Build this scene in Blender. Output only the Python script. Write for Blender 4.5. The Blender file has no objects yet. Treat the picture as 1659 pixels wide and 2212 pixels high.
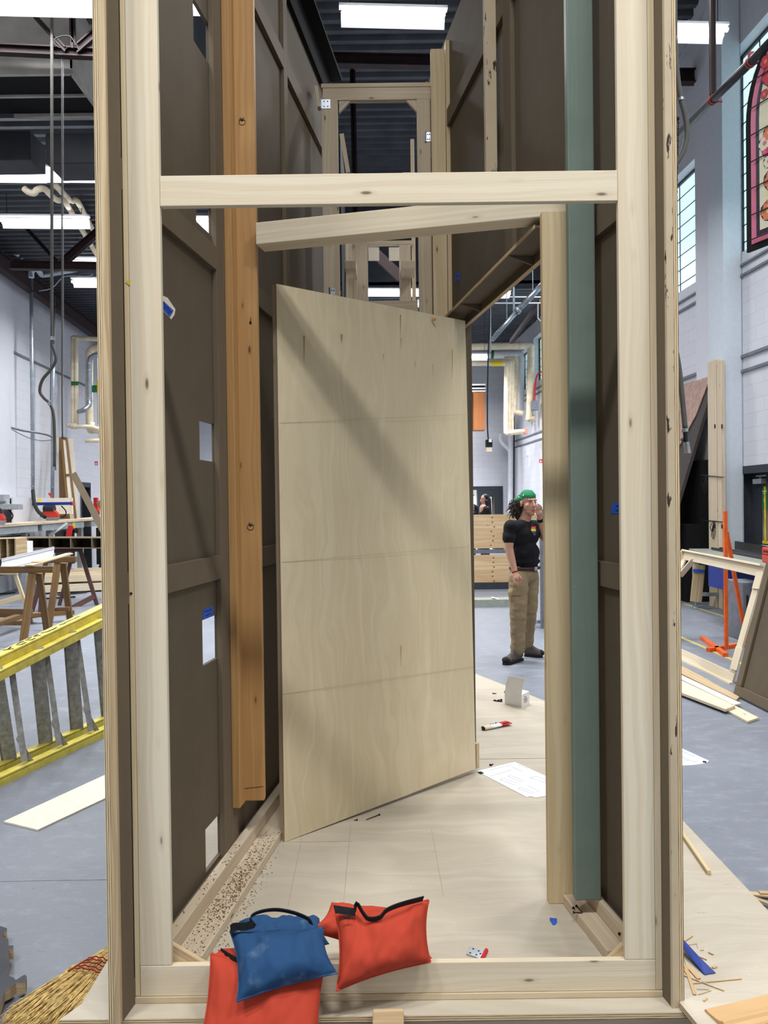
import bpy, bmesh, math, random
from mathutils import Vector as V, Matrix, noise
random.seed(7)
R = random.uniform
sc = bpy.context.scene
COL = sc.collection

# ---------------------------------------------------------------- camera
FPX, CX, CY, CZ = 1600.0, 829.5, 1106.0, 1.57
CAM = V((0, 0, CZ))
_p, _r = 0.010, 0.0125
_F = V((0, math.cos(_p), -math.sin(_p)))
_U0 = V((0, math.sin(_p), math.cos(_p)))
_R0 = V((1, 0, 0))
_R = _R0 * math.cos(_r) - _U0 * math.sin(_r)
_U = _U0 * math.cos(_r) + _R0 * math.sin(_r)
cam_d = bpy.data.cameras.new('camera')
cam = bpy.data.objects.new('camera', cam_d)
COL.objects.link(cam)
m = Matrix((( _R.x, _U.x, -_F.x), (_R.y, _U.y, -_F.y), (_R.z, _U.z, -_F.z))).to_4x4()
m.translation = CAM
cam.matrix_world = m
cam_d.sensor_fit = 'VERTICAL'
cam_d.sensor_height = 36.0
cam_d.lens = FPX / 2212.0 * 36.0
cam_d.clip_start, cam_d.clip_end = 0.05, 200
sc.camera = cam

# ---------------------------------------------------------------- light, exposure
sc.view_settings.view_transform = 'Standard'
sc.view_settings.look = 'None'
sc.view_settings.gamma = 1.0
sc.view_settings.use_curve_mapping = False
sc.view_settings.exposure = 0.0
sc.cycles.use_denoising = True
sc.cycles.max_bounces = 6
sc.cycles.diffuse_bounces = 3
sc.cycles.glossy_bounces = 3
sc.cycles.caustics_reflective = False
sc.cycles.caustics_refractive = False
sc.cycles.sample_clamp_indirect = 6.0
LAMP_W = 92.0          # watts of one ordinary 4 ft fixture
FRONT_W = 145.0        # the row over the camera
WORLD = 0.54
w = bpy.data.worlds.new('world'); sc.world = w; w.use_nodes = True
bg = w.node_tree.nodes['Background']
bg.inputs[0].default_value = (0.93, 0.96, 1.0, 1)
bg.inputs[1].default_value = WORLD

def ray(px, py):
    return _F + _R * ((px - CX) / FPX) + _U * ((CY - py) / FPX)
def P(px, py, Y):
    d = ray(px, py); return CAM + d * (Y / d.y)
def G(px, py, z=0.0):
    d = ray(px, py); return CAM + d * ((z - CZ) / d.z)

# ---------------------------------------------------------------- materials
def lin(c):
    return tuple(((x / 255.0) / 12.92 if x <= 10 else (((x / 255.0) + 0.055) / 1.055) ** 2.4) for x in c) + (1.0,)
class NT:
    def __init__(s, name):
        s.m = bpy.data.materials.new(name); s.m.use_nodes = True
        s.n = s.m.node_tree.nodes; s.l = s.m.node_tree.links
        s.b = s.n['Principled BSDF']
    def add(s, t, **k):
        n = s.n.new(t)
        for a, b in k.items(): setattr(n, a, b)
        return n
    def setv(s, node, key, val):
        if hasattr(val, 'is_linked') or hasattr(val, 'links'): s.l.new(val, node.inputs[key])
        else: node.inputs[key].default_value = val
    def coord(s, out='UV'): return s.add('ShaderNodeTexCoord').outputs[out]
    def mapv(s, vec, scale):
        n = s.add('ShaderNodeMapping'); s.l.new(vec, n.inputs[0]); n.inputs['Scale'].default_value = scale; return n.outputs[0]
    def noise(s, vec, scale, detail=3, rough=.55):
        n = s.add('ShaderNodeTexNoise'); s.l.new(vec, n.inputs['Vector']); n.inputs['Scale'].default_value = scale
        n.inputs['Detail'].default_value = detail; n.inputs['Roughness'].default_value = rough; return n.outputs['Fac']
    def ramp(s, fac, stops):
        n = s.add('ShaderNodeValToRGB'); s.l.new(fac, n.inputs[0]); e = n.color_ramp.elements
        while len(e) < len(stops): e.new(.5)
        for i, (p, c) in enumerate(stops): e[i].position = p; e[i].color = c if len(c) == 4 else lin(c)
        return n.outputs[0]
    def mix(s, fac, a, b, mode='MIX'):
        n = s.add('ShaderNodeMix', data_type='RGBA', blend_type=mode)
        s.setv(n, 0, fac); s.setv(n, 6, a); s.setv(n, 7, b); return n.outputs[2]
    def math(s, op, a, b=0.0):
        n = s.add('ShaderNodeMath', operation=op); s.setv(n, 0, a); s.setv(n, 1, b); return n.outputs[0]
    def done(s, col, rough=.6, bump=None, bs=.2, metal=0.0, spec=.3):
        s.setv(s.b, 'Base Color', col); s.setv(s.b, 'Roughness', rough)
        s.b.inputs['Metallic'].default_value = metal
        s.b.inputs['Specular IOR Level'].default_value = spec
        if bump is not None:
            n = s.add('ShaderNodeBump'); n.inputs['Strength'].default_value = bs; n.inputs['Distance'].default_value = .01
            s.l.new(bump, n.inputs['Height']); s.l.new(n.outputs[0], s.b.inputs['Normal'])
        return s.m
BW0, BW1 = (0, 0, 0, 1), (1, 1, 1, 1)
def plain(name, c, rough=.5, metal=0.0, var=.08, scale=14.0, spec=.3):
    t = NT(name); f = t.noise(t.coord('Object'), scale, 3)
    a = lin(c); lo = tuple(x * (1 - var * 2) for x in a[:3]) + (1,); hi = tuple(min(1, x * (1 + var * 1.5)) for x in a[:3]) + (1,)
    return t.done(t.ramp(f, [(.3, lo), (.7, hi)]), rough, metal=metal, spec=spec)
def wood(name, base, dark, amt=.45, knots=True, rough=.62, kc=(95, 62, 35), fine=.16, grain=34.0):
    t = NT(name); uv = t.coord('UV')
    warp = t.noise(t.mapv(uv, (1.1, 3.5, 1)), 1.0, 2)
    sep = t.add('ShaderNodeSeparateXYZ'); t.l.new(uv, sep.inputs[0])
    v2 = t.math('ADD', sep.outputs[1], t.math('MULTIPLY', warp, .09))
    cmb = t.add('ShaderNodeCombineXYZ'); t.l.new(t.math('MULTIPLY', sep.outputs[0], .55), cmb.inputs[0]); t.l.new(t.math('MULTIPLY', v2, grain), cmb.inputs[1])
    g = t.noise(cmb.outputs[0], 1.0, 2, .5)
    g = t.ramp(g, [(.35, BW0), (.50, BW1), (.66, (.2, .2, .2, 1))])
    f = t.noise(t.mapv(uv, (5, 420, 1)), 1.0, 2)
    big = t.noise(t.mapv(uv, (.9, 2.0, 1)), 1.0, 2)
    b = lin(base); d = lin(dark)
    c0 = t.mix(t.math('MULTIPLY', g, amt), b, d)
    c1 = t.mix(t.math('MULTIPLY', f, fine), c0, d)
    c2 = t.mix(t.math('MULTIPLY', big, .25), c1, d)
    if knots:
        vo = t.add('ShaderNodeTexVoronoi'); t.l.new(t.mapv(uv, (4.6, 15.0, 1)), vo.inputs['Vector']); vo.inputs['Scale'].default_value = 1.0
        vc = t.add('ShaderNodeSeparateXYZ'); t.l.new(vo.outputs['Color'], vc.inputs[0])
        gate = t.math('GREATER_THAN', vc.outputs[0], .42)
        k = t.ramp(vo.outputs['Distance'], [(.04, BW1), (.07, (.6, .6, .6, 1)), (.09, (.15, .15, .15, 1)), (.19, BW0)])
        c2 = t.mix(t.math('MULTIPLY', t.math('MULTIPLY', k, gate), .85), c2, lin(kc))
    return t.done(c2, rough, bump=f, bs=.06, spec=.25)
def painted(name, c, c2, rough=.7, raw=None, rawamt=.58, sc_=7.0):
    t = NT(name); ob = t.coord('Object')
    f = t.noise(ob, sc_, 5); f2 = t.noise(t.mapv(ob, (60, 60, 2.5)), 1.0, 3)
    col = t.mix(t.math('MULTIPLY', f, .9), lin(c), lin(c2))
    col = t.mix(t.math('MULTIPLY', f2, .16), col, lin(tuple(min(255, int(x * 1.25)) for x in c)))
    if raw:
        s_ = t.noise(t.mapv(ob, (42, 42, 11)), 1.0, 4)
        col = t.mix(t.ramp(s_, [(rawamt, BW0), (rawamt + .03, BW1)]), col, lin(raw))
    return t.done(col, rough, bump=f2, bs=.08, spec=.25)
def emis(name, c, s):
    t = NT(name); t.b.inputs['Base Color'].default_value = lin(c)
    t.b.inputs['Emission Color'].default_value = lin(c); t.b.inputs['Emission Strength'].default_value = s
    return t.m
def metal(name, c, rough=.35, var=.12): return plain(name, c, rough, .85, var, 9.0, .5)

M = {}
M['pine'] = wood('pale_pine', (226, 217, 194), (188, 162, 122), .34)
M['pine2'] = wood('pale_spruce', (210, 196, 166), (168, 138, 98), .38)
M['pinedusk'] = wood('greyish_pine', (212, 199, 176), (166, 140, 108), .38)
M['post'] = wood('yellow_pine', (220, 204, 166), (178, 146, 100), .38)
M['orange'] = wood('orange_fir', (190, 149, 97), (148, 106, 58), .42, kc=(70, 38, 18))
M['raw'] = wood('raw_edge_wood', (222, 203, 166), (140, 106, 66), .55, knots=False, fine=.4)
M['brownwood'] = wood('old_brown_wood', (138, 108, 70), (86, 62, 38), .55, kc=(50, 32, 18))
M['darkwood'] = wood('dark_red_wood', (92, 62, 58), (58, 38, 36), .4, knots=False)
M['ply2'] = wood('knotty_sheathing', (224, 199, 160), (186, 148, 104), .6, grain=12)
M['moulding'] = wood('clear_pine_moulding', (216, 188, 142), (178, 132, 80), .55, knots=False, grain=60)
M['brown'] = painted('brown_flat_paint', (98, 87, 71), (82, 72, 58))
M['brownrail'] = painted('brown_rail_paint', (108, 95, 77), (90, 79, 63))
M['teal'] = painted('teal_paint', (117, 131, 120), (94, 109, 99), .5, raw=(190, 188, 172), rawamt=.76)
M['teal2'] = painted('teal_paint_clean', (78, 120, 116), (66, 100, 96), .5)
M['distress'] = painted('worn_brown_white_paint', (196, 180, 152), (160, 142, 116), .6, raw=(58, 46, 36), rawamt=.62)
M['black'] = plain('black_paint', (20, 20, 22), .5, var=.15)
M['blackflat'] = plain('black_paint_and_shade', (12, 12, 13), .9, var=.1)
M['strap'] = plain('black_webbing', (24, 25, 28), .85, var=.25, scale=160)
M['steel'] = metal('galvanised_steel', (150, 158, 166), .38)
M['zinc'] = metal('zinc_plate', (178, 184, 190), .32)
M['darksteel'] = metal('dark_steel', (58, 58, 62), .4)
M['alu'] = plain('dull_aluminium', (158, 157, 152), .55, .1, .16, 30)
M['yellow'] = plain('yellow_fibreglass', (232, 214, 96), .4, var=.1)
M['floorline'] = plain('faded_yellow_floor_paint', (188, 178, 112), .6, var=.15)
M['beltleather'] = plain('dark_belt_leather', (58, 40, 34), .6)
M['red'] = plain('red_paint', (190, 52, 38), .4)
M['clampred'] = plain('dull_red_clamp', (148, 62, 56), .5)
M['orangepaint'] = plain('orange_paint', (222, 96, 34), .4)
M['bluep'] = plain('blue_paint', (28, 52, 130), .45)
M['tape'] = plain('blue_tape', (42, 88, 190), .6)
M['ink'] = plain('dark_ink', (26, 24, 30), .8)
M['pencil'] = plain('grey_pencil_line', (172, 160, 132), .8)
M['white'] = plain('white_paint', (238, 240, 243), .45, var=.02)
M['moulding_white'] = plain('white_primed_moulding', (202, 203, 207), .5, var=.02)
M['paper'] = plain('white_paper', (236, 238, 246), .7, var=.015)
M['card'] = plain('white_card', (236, 234, 232), .7, var=.02)
M['line'] = plain('grey_print', (150, 152, 162), .8)
M['lagging'] = plain('cream_pipe_lagging', (226, 212, 184), .7, var=.1, scale=5)
M['pipewhite'] = plain('white_pipe', (214, 216, 222), .5, var=.04)
M['pipegrey'] = plain('grey_pipe_paint', (160, 168, 178), .35, .4, .1, 6)
M['duct'] = plain('pale_duct_sheet', (176, 172, 164), .6, .1, .12, 3)
M['ductdark'] = plain('dark_duct_sheet', (44, 46, 52), .6, .2, .15, 3)
M['beam'] = plain('oxide_red_steel', (40, 24, 25), .6, .1, .2, 5)
M['hose'] = plain('grey_hose', (92, 89, 84), .8)
M['rubber'] = plain('black_rubber', (22, 22, 22), .6)
M['yellowlabel'] = plain('yellow_label', (226, 200, 50), .6)
M['greenlabel'] = plain('green_label', (40, 104, 62), .6)
M['redlabel'] = plain('red_label', (200, 36, 40), .6)
M['doorgrey'] = plain('charcoal_door_paint', (52, 56, 62), .45)
M['cabinet'] = wood('orange_cabinet_veneer', (182, 120, 74), (140, 82, 44), .4, knots=False)
M['cabletray'] = plain('grey_box_plastic', (112, 116, 124), .5)
M['saw'] = plain('grey_machine_paint', (150, 156, 158), .45)
M['tabletop'] = plain('grey_green_table', (142, 146, 136), .45)
M['bristle'] = plain('broom_straw', (204, 174, 110), .8, var=.25, scale=60)
M['thread'] = plain('red_twine', (140, 34, 34), .8)
M['primer'] = plain('pale_mdf', (232, 222, 204), .6, var=.03)
M['cloth'] = plain('rose_brown_board', (158, 130, 118), .8, var=.12)
M['charcoalflat'] = plain('charcoal_flat', (60, 54, 51), .8, var=.08, scale=3)
M['tube'] = emis('lit_lamp_tube', (250, 250, 255), 6.0)
M['reflector'] = plain('white_reflector', (245, 246, 250), .4, var=.01)
M['pane'] = emis('frosted_window_daylight', (206, 238, 246), .98)
M['doorpane'] = emis('lit_room_glass', (226, 228, 226), .75)
M['glass'] = plain('dull_wired_glass', (126, 120, 112), .25, var=.25, scale=3)
def floor_mat():
    t = NT('scuffed_blue_grey_floor'); ob = t.coord('Object')
    a = t.noise(ob, .7, 4); b = t.noise(t.mapv(ob, (7, 12, 1)), 1.0, 9, .75); s = t.noise(t.mapv(ob, (26, 60, 1)), 1.0, 6, .8)
    c = t.mix(a, lin((100, 104, 113)), lin((130, 135, 144)))
    c = t.mix(t.math('MULTIPLY', t.ramp(b, [(.5, BW0), (.72, BW1)]), .28), c, lin((186, 190, 196)))
    c = t.mix(t.ramp(s, [(.61, BW0), (.74, (.8, .8, .8, 1))]), c, lin((196, 198, 204)))
    c = t.mix(t.ramp(b, [(.28, BW1), (.40, BW0)]), c, lin((78, 82, 92)))
    dust = t.noise(ob, .33, 3)
    return t.done(c, t.math('ADD', t.math('MULTIPLY', b, .3), .32), bump=b, bs=.05, spec=.4)
M['floor'] = floor_mat()
def block_mat(name, c, mort, bw=.4, bh=.2):
    t = NT(name); uv = t.coord('UV')
    b = t.add('ShaderNodeTexBrick'); t.l.new(uv, b.inputs['Vector'])
    b.inputs['Color1'].default_value = lin(c); b.inputs['Color2'].default_value = lin(tuple(x - 4 for x in c)); b.inputs['Mortar'].default_value = lin(mort)
    b.inputs['Scale'].default_value = 1.0; b.inputs['Mortar Size'].default_value = .007; b.inputs['Mortar Smooth'].default_value = .3
    b.inputs['Brick Width'].default_value = bw; b.inputs['Row Height'].default_value = bh
    f = t.noise(uv, 40, 3)
    return t.done(b.outputs['Color'], .42, bump=f, bs=.12, spec=.4)
M['block'] = block_mat('painted_block_wall', (204, 205, 211), (190, 191, 198))
M['wallsmooth'] = plain('painted_wall', (203, 204, 210), .45, var=.015)
M['column'] = plain('painted_steel_column', (196, 204, 212), .35, var=.02)
M['deckroof'] = plain('dark_roof_deck', (70, 73, 78), .55, .2, .15, 2)
def ply_mat(name, base, dark, g=7.0, stain=False):
    t = NT(name); uv = t.coord('UV')
    w1 = t.noise(t.mapv(uv, (1.0, 2.2, 1)), 1.3, 3)
    sep = t.add('ShaderNodeSeparateXYZ'); t.l.new(uv, sep.inputs[0])
    x = t.math('MULTIPLY', sep.outputs[0], .45); y = t.math('MULTIPLY', t.math('ADD', sep.outputs[1], t.math('MULTIPLY', w1, .35)), g)
    cm = t.add('ShaderNodeCombineXYZ'); t.l.new(x, cm.inputs[0]); t.l.new(y, cm.inputs[1])
    n = t.noise(cm.outputs[0], 1.6, 4, .6); f = t.noise(t.mapv(uv, (14, 170, 1)), 1.0, 2)
    c = t.mix(t.ramp(n, [(.36, BW0), (.5, (.7, .7, .7, 1)), (.64, BW0)]), lin(base), lin(dark))
    c = t.mix(t.math('MULTIPLY', f, .25), c, lin(dark))
    bl = t.noise(uv, 2.1, 4)
    c = t.mix(t.math('MULTIPLY', t.ramp(bl, [(.55, BW0), (.75, BW1)]), .35), c, lin(tuple(min(255, b + 22) for b in base)))
    if stain:
        s1 = t.noise(t.mapv(uv, (44, 60, 1)), 1.0, 4)
        c = t.mix(t.ramp(t.noise(t.mapv(uv, (9, 70, 1)), 1.0, 3), [(.70, BW0), (.76, (.6, .6, .6, 1))]), c, lin((132, 116, 92)))
        c = t.mix(t.ramp(s1, [(.71, BW0), (.75, BW1)]), c, lin((226, 220, 206)))
    return t.done(c, .5, bump=f, bs=.03, spec=.3)
M['birch'] = ply_mat('birch_plywood_face', (212, 199, 168), (199, 182, 147), 9.0)
M['deck'] = ply_mat('dusty_deck_plywood', (192, 182, 164), (176, 165, 145), 6.0, True)
def lam_mat():
    t = NT('laminated_plywood_edge'); uv = t.coord('UV')
    sep = t.add('ShaderNodeSeparateXYZ'); t.l.new(uv, sep.inputs[0])
    s_ = t.math('FRACT', t.math('MULTIPLY', sep.outputs[1], 165.0)); n = t.noise(t.mapv(uv, (12, 300, 1)), 1.0, 3)
    c = t.ramp(t.math('ADD', t.math('MULTIPLY', s_, .7), t.math('MULTIPLY', n, .4)), [(.3, (70, 52, 38)), (.45, (196, 172, 132)), (.85, (222, 200, 160)), (.98, (96, 74, 54))])
    return t.done(c, .7)
M['lam'] = lam_mat()

# ---------------------------------------------------------------- mesh builder
ORG = {}
class MB:
    def __init__(s): s.v = []; s.f = []; s.uv = []; s.mi = []
    def face(s, pts, uvs, mi=0):
        i = len(s.v); s.v += [V(p) for p in pts]; s.f.append(list(range(i, i + len(pts)))); s.uv.append(uvs); s.mi.append(mi)
    def hexa(s, c, mi=0, L=None, mis=None):
        """c: 8 corners, bottom 0-3 (ccw) and top 4-7; the grain runs along the longest edge"""
        c = [V(p) for p in c]
        fs = [(0, 3, 2, 1), (4, 5, 6, 7), (0, 1, 5, 4), (1, 2, 6, 5), (2, 3, 7, 6), (3, 0, 4, 7)]
        ed = [c[1] - c[0], c[3] - c[0], c[4] - c[0]]
        ax = max(range(3), key=lambda i: ed[i].length) if L is None else L
        d = ed[ax].normalized(); o = c[0]; ru, rv = R(0, 40), R(0, 40)
        for k, f in enumerate(fs):
            pts = [c[i] for i in f]
            n = (pts[1] - pts[0]).cross(pts[2] - pts[0])
            if n.length < 1e-12: n = (pts[2] - pts[0]).cross(pts[3] - pts[0])
            n.normalize(); dd = d - n * d.dot(n)
            if dd.length < .3: dd = ed[(ax + 1) % 3] - n * ed[(ax + 1) % 3].dot(n)
            if dd.length < 1e-6: dd = n.orthogonal()
            dd.normalize(); e = n.cross(dd)
            s.face(pts, [((p - o).dot(dd) + ru, (p - o).dot(e) + rv + k * .31) for p in pts], mis[k] if mis else mi)
        return s
    def box(s, a, b, mi=0, L=None, mis=None):
        x0, y0, z0 = [min(a[i], b[i]) for i in range(3)]; x1, y1, z1 = [max(a[i], b[i]) for i in range(3)]
        return s.hexa([(x0, y0, z0), (x1, y0, z0), (x1, y1, z0), (x0, y1, z0), (x0, y0, z1), (x1, y0, z1), (x1, y1, z1), (x0, y1, z1)], mi, L, mis)
    def cbox(s, c, size, rz=0.0, mi=0):
        cs, sn = math.cos(rz), math.sin(rz); q = []
        for z in (-.5, .5):
            for x, y in ((-.5, -.5), (.5, -.5), (.5, .5), (-.5, .5)):
                X, Y = x * size[0], y * size[1]; q.append((c[0] + X * cs - Y * sn, c[1] + X * sn + Y * cs, c[2] + z * size[2]))
        return s.hexa(q, mi)
    def board(s, a, b, w, t, n, mi=0, off=(0, 0)):
        """board from a to b: width w across, thickness t along n; off shifts (across, along n)"""
        a = V(a); b = V(b); d = (b - a).normalized(); n = V(n); n = (n - d * n.dot(d)).normalized(); e = d.cross(n)
        q = []
        for p in (a, b):
            for x, y in ((-.5, -.5), (.5, -.5), (.5, .5), (-.5, .5)):
                q.append(p + e * (x * w + off[0]) + n * (y * t + off[1]))
        return s.hexa(q, mi, 2)
    def prism(s, pts, z0, z1, mi=0, mside=None):
        """vertical prism over a plan polygon (ccw)"""
        pts = [V((p[0], p[1], 0)) for p in pts]; ru, rv = R(0, 20), R(0, 20)
        ar = sum(pts[i].x * pts[(i + 1) % len(pts)].y - pts[(i + 1) % len(pts)].x * pts[i].y for i in range(len(pts)))
        if ar < 0: pts.reverse()
        s.face([(p.x, p.y, z1) for p in pts], [(p.x + ru, p.y + rv) for p in pts], mi)
        s.face([(p.x, p.y, z0) for p in reversed(pts)], [(p.x, p.y) for p in reversed(pts)], mi)
        for i in range(len(pts)):
            a, b = pts[i], pts[(i + 1) % len(pts)]; L = (b - a).length
            s.face([(a.x, a.y, z0), (b.x, b.y, z0), (b.x, b.y, z1), (a.x, a.y, z1)], [(0, 0), (L, 0), (L, z1 - z0), (0, z1 - z0)], mi if mside is None else mside)
        return s
    def slab(s, q, t, mi=0, mside=None):
        """a flat polygon (list of points) given thickness t against its normal"""
        q = [V(p) for p in q]; n = (q[1] - q[0]).cross(q[2] - q[0]).normalized(); o = q[0]
        u = (q[1] - q[0]).normalized()
        if (q[2] - q[1]).length > (q[1] - q[0]).length: u = (q[2] - q[1]).normalized()
        e = n.cross(u); ru, rv = R(0, 20), R(0, 20)
        b = [p - n * t for p in q]
        s.face(q, [((p - o).dot(u) + ru, (p - o).dot(e) + rv) for p in q], mi)
        s.face(list(reversed(b)), [((p - o).dot(u), (p - o).dot(e)) for p in reversed(b)], mi)
        for i in range(len(q)):
            j = (i + 1) % len(q); L = (q[j] - q[i]).length
            s.face([b[i], b[j], q[j], q[i]], [(0, 0), (L, 0), (L, t), (0, t)], mi if mside is None else mside)
        return s
    def tube(s, path, r, seg=10, mi=0, cap=True, flat=None):
        path = [V(p) for p in path]; rs = r if isinstance(r, (list, tuple)) else [r] * len(path)
        t0 = (path[1] - path[0]).normalized(); up = t0.orthogonal().normalized(); rings = []; base = len(s.v); Ld = 0
        for i, p in enumerate(path):
            t = (path[min(i + 1, len(path) - 1)] - path[max(i - 1, 0)]).normalized()
            up = (up - t * up.dot(t)).normalized(); e = t.cross(up)
            s.v += [p + (up * math.cos(a) + e * math.sin(a)) * rs[i] for a in [2 * math.pi * k / seg for k in range(seg)]]
        for i in range(len(path) - 1):
            L = (path[i + 1] - path[i]).length
            for k in range(seg):
                k2 = (k + 1) % seg; a = base + i * seg
                s.f.append([a + k, a + k2, a + seg + k2, a + seg + k]); w0, w1 = k / seg * .2, (k + 1) / seg * .2
                s.uv.append([(Ld, w0), (Ld, w1), (Ld + L, w1), (Ld + L, w0)]); s.mi.append(mi)
            Ld += L
        if cap:
            s.f.append([base + k for k in reversed(range(seg))]); s.uv.append([(0, 0)] * seg); s.mi.append(mi)
            a = base + (len(path) - 1) * seg; s.f.append([a + k for k in range(seg)]); s.uv.append([(0, 0)] * seg); s.mi.append(mi)
        return s
    def ell(s, c, r, mi=0, seg=16, rings=10, rot=None):
        base = len(s.v); c = V(c); rr = r if isinstance(r, (list, tuple)) else (r, r, r)
        for i in range(rings + 1):
            th = math.pi * i / rings
            for k in range(seg):
                ph = 2 * math.pi * k / seg; p = V((rr[0] * math.sin(th) * math.cos(ph), rr[1] * math.sin(th) * math.sin(ph), -rr[2] * math.cos(th)))
                s.v.append(c + (rot @ p if rot else p))
        for i in range(rings):
            for k in range(seg):
                k2 = (k + 1) % seg; a = base + i * seg; s.f.append([a + k, a + k2, a + seg + k2, a + seg + k])
                s.uv.append([(k / seg, i / rings), ((k + 1) / seg, i / rings), ((k + 1) / seg, (i + 1) / rings), (k / seg, (i + 1) / rings)]); s.mi.append(mi)
        return s
    def grid(s, fn, nu, nv, mi=0, close=False, us=1.0, vs=1.0):
        base = len(s.v)
        for i in range(nu + 1):
            for j in range(nv + 1): s.v.append(V(fn(i / nu, j / nv)))
        for i in range(nu):
            for j in range(nv):
                a = base + i * (nv + 1) + j; s.f.append([a, a + nv + 1, a + nv + 2, a + 1])
                s.uv.append([(i / nu * us, j / nv * vs), ((i + 1) / nu * us, j / nv * vs), ((i + 1) / nu * us, (j + 1) / nv * vs), (i / nu * us, (j + 1) / nv * vs)]); s.mi.append(mi)
        return s
    def build(s, name, mats, parent=None, smooth=False, bevel=0.0, merge=False, origin=None):
        me = bpy.data.meshes.new(name)
        if origin is None:
            lo = [min(p[i] for p in s.v) for i in range(3)]; hi = [max(p[i] for p in s.v) for i in range(3)]
            origin = V(((lo[0] + hi[0]) / 2, (lo[1] + hi[1]) / 2, lo[2]))
        me.from_pydata([p - origin for p in s.v], [], s.f)
        uvl = me.uv_layers.new(name='UVMap'); i = 0
        for u in s.uv:
            for q in u: uvl.data[i].uv = q; i += 1
        if not isinstance(mats, (list, tuple)): mats = [mats]
        for mm in mats: me.materials.append(M[mm] if isinstance(mm, str) else mm)
        for p, k in zip(me.polygons, s.mi): p.material_index = k; p.use_smooth = smooth
        if merge or bevel:
            bm = bmesh.new(); bm.from_mesh(me); bmesh.ops.remove_doubles(bm, verts=bm.verts, dist=1e-5)
            bmesh.ops.recalc_face_normals(bm, faces=bm.faces); bm.to_mesh(me); bm.free()
        o = bpy.data.objects.new(name, me); COL.objects.link(o)
        if parent is not None: o.parent = parent; o.location = origin - ORG[parent.name]
        else: o.location = origin
        ORG[o.name] = V(origin)
        if bevel:
            b = o.modifiers.new('bevel', 'BEVEL'); b.width = bevel; b.segments = 2; b.limit_method = 'ANGLE'; b.angle_limit = .6
        return o
def tag(o, label, cat, group=None, kind=None):
    o['label'] = label
    if cat: o['category'] = cat
    if group: o['group'] = group
    if kind: o['kind'] = kind
    return o
def thing(name, label, cat, loc, group=None, kind=None):
    o = bpy.data.objects.new(name, None); o.empty_display_size = .1; COL.objects.link(o); o.location = V(loc); ORG[o.name] = V(loc)
    return tag(o, label, cat, group, kind)
def struct(o, label=None, cat='building'):
    o['kind'] = 'structure'
    if label: o['label'] = label; o['category'] = cat
    return o
def plab(o, label): o['label'] = label; return o
def catmull(pts, n=6):
    pts = [V(p) for p in pts]; q = [pts[0]] + pts + [pts[-1]]; out = []
    for i in range(1, len(q) - 2):
        for k in range(n):
            t = k / n; a, b, c, d = q[i - 1], q[i], q[i + 1], q[i + 2]
            out.append(.5 * ((2 * b) + (c - a) * t + (2 * a - 5 * b + 4 * c - d) * t * t + (3 * b - a - 3 * c + d) * t ** 3))
    return out + [pts[-1]]
# ---------------------------------------------------------------- wall frames
class W:
    def __init__(s, o, d, inward):
        s.o = V((o[0], o[1], 0)); s.d = V((d[0], d[1], 0)).normalized(); n = V((-s.d.y, s.d.x, 0)); s.n = n if n.dot(V((inward[0], inward[1], 0))) > 0 else -n
    def pt(s, t, n, z): return s.o + s.d * t + s.n * n + V((0, 0, z))
    def hit(s, px, py, n=0.0):
        d = ray(px, py); o = s.o + s.n * n
        k = (o - CAM).dot(s.n) / d.dot(s.n); p = CAM + d * k
        return (p - s.o).dot(s.d), p.z
    def tY(s, Y): return (Y - s.o.y) / s.d.y
    def cell(s, mb, t0, t1, n0, n1, z0, z1, mi=0, grain=None):
        q = [s.pt(t, n, z) for z in (z0, z1) for t, n in ((t0, n0), (t1, n0), (t1, n1), (t0, n1))]
        if grain is not None: return mb.hexa(q, mi, grain)
        fs = [(0, 3, 2, 1), (4, 5, 6, 7), (0, 1, 5, 4), (1, 2, 6, 5), (2, 3, 7, 6), (3, 0, 4, 7)]
        tt = [t0, t1, t1, t0, t0, t1, t1, t0]; nn = [n0, n0, n1, n1, n0, n0, n1, n1]; zz = [z0] * 4 + [z1] * 4
        for k, f in enumerate(fs):
            uv = [(tt[i], zz[i]) for i in f] if k in (2, 4) else [(nn[i], zz[i]) for i in f] if k in (3, 5) else [(tt[i], nn[i]) for i in f]
            mb.face([q[i] for i in f], uv, mi)
        return mb
    def wall(s, mb, t0, t1, n0, n1, z0, z1, holes, mi=0):
        ts = sorted({t0, t1} | {h[0] for h in holes} | {h[1] for h in holes}); ts = [t for t in ts if t0 <= t <= t1]
        for a, b in zip(ts, ts[1:]):
            hs = sorted([h for h in holes if h[0] <= a + 1e-6 and h[1] >= b - 1e-6], key=lambda h: h[2]); z = z0
            for h in hs:
                if h[2] > z: s.cell(mb, a, b, n0, n1, z, h[2], mi)
                z = max(z, h[3])
            if z < z1: s.cell(mb, a, b, n0, n1, z, z1, mi)
        return mb

TH = .056
RWL = W((5.81, 0), (-TH, 1), (-1, 0))
LWL = W((-6.5, 0), (-TH, 1), (1, 0))
BWL = W((0, 25.0), (1, TH), (0, -1))

# ---------------------------------------------------------------- floor, walls, roof
mb = MB(); mb.prism([(-9.5, -3.5), (8, -3.5), (8, 28), (-9.5, 28)], -.1, 0); struct(mb.build('floor', 'floor', origin=V((0, 0, 0))))
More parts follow.
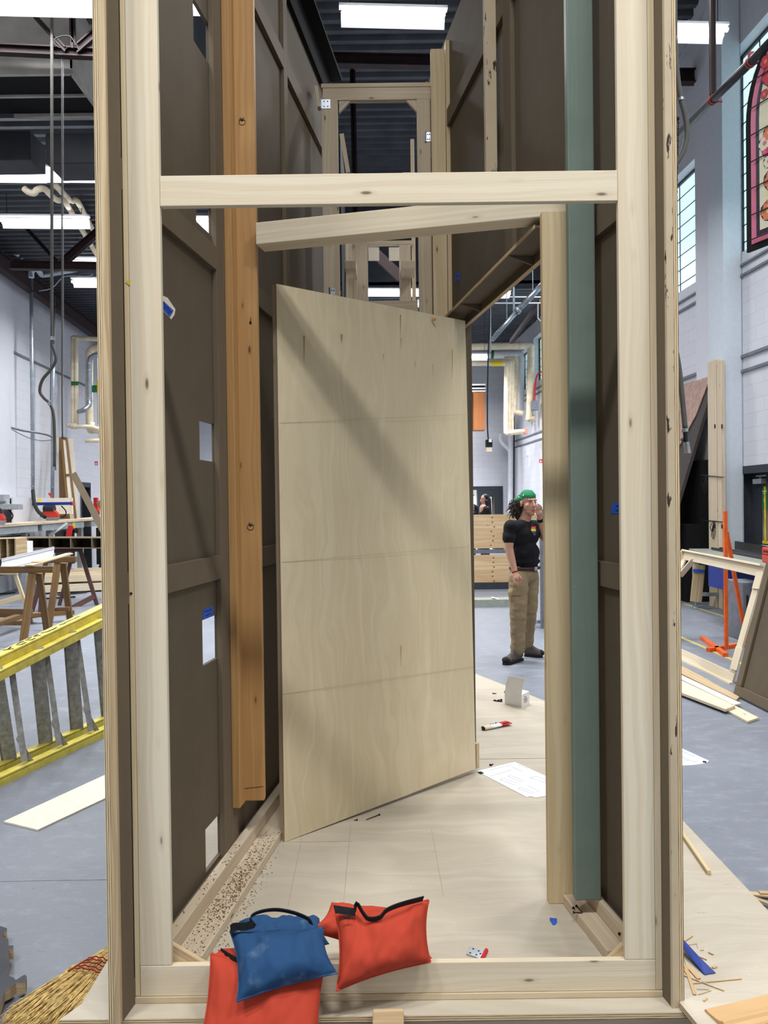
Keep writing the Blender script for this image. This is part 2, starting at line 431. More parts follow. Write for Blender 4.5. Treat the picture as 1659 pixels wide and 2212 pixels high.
# right wall: window bays, door
tb = RWL.hit(1575, 400)[0]; tB0 = tb
tA1 = RWL.hit(1518, 400)[0]; tA0 = tA1 + 3.4
zt = RWL.hit(1575, 123)[1]; zb = RWL.hit(1592, 552)[1]; ztA = RWL.hit(1518, 325)[1]; zbA = RWL.hit(1514, 602)[1]
tD1 = RWL.hit(1598, 1060)[0]; zD = RWL.hit(1598, 1008)[1]
WIN = [(tB0 - 4.2, tB0, zb, zt), (tA1, tA0, zbA, ztA), (17.2, 19.8, 5.15, 6.7), (20.6, 22.4, 5.15, 6.5), (22.8, 24.2, 5.15, 6.4)]
holes = WIN + [(tD1 - 1.1, tD1, 0, zD)]
mb = MB(); RWL.wall(mb, 4.5, 26.0, -.3, 0, 0, 9.6, holes); struct(mb.build('wall_right', 'block', origin=V((5.4, 12, 0))))
for i, (a, b, z0, z1) in enumerate(WIN):
    f = MB()
    fr = .035
    RWL.cell(f, a, a + fr, -.26, -.17, z0, z1); RWL.cell(f, b - fr, b, -.26, -.17, z0, z1); RWL.cell(f, a, b, -.26, -.17, z0, z0 + fr); RWL.cell(f, a, b, -.26, -.17, z1 - fr, z1)
    wo = struct(f.build('window_%d' % (i + 1), 'darksteel'))
    p_ = MB(); RWL.cell(p_, a + fr, b - fr, -.23, -.21, z0 + fr, z1 - fr); p_.build('pane', 'pane', wo)
    g = MB(); k = z0 + .25
    while k < z1 - .1:
        RWL.cell(g, a + fr, b - fr, -.212, -.200, k - .006, k + .006); k += .25
    k = a + .62
    while k < b - .1:
        RWL.cell(g, k - .007, k + .007, -.213, -.199, z0 + fr, z1 - fr); k += .62
    g.build('glazing_bar', 'darksteel', wo)
# left wall, with one door
tL1, zL = LWL.hit(195, 1043); tL0 = LWL.hit(173, 1050)[0]
mb = MB(); LWL.wall(mb, 6.0, 26.6, -.3, 0, 0, 6.4, [(tL0, tL1, 0, zL)]); struct(mb.build('wall_left', 'block', origin=V((-6, 12, 0))))
f = MB(); LWL.cell(f, tL0, tL0 + .05, -.2, .012, 0, zL); LWL.cell(f, tL1 - .05, tL1, -.2, .012, 0, zL); LWL.cell(f, tL0, tL1, -.2, .012, zL - .12, zL)
dd = struct(f.build('door_2', 'doorgrey')); l = MB(); LWL.cell(l, tL0 + .05, tL1 - .05, -.29, -.24, 0, zL - .05); l.build('leaf', 'black', dd)
# back wall with door seen behind the person
def bt(px, py): return BWL.hit(px, py)
d0 = bt(960, 1090)[0]; d1, zd = bt(1086, 1050)
mb = MB(); BWL.wall(mb, -8.5, 6.0, -.3, 0, 0, 9.6, [(d0, d1, 0, zd)]); struct(mb.build('wall_back', 'block', origin=V((0, 25, 0))))
f = MB(); fw = .16
for a, b in ((d0, d0 + fw), (d1 - .30, d1), (bt(1032, 1090)[0], bt(1042, 1090)[0])): BWL.cell(f, a, b, -.2, .02, 0, zd)
BWL.cell(f, d0, d1, -.2, .021, zd - .12, zd); BWL.cell(f, bt(1042, 1090)[0], d1 - .28, -.2, .015, zd - .36, zd - .12)
dd = struct(f.build('door_3', 'doorgrey')); p_ = MB(); BWL.cell(p_, d0 + .05, d1 - .3, -.29, -.27, 0, zd - .1); p_.build('pane', 'doorpane', dd)
p_ = MB()
for px in (1066, 1073): BWL.cell(p_, bt(px, 1090)[0], bt(px + 2.5, 1090)[0], -.268, -.25, 0, zd - .3)
p_.build('jamb', 'brownwood', dd)
# right wall door
f = MB(); a, b = tD1 - 1.1, tD1
RWL.cell(f, b - .06, b, -.25, .015, 0, zD); RWL.cell(f, a, a + .06, -.25, .015, 0, zD); RWL.cell(f, a + .06, b - .06, -.25, .014, zD - .11, zD)
dd = struct(f.build('door_1', 'doorgrey'))
l = MB(); RWL.cell(l, b - .30, b - .06, -.20, -.15, 0, zD - .11); RWL.cell(l, a + .06, a + .2, -.20, -.15, 0, zD - .11); RWL.cell(l, a + .2, b - .30, -.20, -.15, zD - .30, zD - .11); RWL.cell(l, a + .2, b - .3, -.20, -.15, 0, .95)
lf = l.build('leaf', 'doorgrey', dd); g = MB(); RWL.cell(g, a + .2, b - .3, -.185, -.165, .95, zD - .30); g.build('pane', 'glass', lf)
g = MB(); RWL.cell(g, a + .2, b - .3, -.187, -.16, .93, .99); RWL.cell(g, b - .40, b - .37, -.16, -.15, .99, zD - .3); g.build('yellow_edging', 'yellowlabel', lf)
c = MB(); RWL.cell(c, b - .42, b - .2, -.15, -.08, zD - .26, zD - .19); RWL.cell(c, b - .36, b - .34, -.12, -.10, zD - .19, zD - .15); RWL.cell(c, b - .50, b - .25, -.12, -.10, zD - .16, zD - .14); c.build('door_closer', 'saw', lf)
n_ = MB(); RWL.cell(n_, a + .2, b - .3, -.149, -.146, .55, .93); n_.build('notice_sheet', 'paper', lf)
s_ = MB(); t0 = b - .44; RWL.cell(s_, t0, t0 + .14, -.163, -.158, zD - .62, zD - .31)
so = tag(s_.build('door_sign', 'greenlabel'), 'small green notice with a white hand symbol on the glass of the charcoal door', 'sign')
s_ = MB(); RWL.cell(s_, t0 + .05, t0 + .09, -.158, -.156, zD - .52, zD - .47)
for q in range(3): RWL.cell(s_, t0 + .055 + q * .011, t0 + .062 + q * .011, -.158, -.156, zD - .47, zD - .445)
for q in range(7): RWL.cell(s_, t0 + .02 + q * .015, t0 + .030 + q * .015, -.158, -.156, zD - .375, zD - .36)
for q in range(4): RWL.cell(s_, t0 + .04 + q * .016, t0 + .051 + q * .016, -.158, -.156, zD - .405, zD - .39)
plab(s_.build('printed_symbol', 'paper', so), 'white hand and lettering')
# columns on the right wall
def col_right(px0, px1, off, z1, mat, name):
    t1 = RWL.hit(px0, 700, off)[0]; t0 = RWL.hit(px1, 700, off)[0]
    c = MB(); RWL.cell(c, t0, t0 + .02, 0, off, 0, z1); RWL.cell(c, t0, t1, 0, .02, 0, z1); RWL.cell(c, t0 + .02, t1 - .02, .1, off - .02, 0, z1); RWL.cell(c, t1 - .02, t1, 0, off, 0, z1)
    RWL.cell(c, t0 + .0, t1, off, off + .02, 0, z1)
    return struct(c.build(name, mat))
col_right(1533, 1566, .26, 9.5, 'column', 'trim_1')
t1 = RWL.hit(1530, 700)[0]; c = MB(); RWL.cell(c, t1 - .28, t1 + .28, 0, .06, 0, 9.5); struct(c.build('trim_2', 'wallsmooth'))
# grooves / raceways running along the right wall
k = 3
for px, py, h in ((1568, 595, .03), (1568, 617, .035), (1568, 784.6, .045), (1568, 815, .04)):
    t, z = RWL.hit(px, py); c = MB(); RWL.cell(c, 5.0, 24.9, 0, .03, z - h / 2, z + h / 2)
    struct(c.build('trim_%d' % k, 'cabletray')); k += 1
# left cream column and its neighbours
t0 = LWL.hit(14, 800)[0]; t1 = LWL.hit(27, 800)[0]; c = MB(); LWL.cell(c, t0 - .0, t1, 0, .03, 0, 6.3); LWL.cell(c, 6.2, t0, 0, .05, 0, 6.3); struct(c.build('trim_7', 'wallsmooth'))
t, z = LWL.hit(26, 760); c = MB(); LWL.cell(c, t, 24, 0, .03, z - .02, z + .02); struct(c.build('trim_8', 'cabletray'))
# roof deck: trapezoid corrugations running across the room
def corrugated(name, x0, x1, y0, y1, z, pitch, dep):
    c = MB(); y = y0
    while y < y1:
        pr = [(0, 0), (.35, 0), (.5, dep), (.85, dep), (1, 0)]
        for (a, za), (b, zb_) in zip(pr, pr[1:]):
            q = [(x0, y + a * pitch, z + za), (x0, y + b * pitch, z + zb_), (x1, y + b * pitch, z + zb_), (x1, y + a * pitch, z + za)]
            c.face(q, [(0, 0), (1, 0), (1, 1), (0, 1)])
        y += pitch
    c.box((x0, y0, z + dep + .02), (x1, y1, z + dep + .1))
    return struct(c.build(name, 'deckroof', origin=V((0, 0, z))))
corrugated('ceiling', -2.3, 6.4, 3.2, 18.6, 9.45, .27, .07)
corrugated('ceiling_rear', -2.3, 6.4, 18.5, 26.5, 6.95, .22, .06)
c = MB(); c.box((-2.3, 18.5, 6.9), (6.4, 18.6, 9.6)); struct(c.build('trim_11', 'deckroof'))
corrugated('ceiling_low_bay', -8.6, -2.3, 5.9, 27, 6.35, .2, .06).name = 'ceiling_left'
c = MB(); c.box((-2.4, 5.9, 6.3), (-2.2, 26.5, 9.6)); struct(c.build('trim_9', 'deckroof'))
# upper part of the back wall on the left is covered by the same wall

# ---------------------------------------------------------------- roof steel and lamps
def beam(name, label, a, b, w_=.13, h=.16, group='roof beams'):
    c = MB(); a, b = V(a), V(b); up = V((0, 0, 1))
    c.board(a, b, .012, h, up); c.board(a + V((0, 0, h / 2)), b + V((0, 0, h / 2)), w_, .014, up); c.board(a - V((0, 0, h / 2)), b - V((0, 0, h / 2)), w_, .014, up)
    return tag(c.build(name, 'beam'), label, 'beam', None)
beam('roof_beam', 'dark red steel beam just under the pale hood, top left', P(-60, 104, 6.75), P(330, 122, 6.75), .07, .07)
beam('roof_beam', 'dark red steel beam with a square end plate on the left wall', P(22, 573, 12.3), P(420, 580, 12.4), .12, .12)
beam('roof_beam', 'dark red steel beam crossing above the tower top rail', P(660, 128, 12.2), P(1010, 136, 12.2), .14, .17)
beam('roof_beam', 'dark steel beam meeting the right wall below the lamp', P(1380, 166, 11.9), P(1527, 166, 12.0), .14, .2)
beam('roof_beam', 'vertical dark red steel hanger behind the tower window, reaching the roof', P(768, 480, 13.5), P(761, 132, 13.5), .1, .1)
beam('diagonal_brace', 'dark diagonal brace climbing right from the left wall beam', P(135, 568, 12.4), P(250, 468, 12.4), .1, .14)
beam('diagonal_brace', 'dark diagonal brace descending left to the left wall beam', P(128, 570, 12.45), P(-10, 420, 12.45), .06, .06)
beam('diagonal_brace', 'dark diagonal brace in front of the pale hood, top left', P(75, 35, 6.72), P(142, 108, 6.72), .04, .04)
beam('diagonal_brace', 'dark diagonal brace right of the pale hood, top left', P(168, 106, 6.72), P(260, 25, 6.72), .05, .08)
beam('vertical_hanger', 'short dark steel post above the red beam, top left', P(158, 100, 6.72), P(156, -5, 6.72), .04, .05)
beam('diagonal_brace', 'dark diagonal roof brace right of the middle lamp', P(905, 60, 13), P(1000, 165, 13.2), .1, .12)
beam('roof_beam', 'brown ledger beam under the roof along the left wall', LWL.pt(7.5, .35, 6.15), LWL.pt(25, .35, 5.9), .16, .3)
beam('roof_beam', 'dark brown sloping roof beam upper right near the lamp', P(1450, 200, 13.5), P(1530, 20, 11.8), .2, .25)

NFX = [0]
def fixture(c, label, L=1.22, watts=LAMP_W, wire=.5, n=2, group=None):
    c = V(c)
    if c.x < -2.3 and watts == LAMP_W: watts *= .72
    t = thing('strip_light', label, 'ceiling light', c + V((0, 0, .16)), group)
    a = V((math.cos(TH), math.sin(TH), 0)); b = V((-a.y, a.x, 0)); up = V((0, 0, 1))
    h = MB(); h.board(c - a * L / 2 + up * .145, c + a * L / 2 + up * .145, .08, .028, up); h.build('housing', 'white', t)
    r_ = MB()
    for s in (1,): r_.slab([c - a * (L / 2 - .02) + up * .125 + b * s * .05, c + a * (L / 2 - .02) + up * .125 + b * s * .05, c + a * (L / 2 - .02) + up * -.015 + b * s * .10, c - a * (L / 2 - .02) + up * -.015 + b * s * .10], .006)
    r_.build('reflector', 'reflector', t)
    for s in ((-1, 1) if n == 2 else (0,)):
        u = MB(); u.tube([c - a * (L / 2 - .03) + b * s * .05 + up * .06, c + a * (L / 2 - .03) + b * s * .05 + up * .06], .026, 10); u.build('tube', 'tube', t, smooth=False)
    wire = (6.36 if c.x < -2.3 else 9.46 if c.y < 18.45 else 6.96) - c.z - .16 if c.y > 3.2 else 7.38 - c.z - .16
    if wire > .01:
        w_ = MB()
        for s in (-1, 1): w_.tube([c + a * s * (L / 2 - .12) + up * .16, c + a * s * (L / 2 - .12) + up * (.16 + wire)], .005, 5)
        w_.build('hanging_wire', 'darksteel', t)
    ld = bpy.data.lights.new('lamp', 'AREA'); ld.shape = 'RECTANGLE'; ld.size = L; ld.size_y = .3; ld.spread = math.radians(140); ld.energy = watts; ld.color = (.96, .975, 1.0)
    lo = bpy.data.objects.new('lamp', ld); COL.objects.link(lo); lo.parent = t; lo.location = V((0, 0, -.24)); lo.rotation_euler = (0, 0, TH)
    return t
fixture(P(850, 46, 7.9), 'strip lamp hanging in the middle above the tower', L=1.15, watts=190, wire=2.2)
fixture(P(1507, 80, 8.6), 'strip lamp hanging by the right wall windows, upper right', L=.72, wire=2.2)
fixture(P(68, 17, 6.5), 'large strip lamp at the top left corner', L=1.16, watts=26, wire=.2)
fixture(P(-5, 385, 9.7), 'strip lamp left of the hanging cords, second row on the left', wire=.3)
fixture(P(231, 386, 9.7), 'strip lamp right of the hanging cords, second row on the left', wire=.3)
fixture(P(96, 487, 11.3), 'strip lamp under the insulated pipes, third row on the left', L=1.35, wire=.3)
fixture(P(222, 617, 14.6), 'small distant strip lamp below the left wall beam', wire=.3)
fixture(P(845, 637, 17.8), 'distant strip lamp seen through the bottom of the far ladder frame', L=1.5, wire=2)
fixture(P(1085, 641, 18.5), 'small lamp seen under the sloping gusset box by the doorway', L=.45, wire=2)
fixture(P(1022, 776, 21.0), 'distant strip lamp under the cream pipes beyond the doorway', L=.9, wire=.6)
fixture(P(428, 20, 8.6), 'strip lamp seen through the top cut-out of the left flat', L=1.2, wire=.4)
fixture(P(438, 497, 9.0), 'strip lamp seen through the second cut-out of the left flat', L=.6, wire=.4)
fixture(LWL.pt(20.5, 4.3, 5.2), 'grey lamp on the far side seen through the middle cut-out of the left flat', wire=.8)
for x, y in ((-2.6, -.35), (.25, -.35), (3.0, -.35)):
    fixture((x, y, 6.9), 'strip lamp of the row over the camera', watts=FRONT_W, wire=.4, group='lamps over the camera')
for x0, x1 in ((-4, 5),):
    beam('roof_beam', 'roof beam carrying the lamps over the camera', (x0, -.35, 7.42), (x1, -.35, 7.42), .1, .06)
for x, y in ((1.5, 18.5), (4.9, 19.5), (-4.6, 9.5), (-4.8, 13.0), (-5.2, 16.5), (-5.4, 20.0), (-1.8, 22.5), (1.4, 22.5), (0.5, 21.5), (3.4, 4.4), (2.6, 7.0), (2.2, 12.5), (3.8, 15.5), (-1.6, 16.5)):
    fixture((x, y, 5.8 if x < -3 else 6.5 if y > 18.4 else 7.2), 'added strip lamp, unseen behind the tower and flats', watts=170 if y > 18.4 and x > -3 else LAMP_W, wire=2, group='added lamps behind the tower')  # extra lamps kept out of view, added to brighten the walls and rear
# ---------------------------------------------------------------- platform
DZ = .142
DECK = [(-.925, 2.055), (1.318, 2.055), (1.318, 4.93), (.30, 7.2), (-.5, 7.2), (-.86, 5.0), (-.86, 2.5), (-.89, 2.42), (-.89, 2.12)]
t = thing('stage_platform', 'low plywood platform with a dusty top under the wooden tower', 'platform', (0, 3.5, 0))
c = MB(); c.prism(DECK, DZ - .018, DZ, 0, 1); c.build('plywood_top', ['deck', 'lam'], t)
c = MB(); c.prism([(x * .985, 2.09 if y < 2.2 else y - .03) for x, y in DECK], 0, DZ - .018, 0); c.build('platform_frame', 'pinedusk', t)
c = MB()
def deckline(a, b, wd=.0015):
    a, b = G(*a, DZ + .0006), G(*b, DZ + .0006); c.board(a, b, wd, .0008, (0, 0, 1))
Ys = G(1100, 1639, DZ).y; c.board((-.8, Ys, DZ + .0004), (1.3, Ys, DZ + .0004), .003, .001, (0, 0, 1)); c.build('sheet_seam', 'brownwood', t)
c = MB()
for a, b in (((657, 1785), (622, 1960)), ((758, 1780), (742, 1955)), ((932, 1790), (958, 1935)), ((621, 1819), (760, 1817))): deckline(a, b)
c.build('pencil_line', 'pencil', t)

# ---------------------------------------------------------------- the two big brown flats
XL = lambda Y: -.7327 + .144 * (Y - 2.12)
XR = lambda Y: .7857 - .169 * (Y - 2.12)
WL = W((XL(2.04), 2.04), (.144, 1), (1, 0))
WR = W((XR(2.075), 2.075), (-.169, 1), (-1, 0))
ZT = 4.25; ZR = 4.37
tl = WL.tY(5.0); tr = WR.tY(5.0)
h0, h1 = WL.hit(431, 950, -.02)[0], WL.hit(465, 955, -.02)[0]
hz = lambda px, py: WL.hit(px, py, -.02)[1]
HO = [(h0, h1, hz(443, 1888), hz(443, 1793)), (h0, h1, hz(437, 1440), hz(437, 1340)), (h0, h1, hz(431, 993), hz(431, 907)), (h0, h1, hz(447, 500), hz(447, 440)), (h0, h1, hz(450, 137), hz(450, 50))]
t = thing('scenery_flat', 'tall brown painted flat on the left with small rectangular cut-outs', 'scenery flat', WL.pt(1.4, 0, DZ))
mb = MB(); WL.wall(mb, .003, tl, -.034, -.02, DZ, ZT, HO); mb.build('panel', 'brown', t)
def wbox(w_, nm, mt, par, t0, t1, n0, n1, z0, z1, grain=None, bevel=.0015):
    c = MB(); w_.cell(c, t0, t1, n0, n1, z0, z1, 0, grain); return c.build(nm, mt, par, bevel=bevel)
def stile(w_, par, t0, t1, z0, z1): return wbox(w_, 'stile', 'brownrail', par, t0, t1, -.02, 0, z0, z1, 2)
def rail(w_, par, t0, t1, z0, z1): return wbox(w_, 'rail', 'brownrail', par, t0, t1, -.02, .0, z0, z1, 0)
s1, s2 = WL.hit(481, 1000)[0], WL.hit(481, 1000)[0] + .075
stile(WL, t, .004, .075, DZ, ZT); stile(WL, t, s1 - .035, s2 - .035, DZ, ZT); stile(WL, t, s2 - .033, s2 + .04, DZ, ZT)
f1 = WL.hit(614, 200)[0]; stile(WL, t, f1, f1 + .07, DZ, ZT); stile(WL, t, tl - .07, tl, DZ, ZT)
for a, b in ((.075, s1 - .035), (s2 + .04, f1), (f1 + .07, tl - .07)):
    for z0, z1 in ((1.293, 1.383), (2.475, 2.565), (3.82, 3.91), (DZ, DZ + .07)): rail(WL, t, a, b, z0, z1)
plab(wbox(WL, 'raw_edge', 'raw', t, -.006, .004, -.021, -.0005, DZ, ZT, 2, 0), 'bare pale wood edge')
plab(wbox(WL, 'plywood_edge', 'lam', t, -.006, .003, -.036, -.021, DZ, ZT, 2, 0), 'layered plywood edge')
# black cap on the left flat
c = MB(); a0 = WL.tY(3.2)
WL.cell(c, a0, tl, -.03, .004, ZT, ZT + .16, 0); WL.cell(c, a0, tl, -.03, .075, ZT + .16, ZT + .18, 0)
tag(c.build('cap_board', 'blackflat', bevel=.002), 'black painted board capping the top of the left flat', 'board')
t = thing('scenery_flat', 'tall brown painted flat on the right with a doorway in it', 'scenery flat', WR.pt(1.4, 0, DZ))
o0, o1, oz = WR.tY(2.72), WR.tY(4.06), 2.56
mb = MB(); WR.wall(mb, .003, tr, -.034, -.02, DZ, ZR, [(o0, o1, DZ, oz)]); mb.build('panel', 'brown', t)
stile(WR, t, .004, .06, DZ, ZR); stile(WR, t, o0 - .09, o0, DZ, oz); stile(WR, t, o1, o1 + .07, DZ, oz)
q0 = WR.hit(1104, 200)[0]; q1 = WR.hit(1087, 200)[0]; stile(WR, t, q0, q1, oz + .08, ZR); stile(WR, t, tr - .07, tr, DZ, ZR)
for a, b in ((.06, q0), (q1, tr - .07)):
    rail(WR, t, a, b, 3.80, 3.90)
    rail(WR, t, max(a, o0), b, 2.585, 2.675)
rail(WR, t, .06, o0 - .09, 2.46, 2.56); rail(WR, t, .06, o0 - .09, 1.287, 1.371); rail(WR, t, .06, o0 - .09, DZ, DZ + .07)
plab(wbox(WR, 'raw_edge', 'distress', t, -.006, .004, -.021, -.0005, DZ, ZR, 2, 0), 'worn pale wood edge with brown paint')
plab(wbox(WR, 'plywood_edge', 'lam', t, -.006, .003, -.036, -.021, DZ, ZR, 2, 0), 'layered plywood edge')
# worn strip on the right flat
a = WR.hit(1071, 200)[0]; zb_ = WR.hit(1076, 378)[1]
c = MB(); q = [WR.pt(a - .012, 0.0, zb_), WR.pt(a - .012, .06, zb_ + .02), WR.pt(a + .012, .06, zb_ + .035), WR.pt(a + .012, 0, zb_ + .015)]
c.hexa([WR.pt(a - .012, 0, zb_), WR.pt(a - .012, .055, zb_), WR.pt(a + .014, .055, zb_ + .02), WR.pt(a + .014, 0, zb_ + .02), WR.pt(a - .012, 0, ZR), WR.pt(a - .012, .055, ZR), WR.pt(a + .014, .055, ZR), WR.pt(a + .014, 0, ZR)], 0, 2)
tag(c.build('wood_strip', 'distress', bevel=.001), 'worn paint-chipped wooden strip standing out from the upper right flat', 'board')
# door head box with gussets
t = thing('gusset_box', 'brown box beam with triangular gussets over the doorway in the right flat', 'beam', WR.pt((o0 + o1) / 2, .06, oz - .03))
wbox(WR, 'shelf', 'brown', t, o0 + .0, o1, .001, .125, oz + .006, oz + .018, 0); wbox(WR, 'back_strip', 'brown', t, o0, o1, .001, .019, oz - .03, oz + .006, 0)
plab(wbox(WR, 'pale_edge', 'raw', t, o0, o1, .125, .128, oz + .006, oz + .019, 0, 0), 'bare pale edge'); plab(wbox(WR, 'pale_edge', 'raw', t, o0, o1, .0, .021, oz - .033, oz - .03, 0, 0), 'bare pale edge')
for Y in (3.01, 3.72):
    k = WR.tY(Y); c = MB(); A = [WR.pt(k, .02, oz + .005), WR.pt(k, .124, oz + .005), WR.pt(k, .02, oz - .028)]; B = [p + WR.d * .012 for p in A]
    c.face(A, [(0, 0), (.1, 0), (0, .03)]); c.face(B[::-1], [(0, 0), (.1, 0), (0, .03)])
    for i in range(3): c.face([A[i], B[i], B[(i + 1) % 3], A[(i + 1) % 3]], [(0, 0), (.01, 0), (.01, .1), (0, .1)])
    c.build('gusset', 'brown', t)
# ---------------------------------------------------------------- floor ledgers
def ledger(w_, label, tA, tB, nA, nB, tilt):
    t = thing('floor_ledger', label, 'board', w_.pt((tA + tB) / 2, nA, DZ))
    c = MB(); w_.cell(c, tA + .10, tB, 0.001, nA, DZ, DZ + .089, 0, 0); c.build('upright_board', 'pinedusk', t, bevel=.002)
    c = MB(); w_.cell(c, tA + .16, tB, nA, nB, DZ, DZ + .036, 0, 0); c.build('flat_board', 'pinedusk', t, bevel=.003)
    return t
ledger(WL, 'L-shaped pine ledger along the foot of the left flat, covered in sawdust', WL.tY(2.14), tl - .02, .038, .127, 1)
ledger(WR, 'L-shaped pine ledger along the foot of the right flat under the teal post', WR.tY(2.14), WR.tY(2.63), .018, .082, -1)
# sawdust
c = MB()
for i in range(950):
    k = min(1, max(0, random.gauss(.5, .22))); n_ = .085 + random.gauss(0, .032); tt = WL.tY(2.22) + k * .95
    z = DZ + (.0365 if .042 < n_ < .125 else .0895 if .0 < n_ < .036 else .0005)
    if n_ < .002: continue
    p = WL.pt(tt, n_, z); s = R(.001, .0032); a = R(0, 6.28); d = V((math.cos(a), math.sin(a), 0)) * s; e = V((-d.y, d.x, 0)) * .5
    c.slab([p - d - e + V((0, 0, .001)), p + d - e + V((0, 0, .0015)), p + d + e + V((0, 0, .0012)), p - d + e + V((0, 0, .0018))], .001)
tag(c.build('sawdust', 'brownwood'), 'scatter of brown sawdust on the ledger by the left flat', 'sawdust', None, 'stuff')

# ---------------------------------------------------------------- front frame
YF = 2.12
t = thing('front_frame', 'pale pine door-like frame facing the camera at the mouth of the tower', 'timber frame', (0, YF, DZ))
def fb(nm, x0, x1, z0, z1, d=.019, y=YF, mt='pine', g=None):
    c = MB(); c.box((x0, y, z0), (x1, y + d, z1), L=g); return c.build(nm, mt, t, bevel=.002)
ZP = DZ + .019 + .089
fb('bottom_plate', -.719, .766, DZ + .0195, ZP, g=0); fb('bottom_strip', -.7395, .7855, DZ + .0002, DZ + .019, .089, YF - .003, 'pine2', 0)
fb('side_strip', -.7345, -.7200, DZ + .02, 4.3, .089, YF, 'post', 2); fb('stud', -.7195, -.628, ZP + .0005, 4.3, g=2)
fb('side_strip', .7665, .7855, DZ + .02, 4.3, .089, YF, 'pine2', 2); fb('stud', .678, .766, ZP + .0005, 4.3, g=2)
fb('crossbar', -.6275, .6775, 2.428, 2.515, .021, g=0)
for pts in ([(-.70, .17), (-.42, .17), (-.70, .341)], [(.76, .17), (.76, .362), (.564, .17)]):
    c = MB(); q = [V((x, YF + .0192, z)) for x, z in pts]
    if (q[1] - q[0]).cross(q[2] - q[0]).y > 0: q.reverse()
    c.slab(q, .016); c.build('corner_gusset', 'raw', t)
c = MB(); c.tube([P(283, 1282, YF - .0015), P(283, 1282, YF + .003)], .004, 10); c.build('dark_knot', 'ink', t)
# ---------------------------------------------------------------- posts inside
t = thing('timber_post', 'orange-brown doubled timber post fixed to the left flat, ending above the floor', 'post', (P(520, 1740, 2.96).x, 2.96, .375))
a = WL.tY(2.93); c = MB(); WL.cell(c, a, a + .089, .0, .030, .372, ZT, 0, 2); c.build('edge_board', 'orange', t, bevel=.002)
x0, x1 = P(516, 1090, 2.985).x, P(562, 1090, 2.985).x; c = MB(); c.box((x0, 2.985, .378), (x1, 3.023, ZT), L=2); fbd = c.build('face_board', 'orange', t, bevel=.003)
for px, py in ((523, 262), (541, 1137)):
    c = MB(); p = P(px, py, 2.9845); c.tube([p + V((math.cos(q) * .013, -.0003, math.sin(q) * .011 - .004)) for q in [i * .5 for i in range(13)]], .0011, 4)
    for q in range(6): c.tube([p + V((0, -.0003, .004)), p + V((math.cos(q) * R(.008, .016), -.0003, .006 + abs(math.sin(q)) * R(.006, .012)))], .0010, 4)
    c.ell(p + V((0, 0, .004)), .004, 0, 8, 6); plab(c.build('ink_mark', 'ink', fbd), 'dark ringed pen mark round a knot')
c = MB(); p = P(541, 697, 2.984); c.ell(p, (.005, .001, .007), 0, 8, 6); c.tube([p, p + V((.002, 0, .02))], .0015, 5); plab(c.build('dark_knot', 'ink', fbd), 'dark resin knot')
c = MB(); c.board(P(523, 1704, 2.9848), P(569, 1699, 2.9848), .002, .001, (0, 1, 0)); c.build('pen_line', 'ink', fbd)
c = MB(); x0, x1 = P(1177, 1090, 2.62).x, P(1232, 1090, 2.62).x; t = thing('timber_post', 'pale yellow pine post beside the teal post, carrying the header', 'post', ((x0 + x1) / 2, 2.64, DZ))
c.box((x0, 2.62, DZ), (x1, 2.658, 2.598), L=2); c.build('face_board', 'post', t, bevel=.003)
c = MB(); c.box((x0 + .05, 2.66, DZ), (x1 + .017, 2.698, 2.55), L=2); c.build('backing_board', 'post', t, bevel=.002)
x0, x1 = P(1234, 1090, 2.474).x, P(1291, 1090, 2.474).x; c = MB(); c.box((x0, 2.474, DZ + .0895), (x1, 2.512, 4.36), L=2)
tag(c.build('teal_post', 'teal', bevel=.004), 'scuffed teal painted post standing against the right flat', 'post')
a, b = P(552, 501, 2.93), P(1232, 455, 2.66); a.z = b.z = 2.645; c = MB(); nn = V((-(b - a).y, (b - a).x, 0)).normalized(); c.board(a + nn * .046, b + nn * .046, .087, .090, nn)
tag(c.build('header_beam', 'pine', bevel=.003), 'pale pine header running from the orange post to the pale yellow post', 'beam')
# ---------------------------------------------------------------- door leaf
BL = G(615, 1819, DZ + .001); BR = G(1028, 1660, DZ + .030)
TL = P(597, 613, BL.y); TR = P(1005, 693, BR.y)
t = thing('plywood_door', 'large birch plywood door leaf standing ajar in the tower', 'door', (BL + BR) / 2)
nrm = (BR - BL).cross(TL - BL).normalized()
c = MB(); c.slab([BL, BR, TR, TL], .012, 0, 1); c.build('face_panel', ['birch', 'lam'], t)
c = MB(); d = (BR - BL).normalized(); up = (TL - BL).normalized()
for (p, q) in ((BL + d * .035, TL + d * .035), (BR - d * .035, TR - d * .035)): c.board(p - nrm * .0235, q - nrm * .0235, .07, .022, nrm)
for (p, q) in ((BL + up * .035 + d * .07, BR + up * .035 - d * .07), (TL - up * .035 + d * .07, TR - up * .035 - d * .07)): c.board(p - nrm * .0235, q - nrm * .0235, .07, .022, nrm)
c.build('edge_frame', 'pinedusk', t)
c = MB(); c.board(BR + d * .012 + up * .0, BR + d * .012 + up * .13, .02, .03, nrm, off=(0, -.01)); plab(c.build('edging_piece', 'lam', t), 'split layered strip at the lower hinge edge')
c = MB()
def ondoor(px, py):
    r_ = ray(px, py); k = (BL - CAM).dot(nrm) / r_.dot(nrm); return CAM + r_ * k
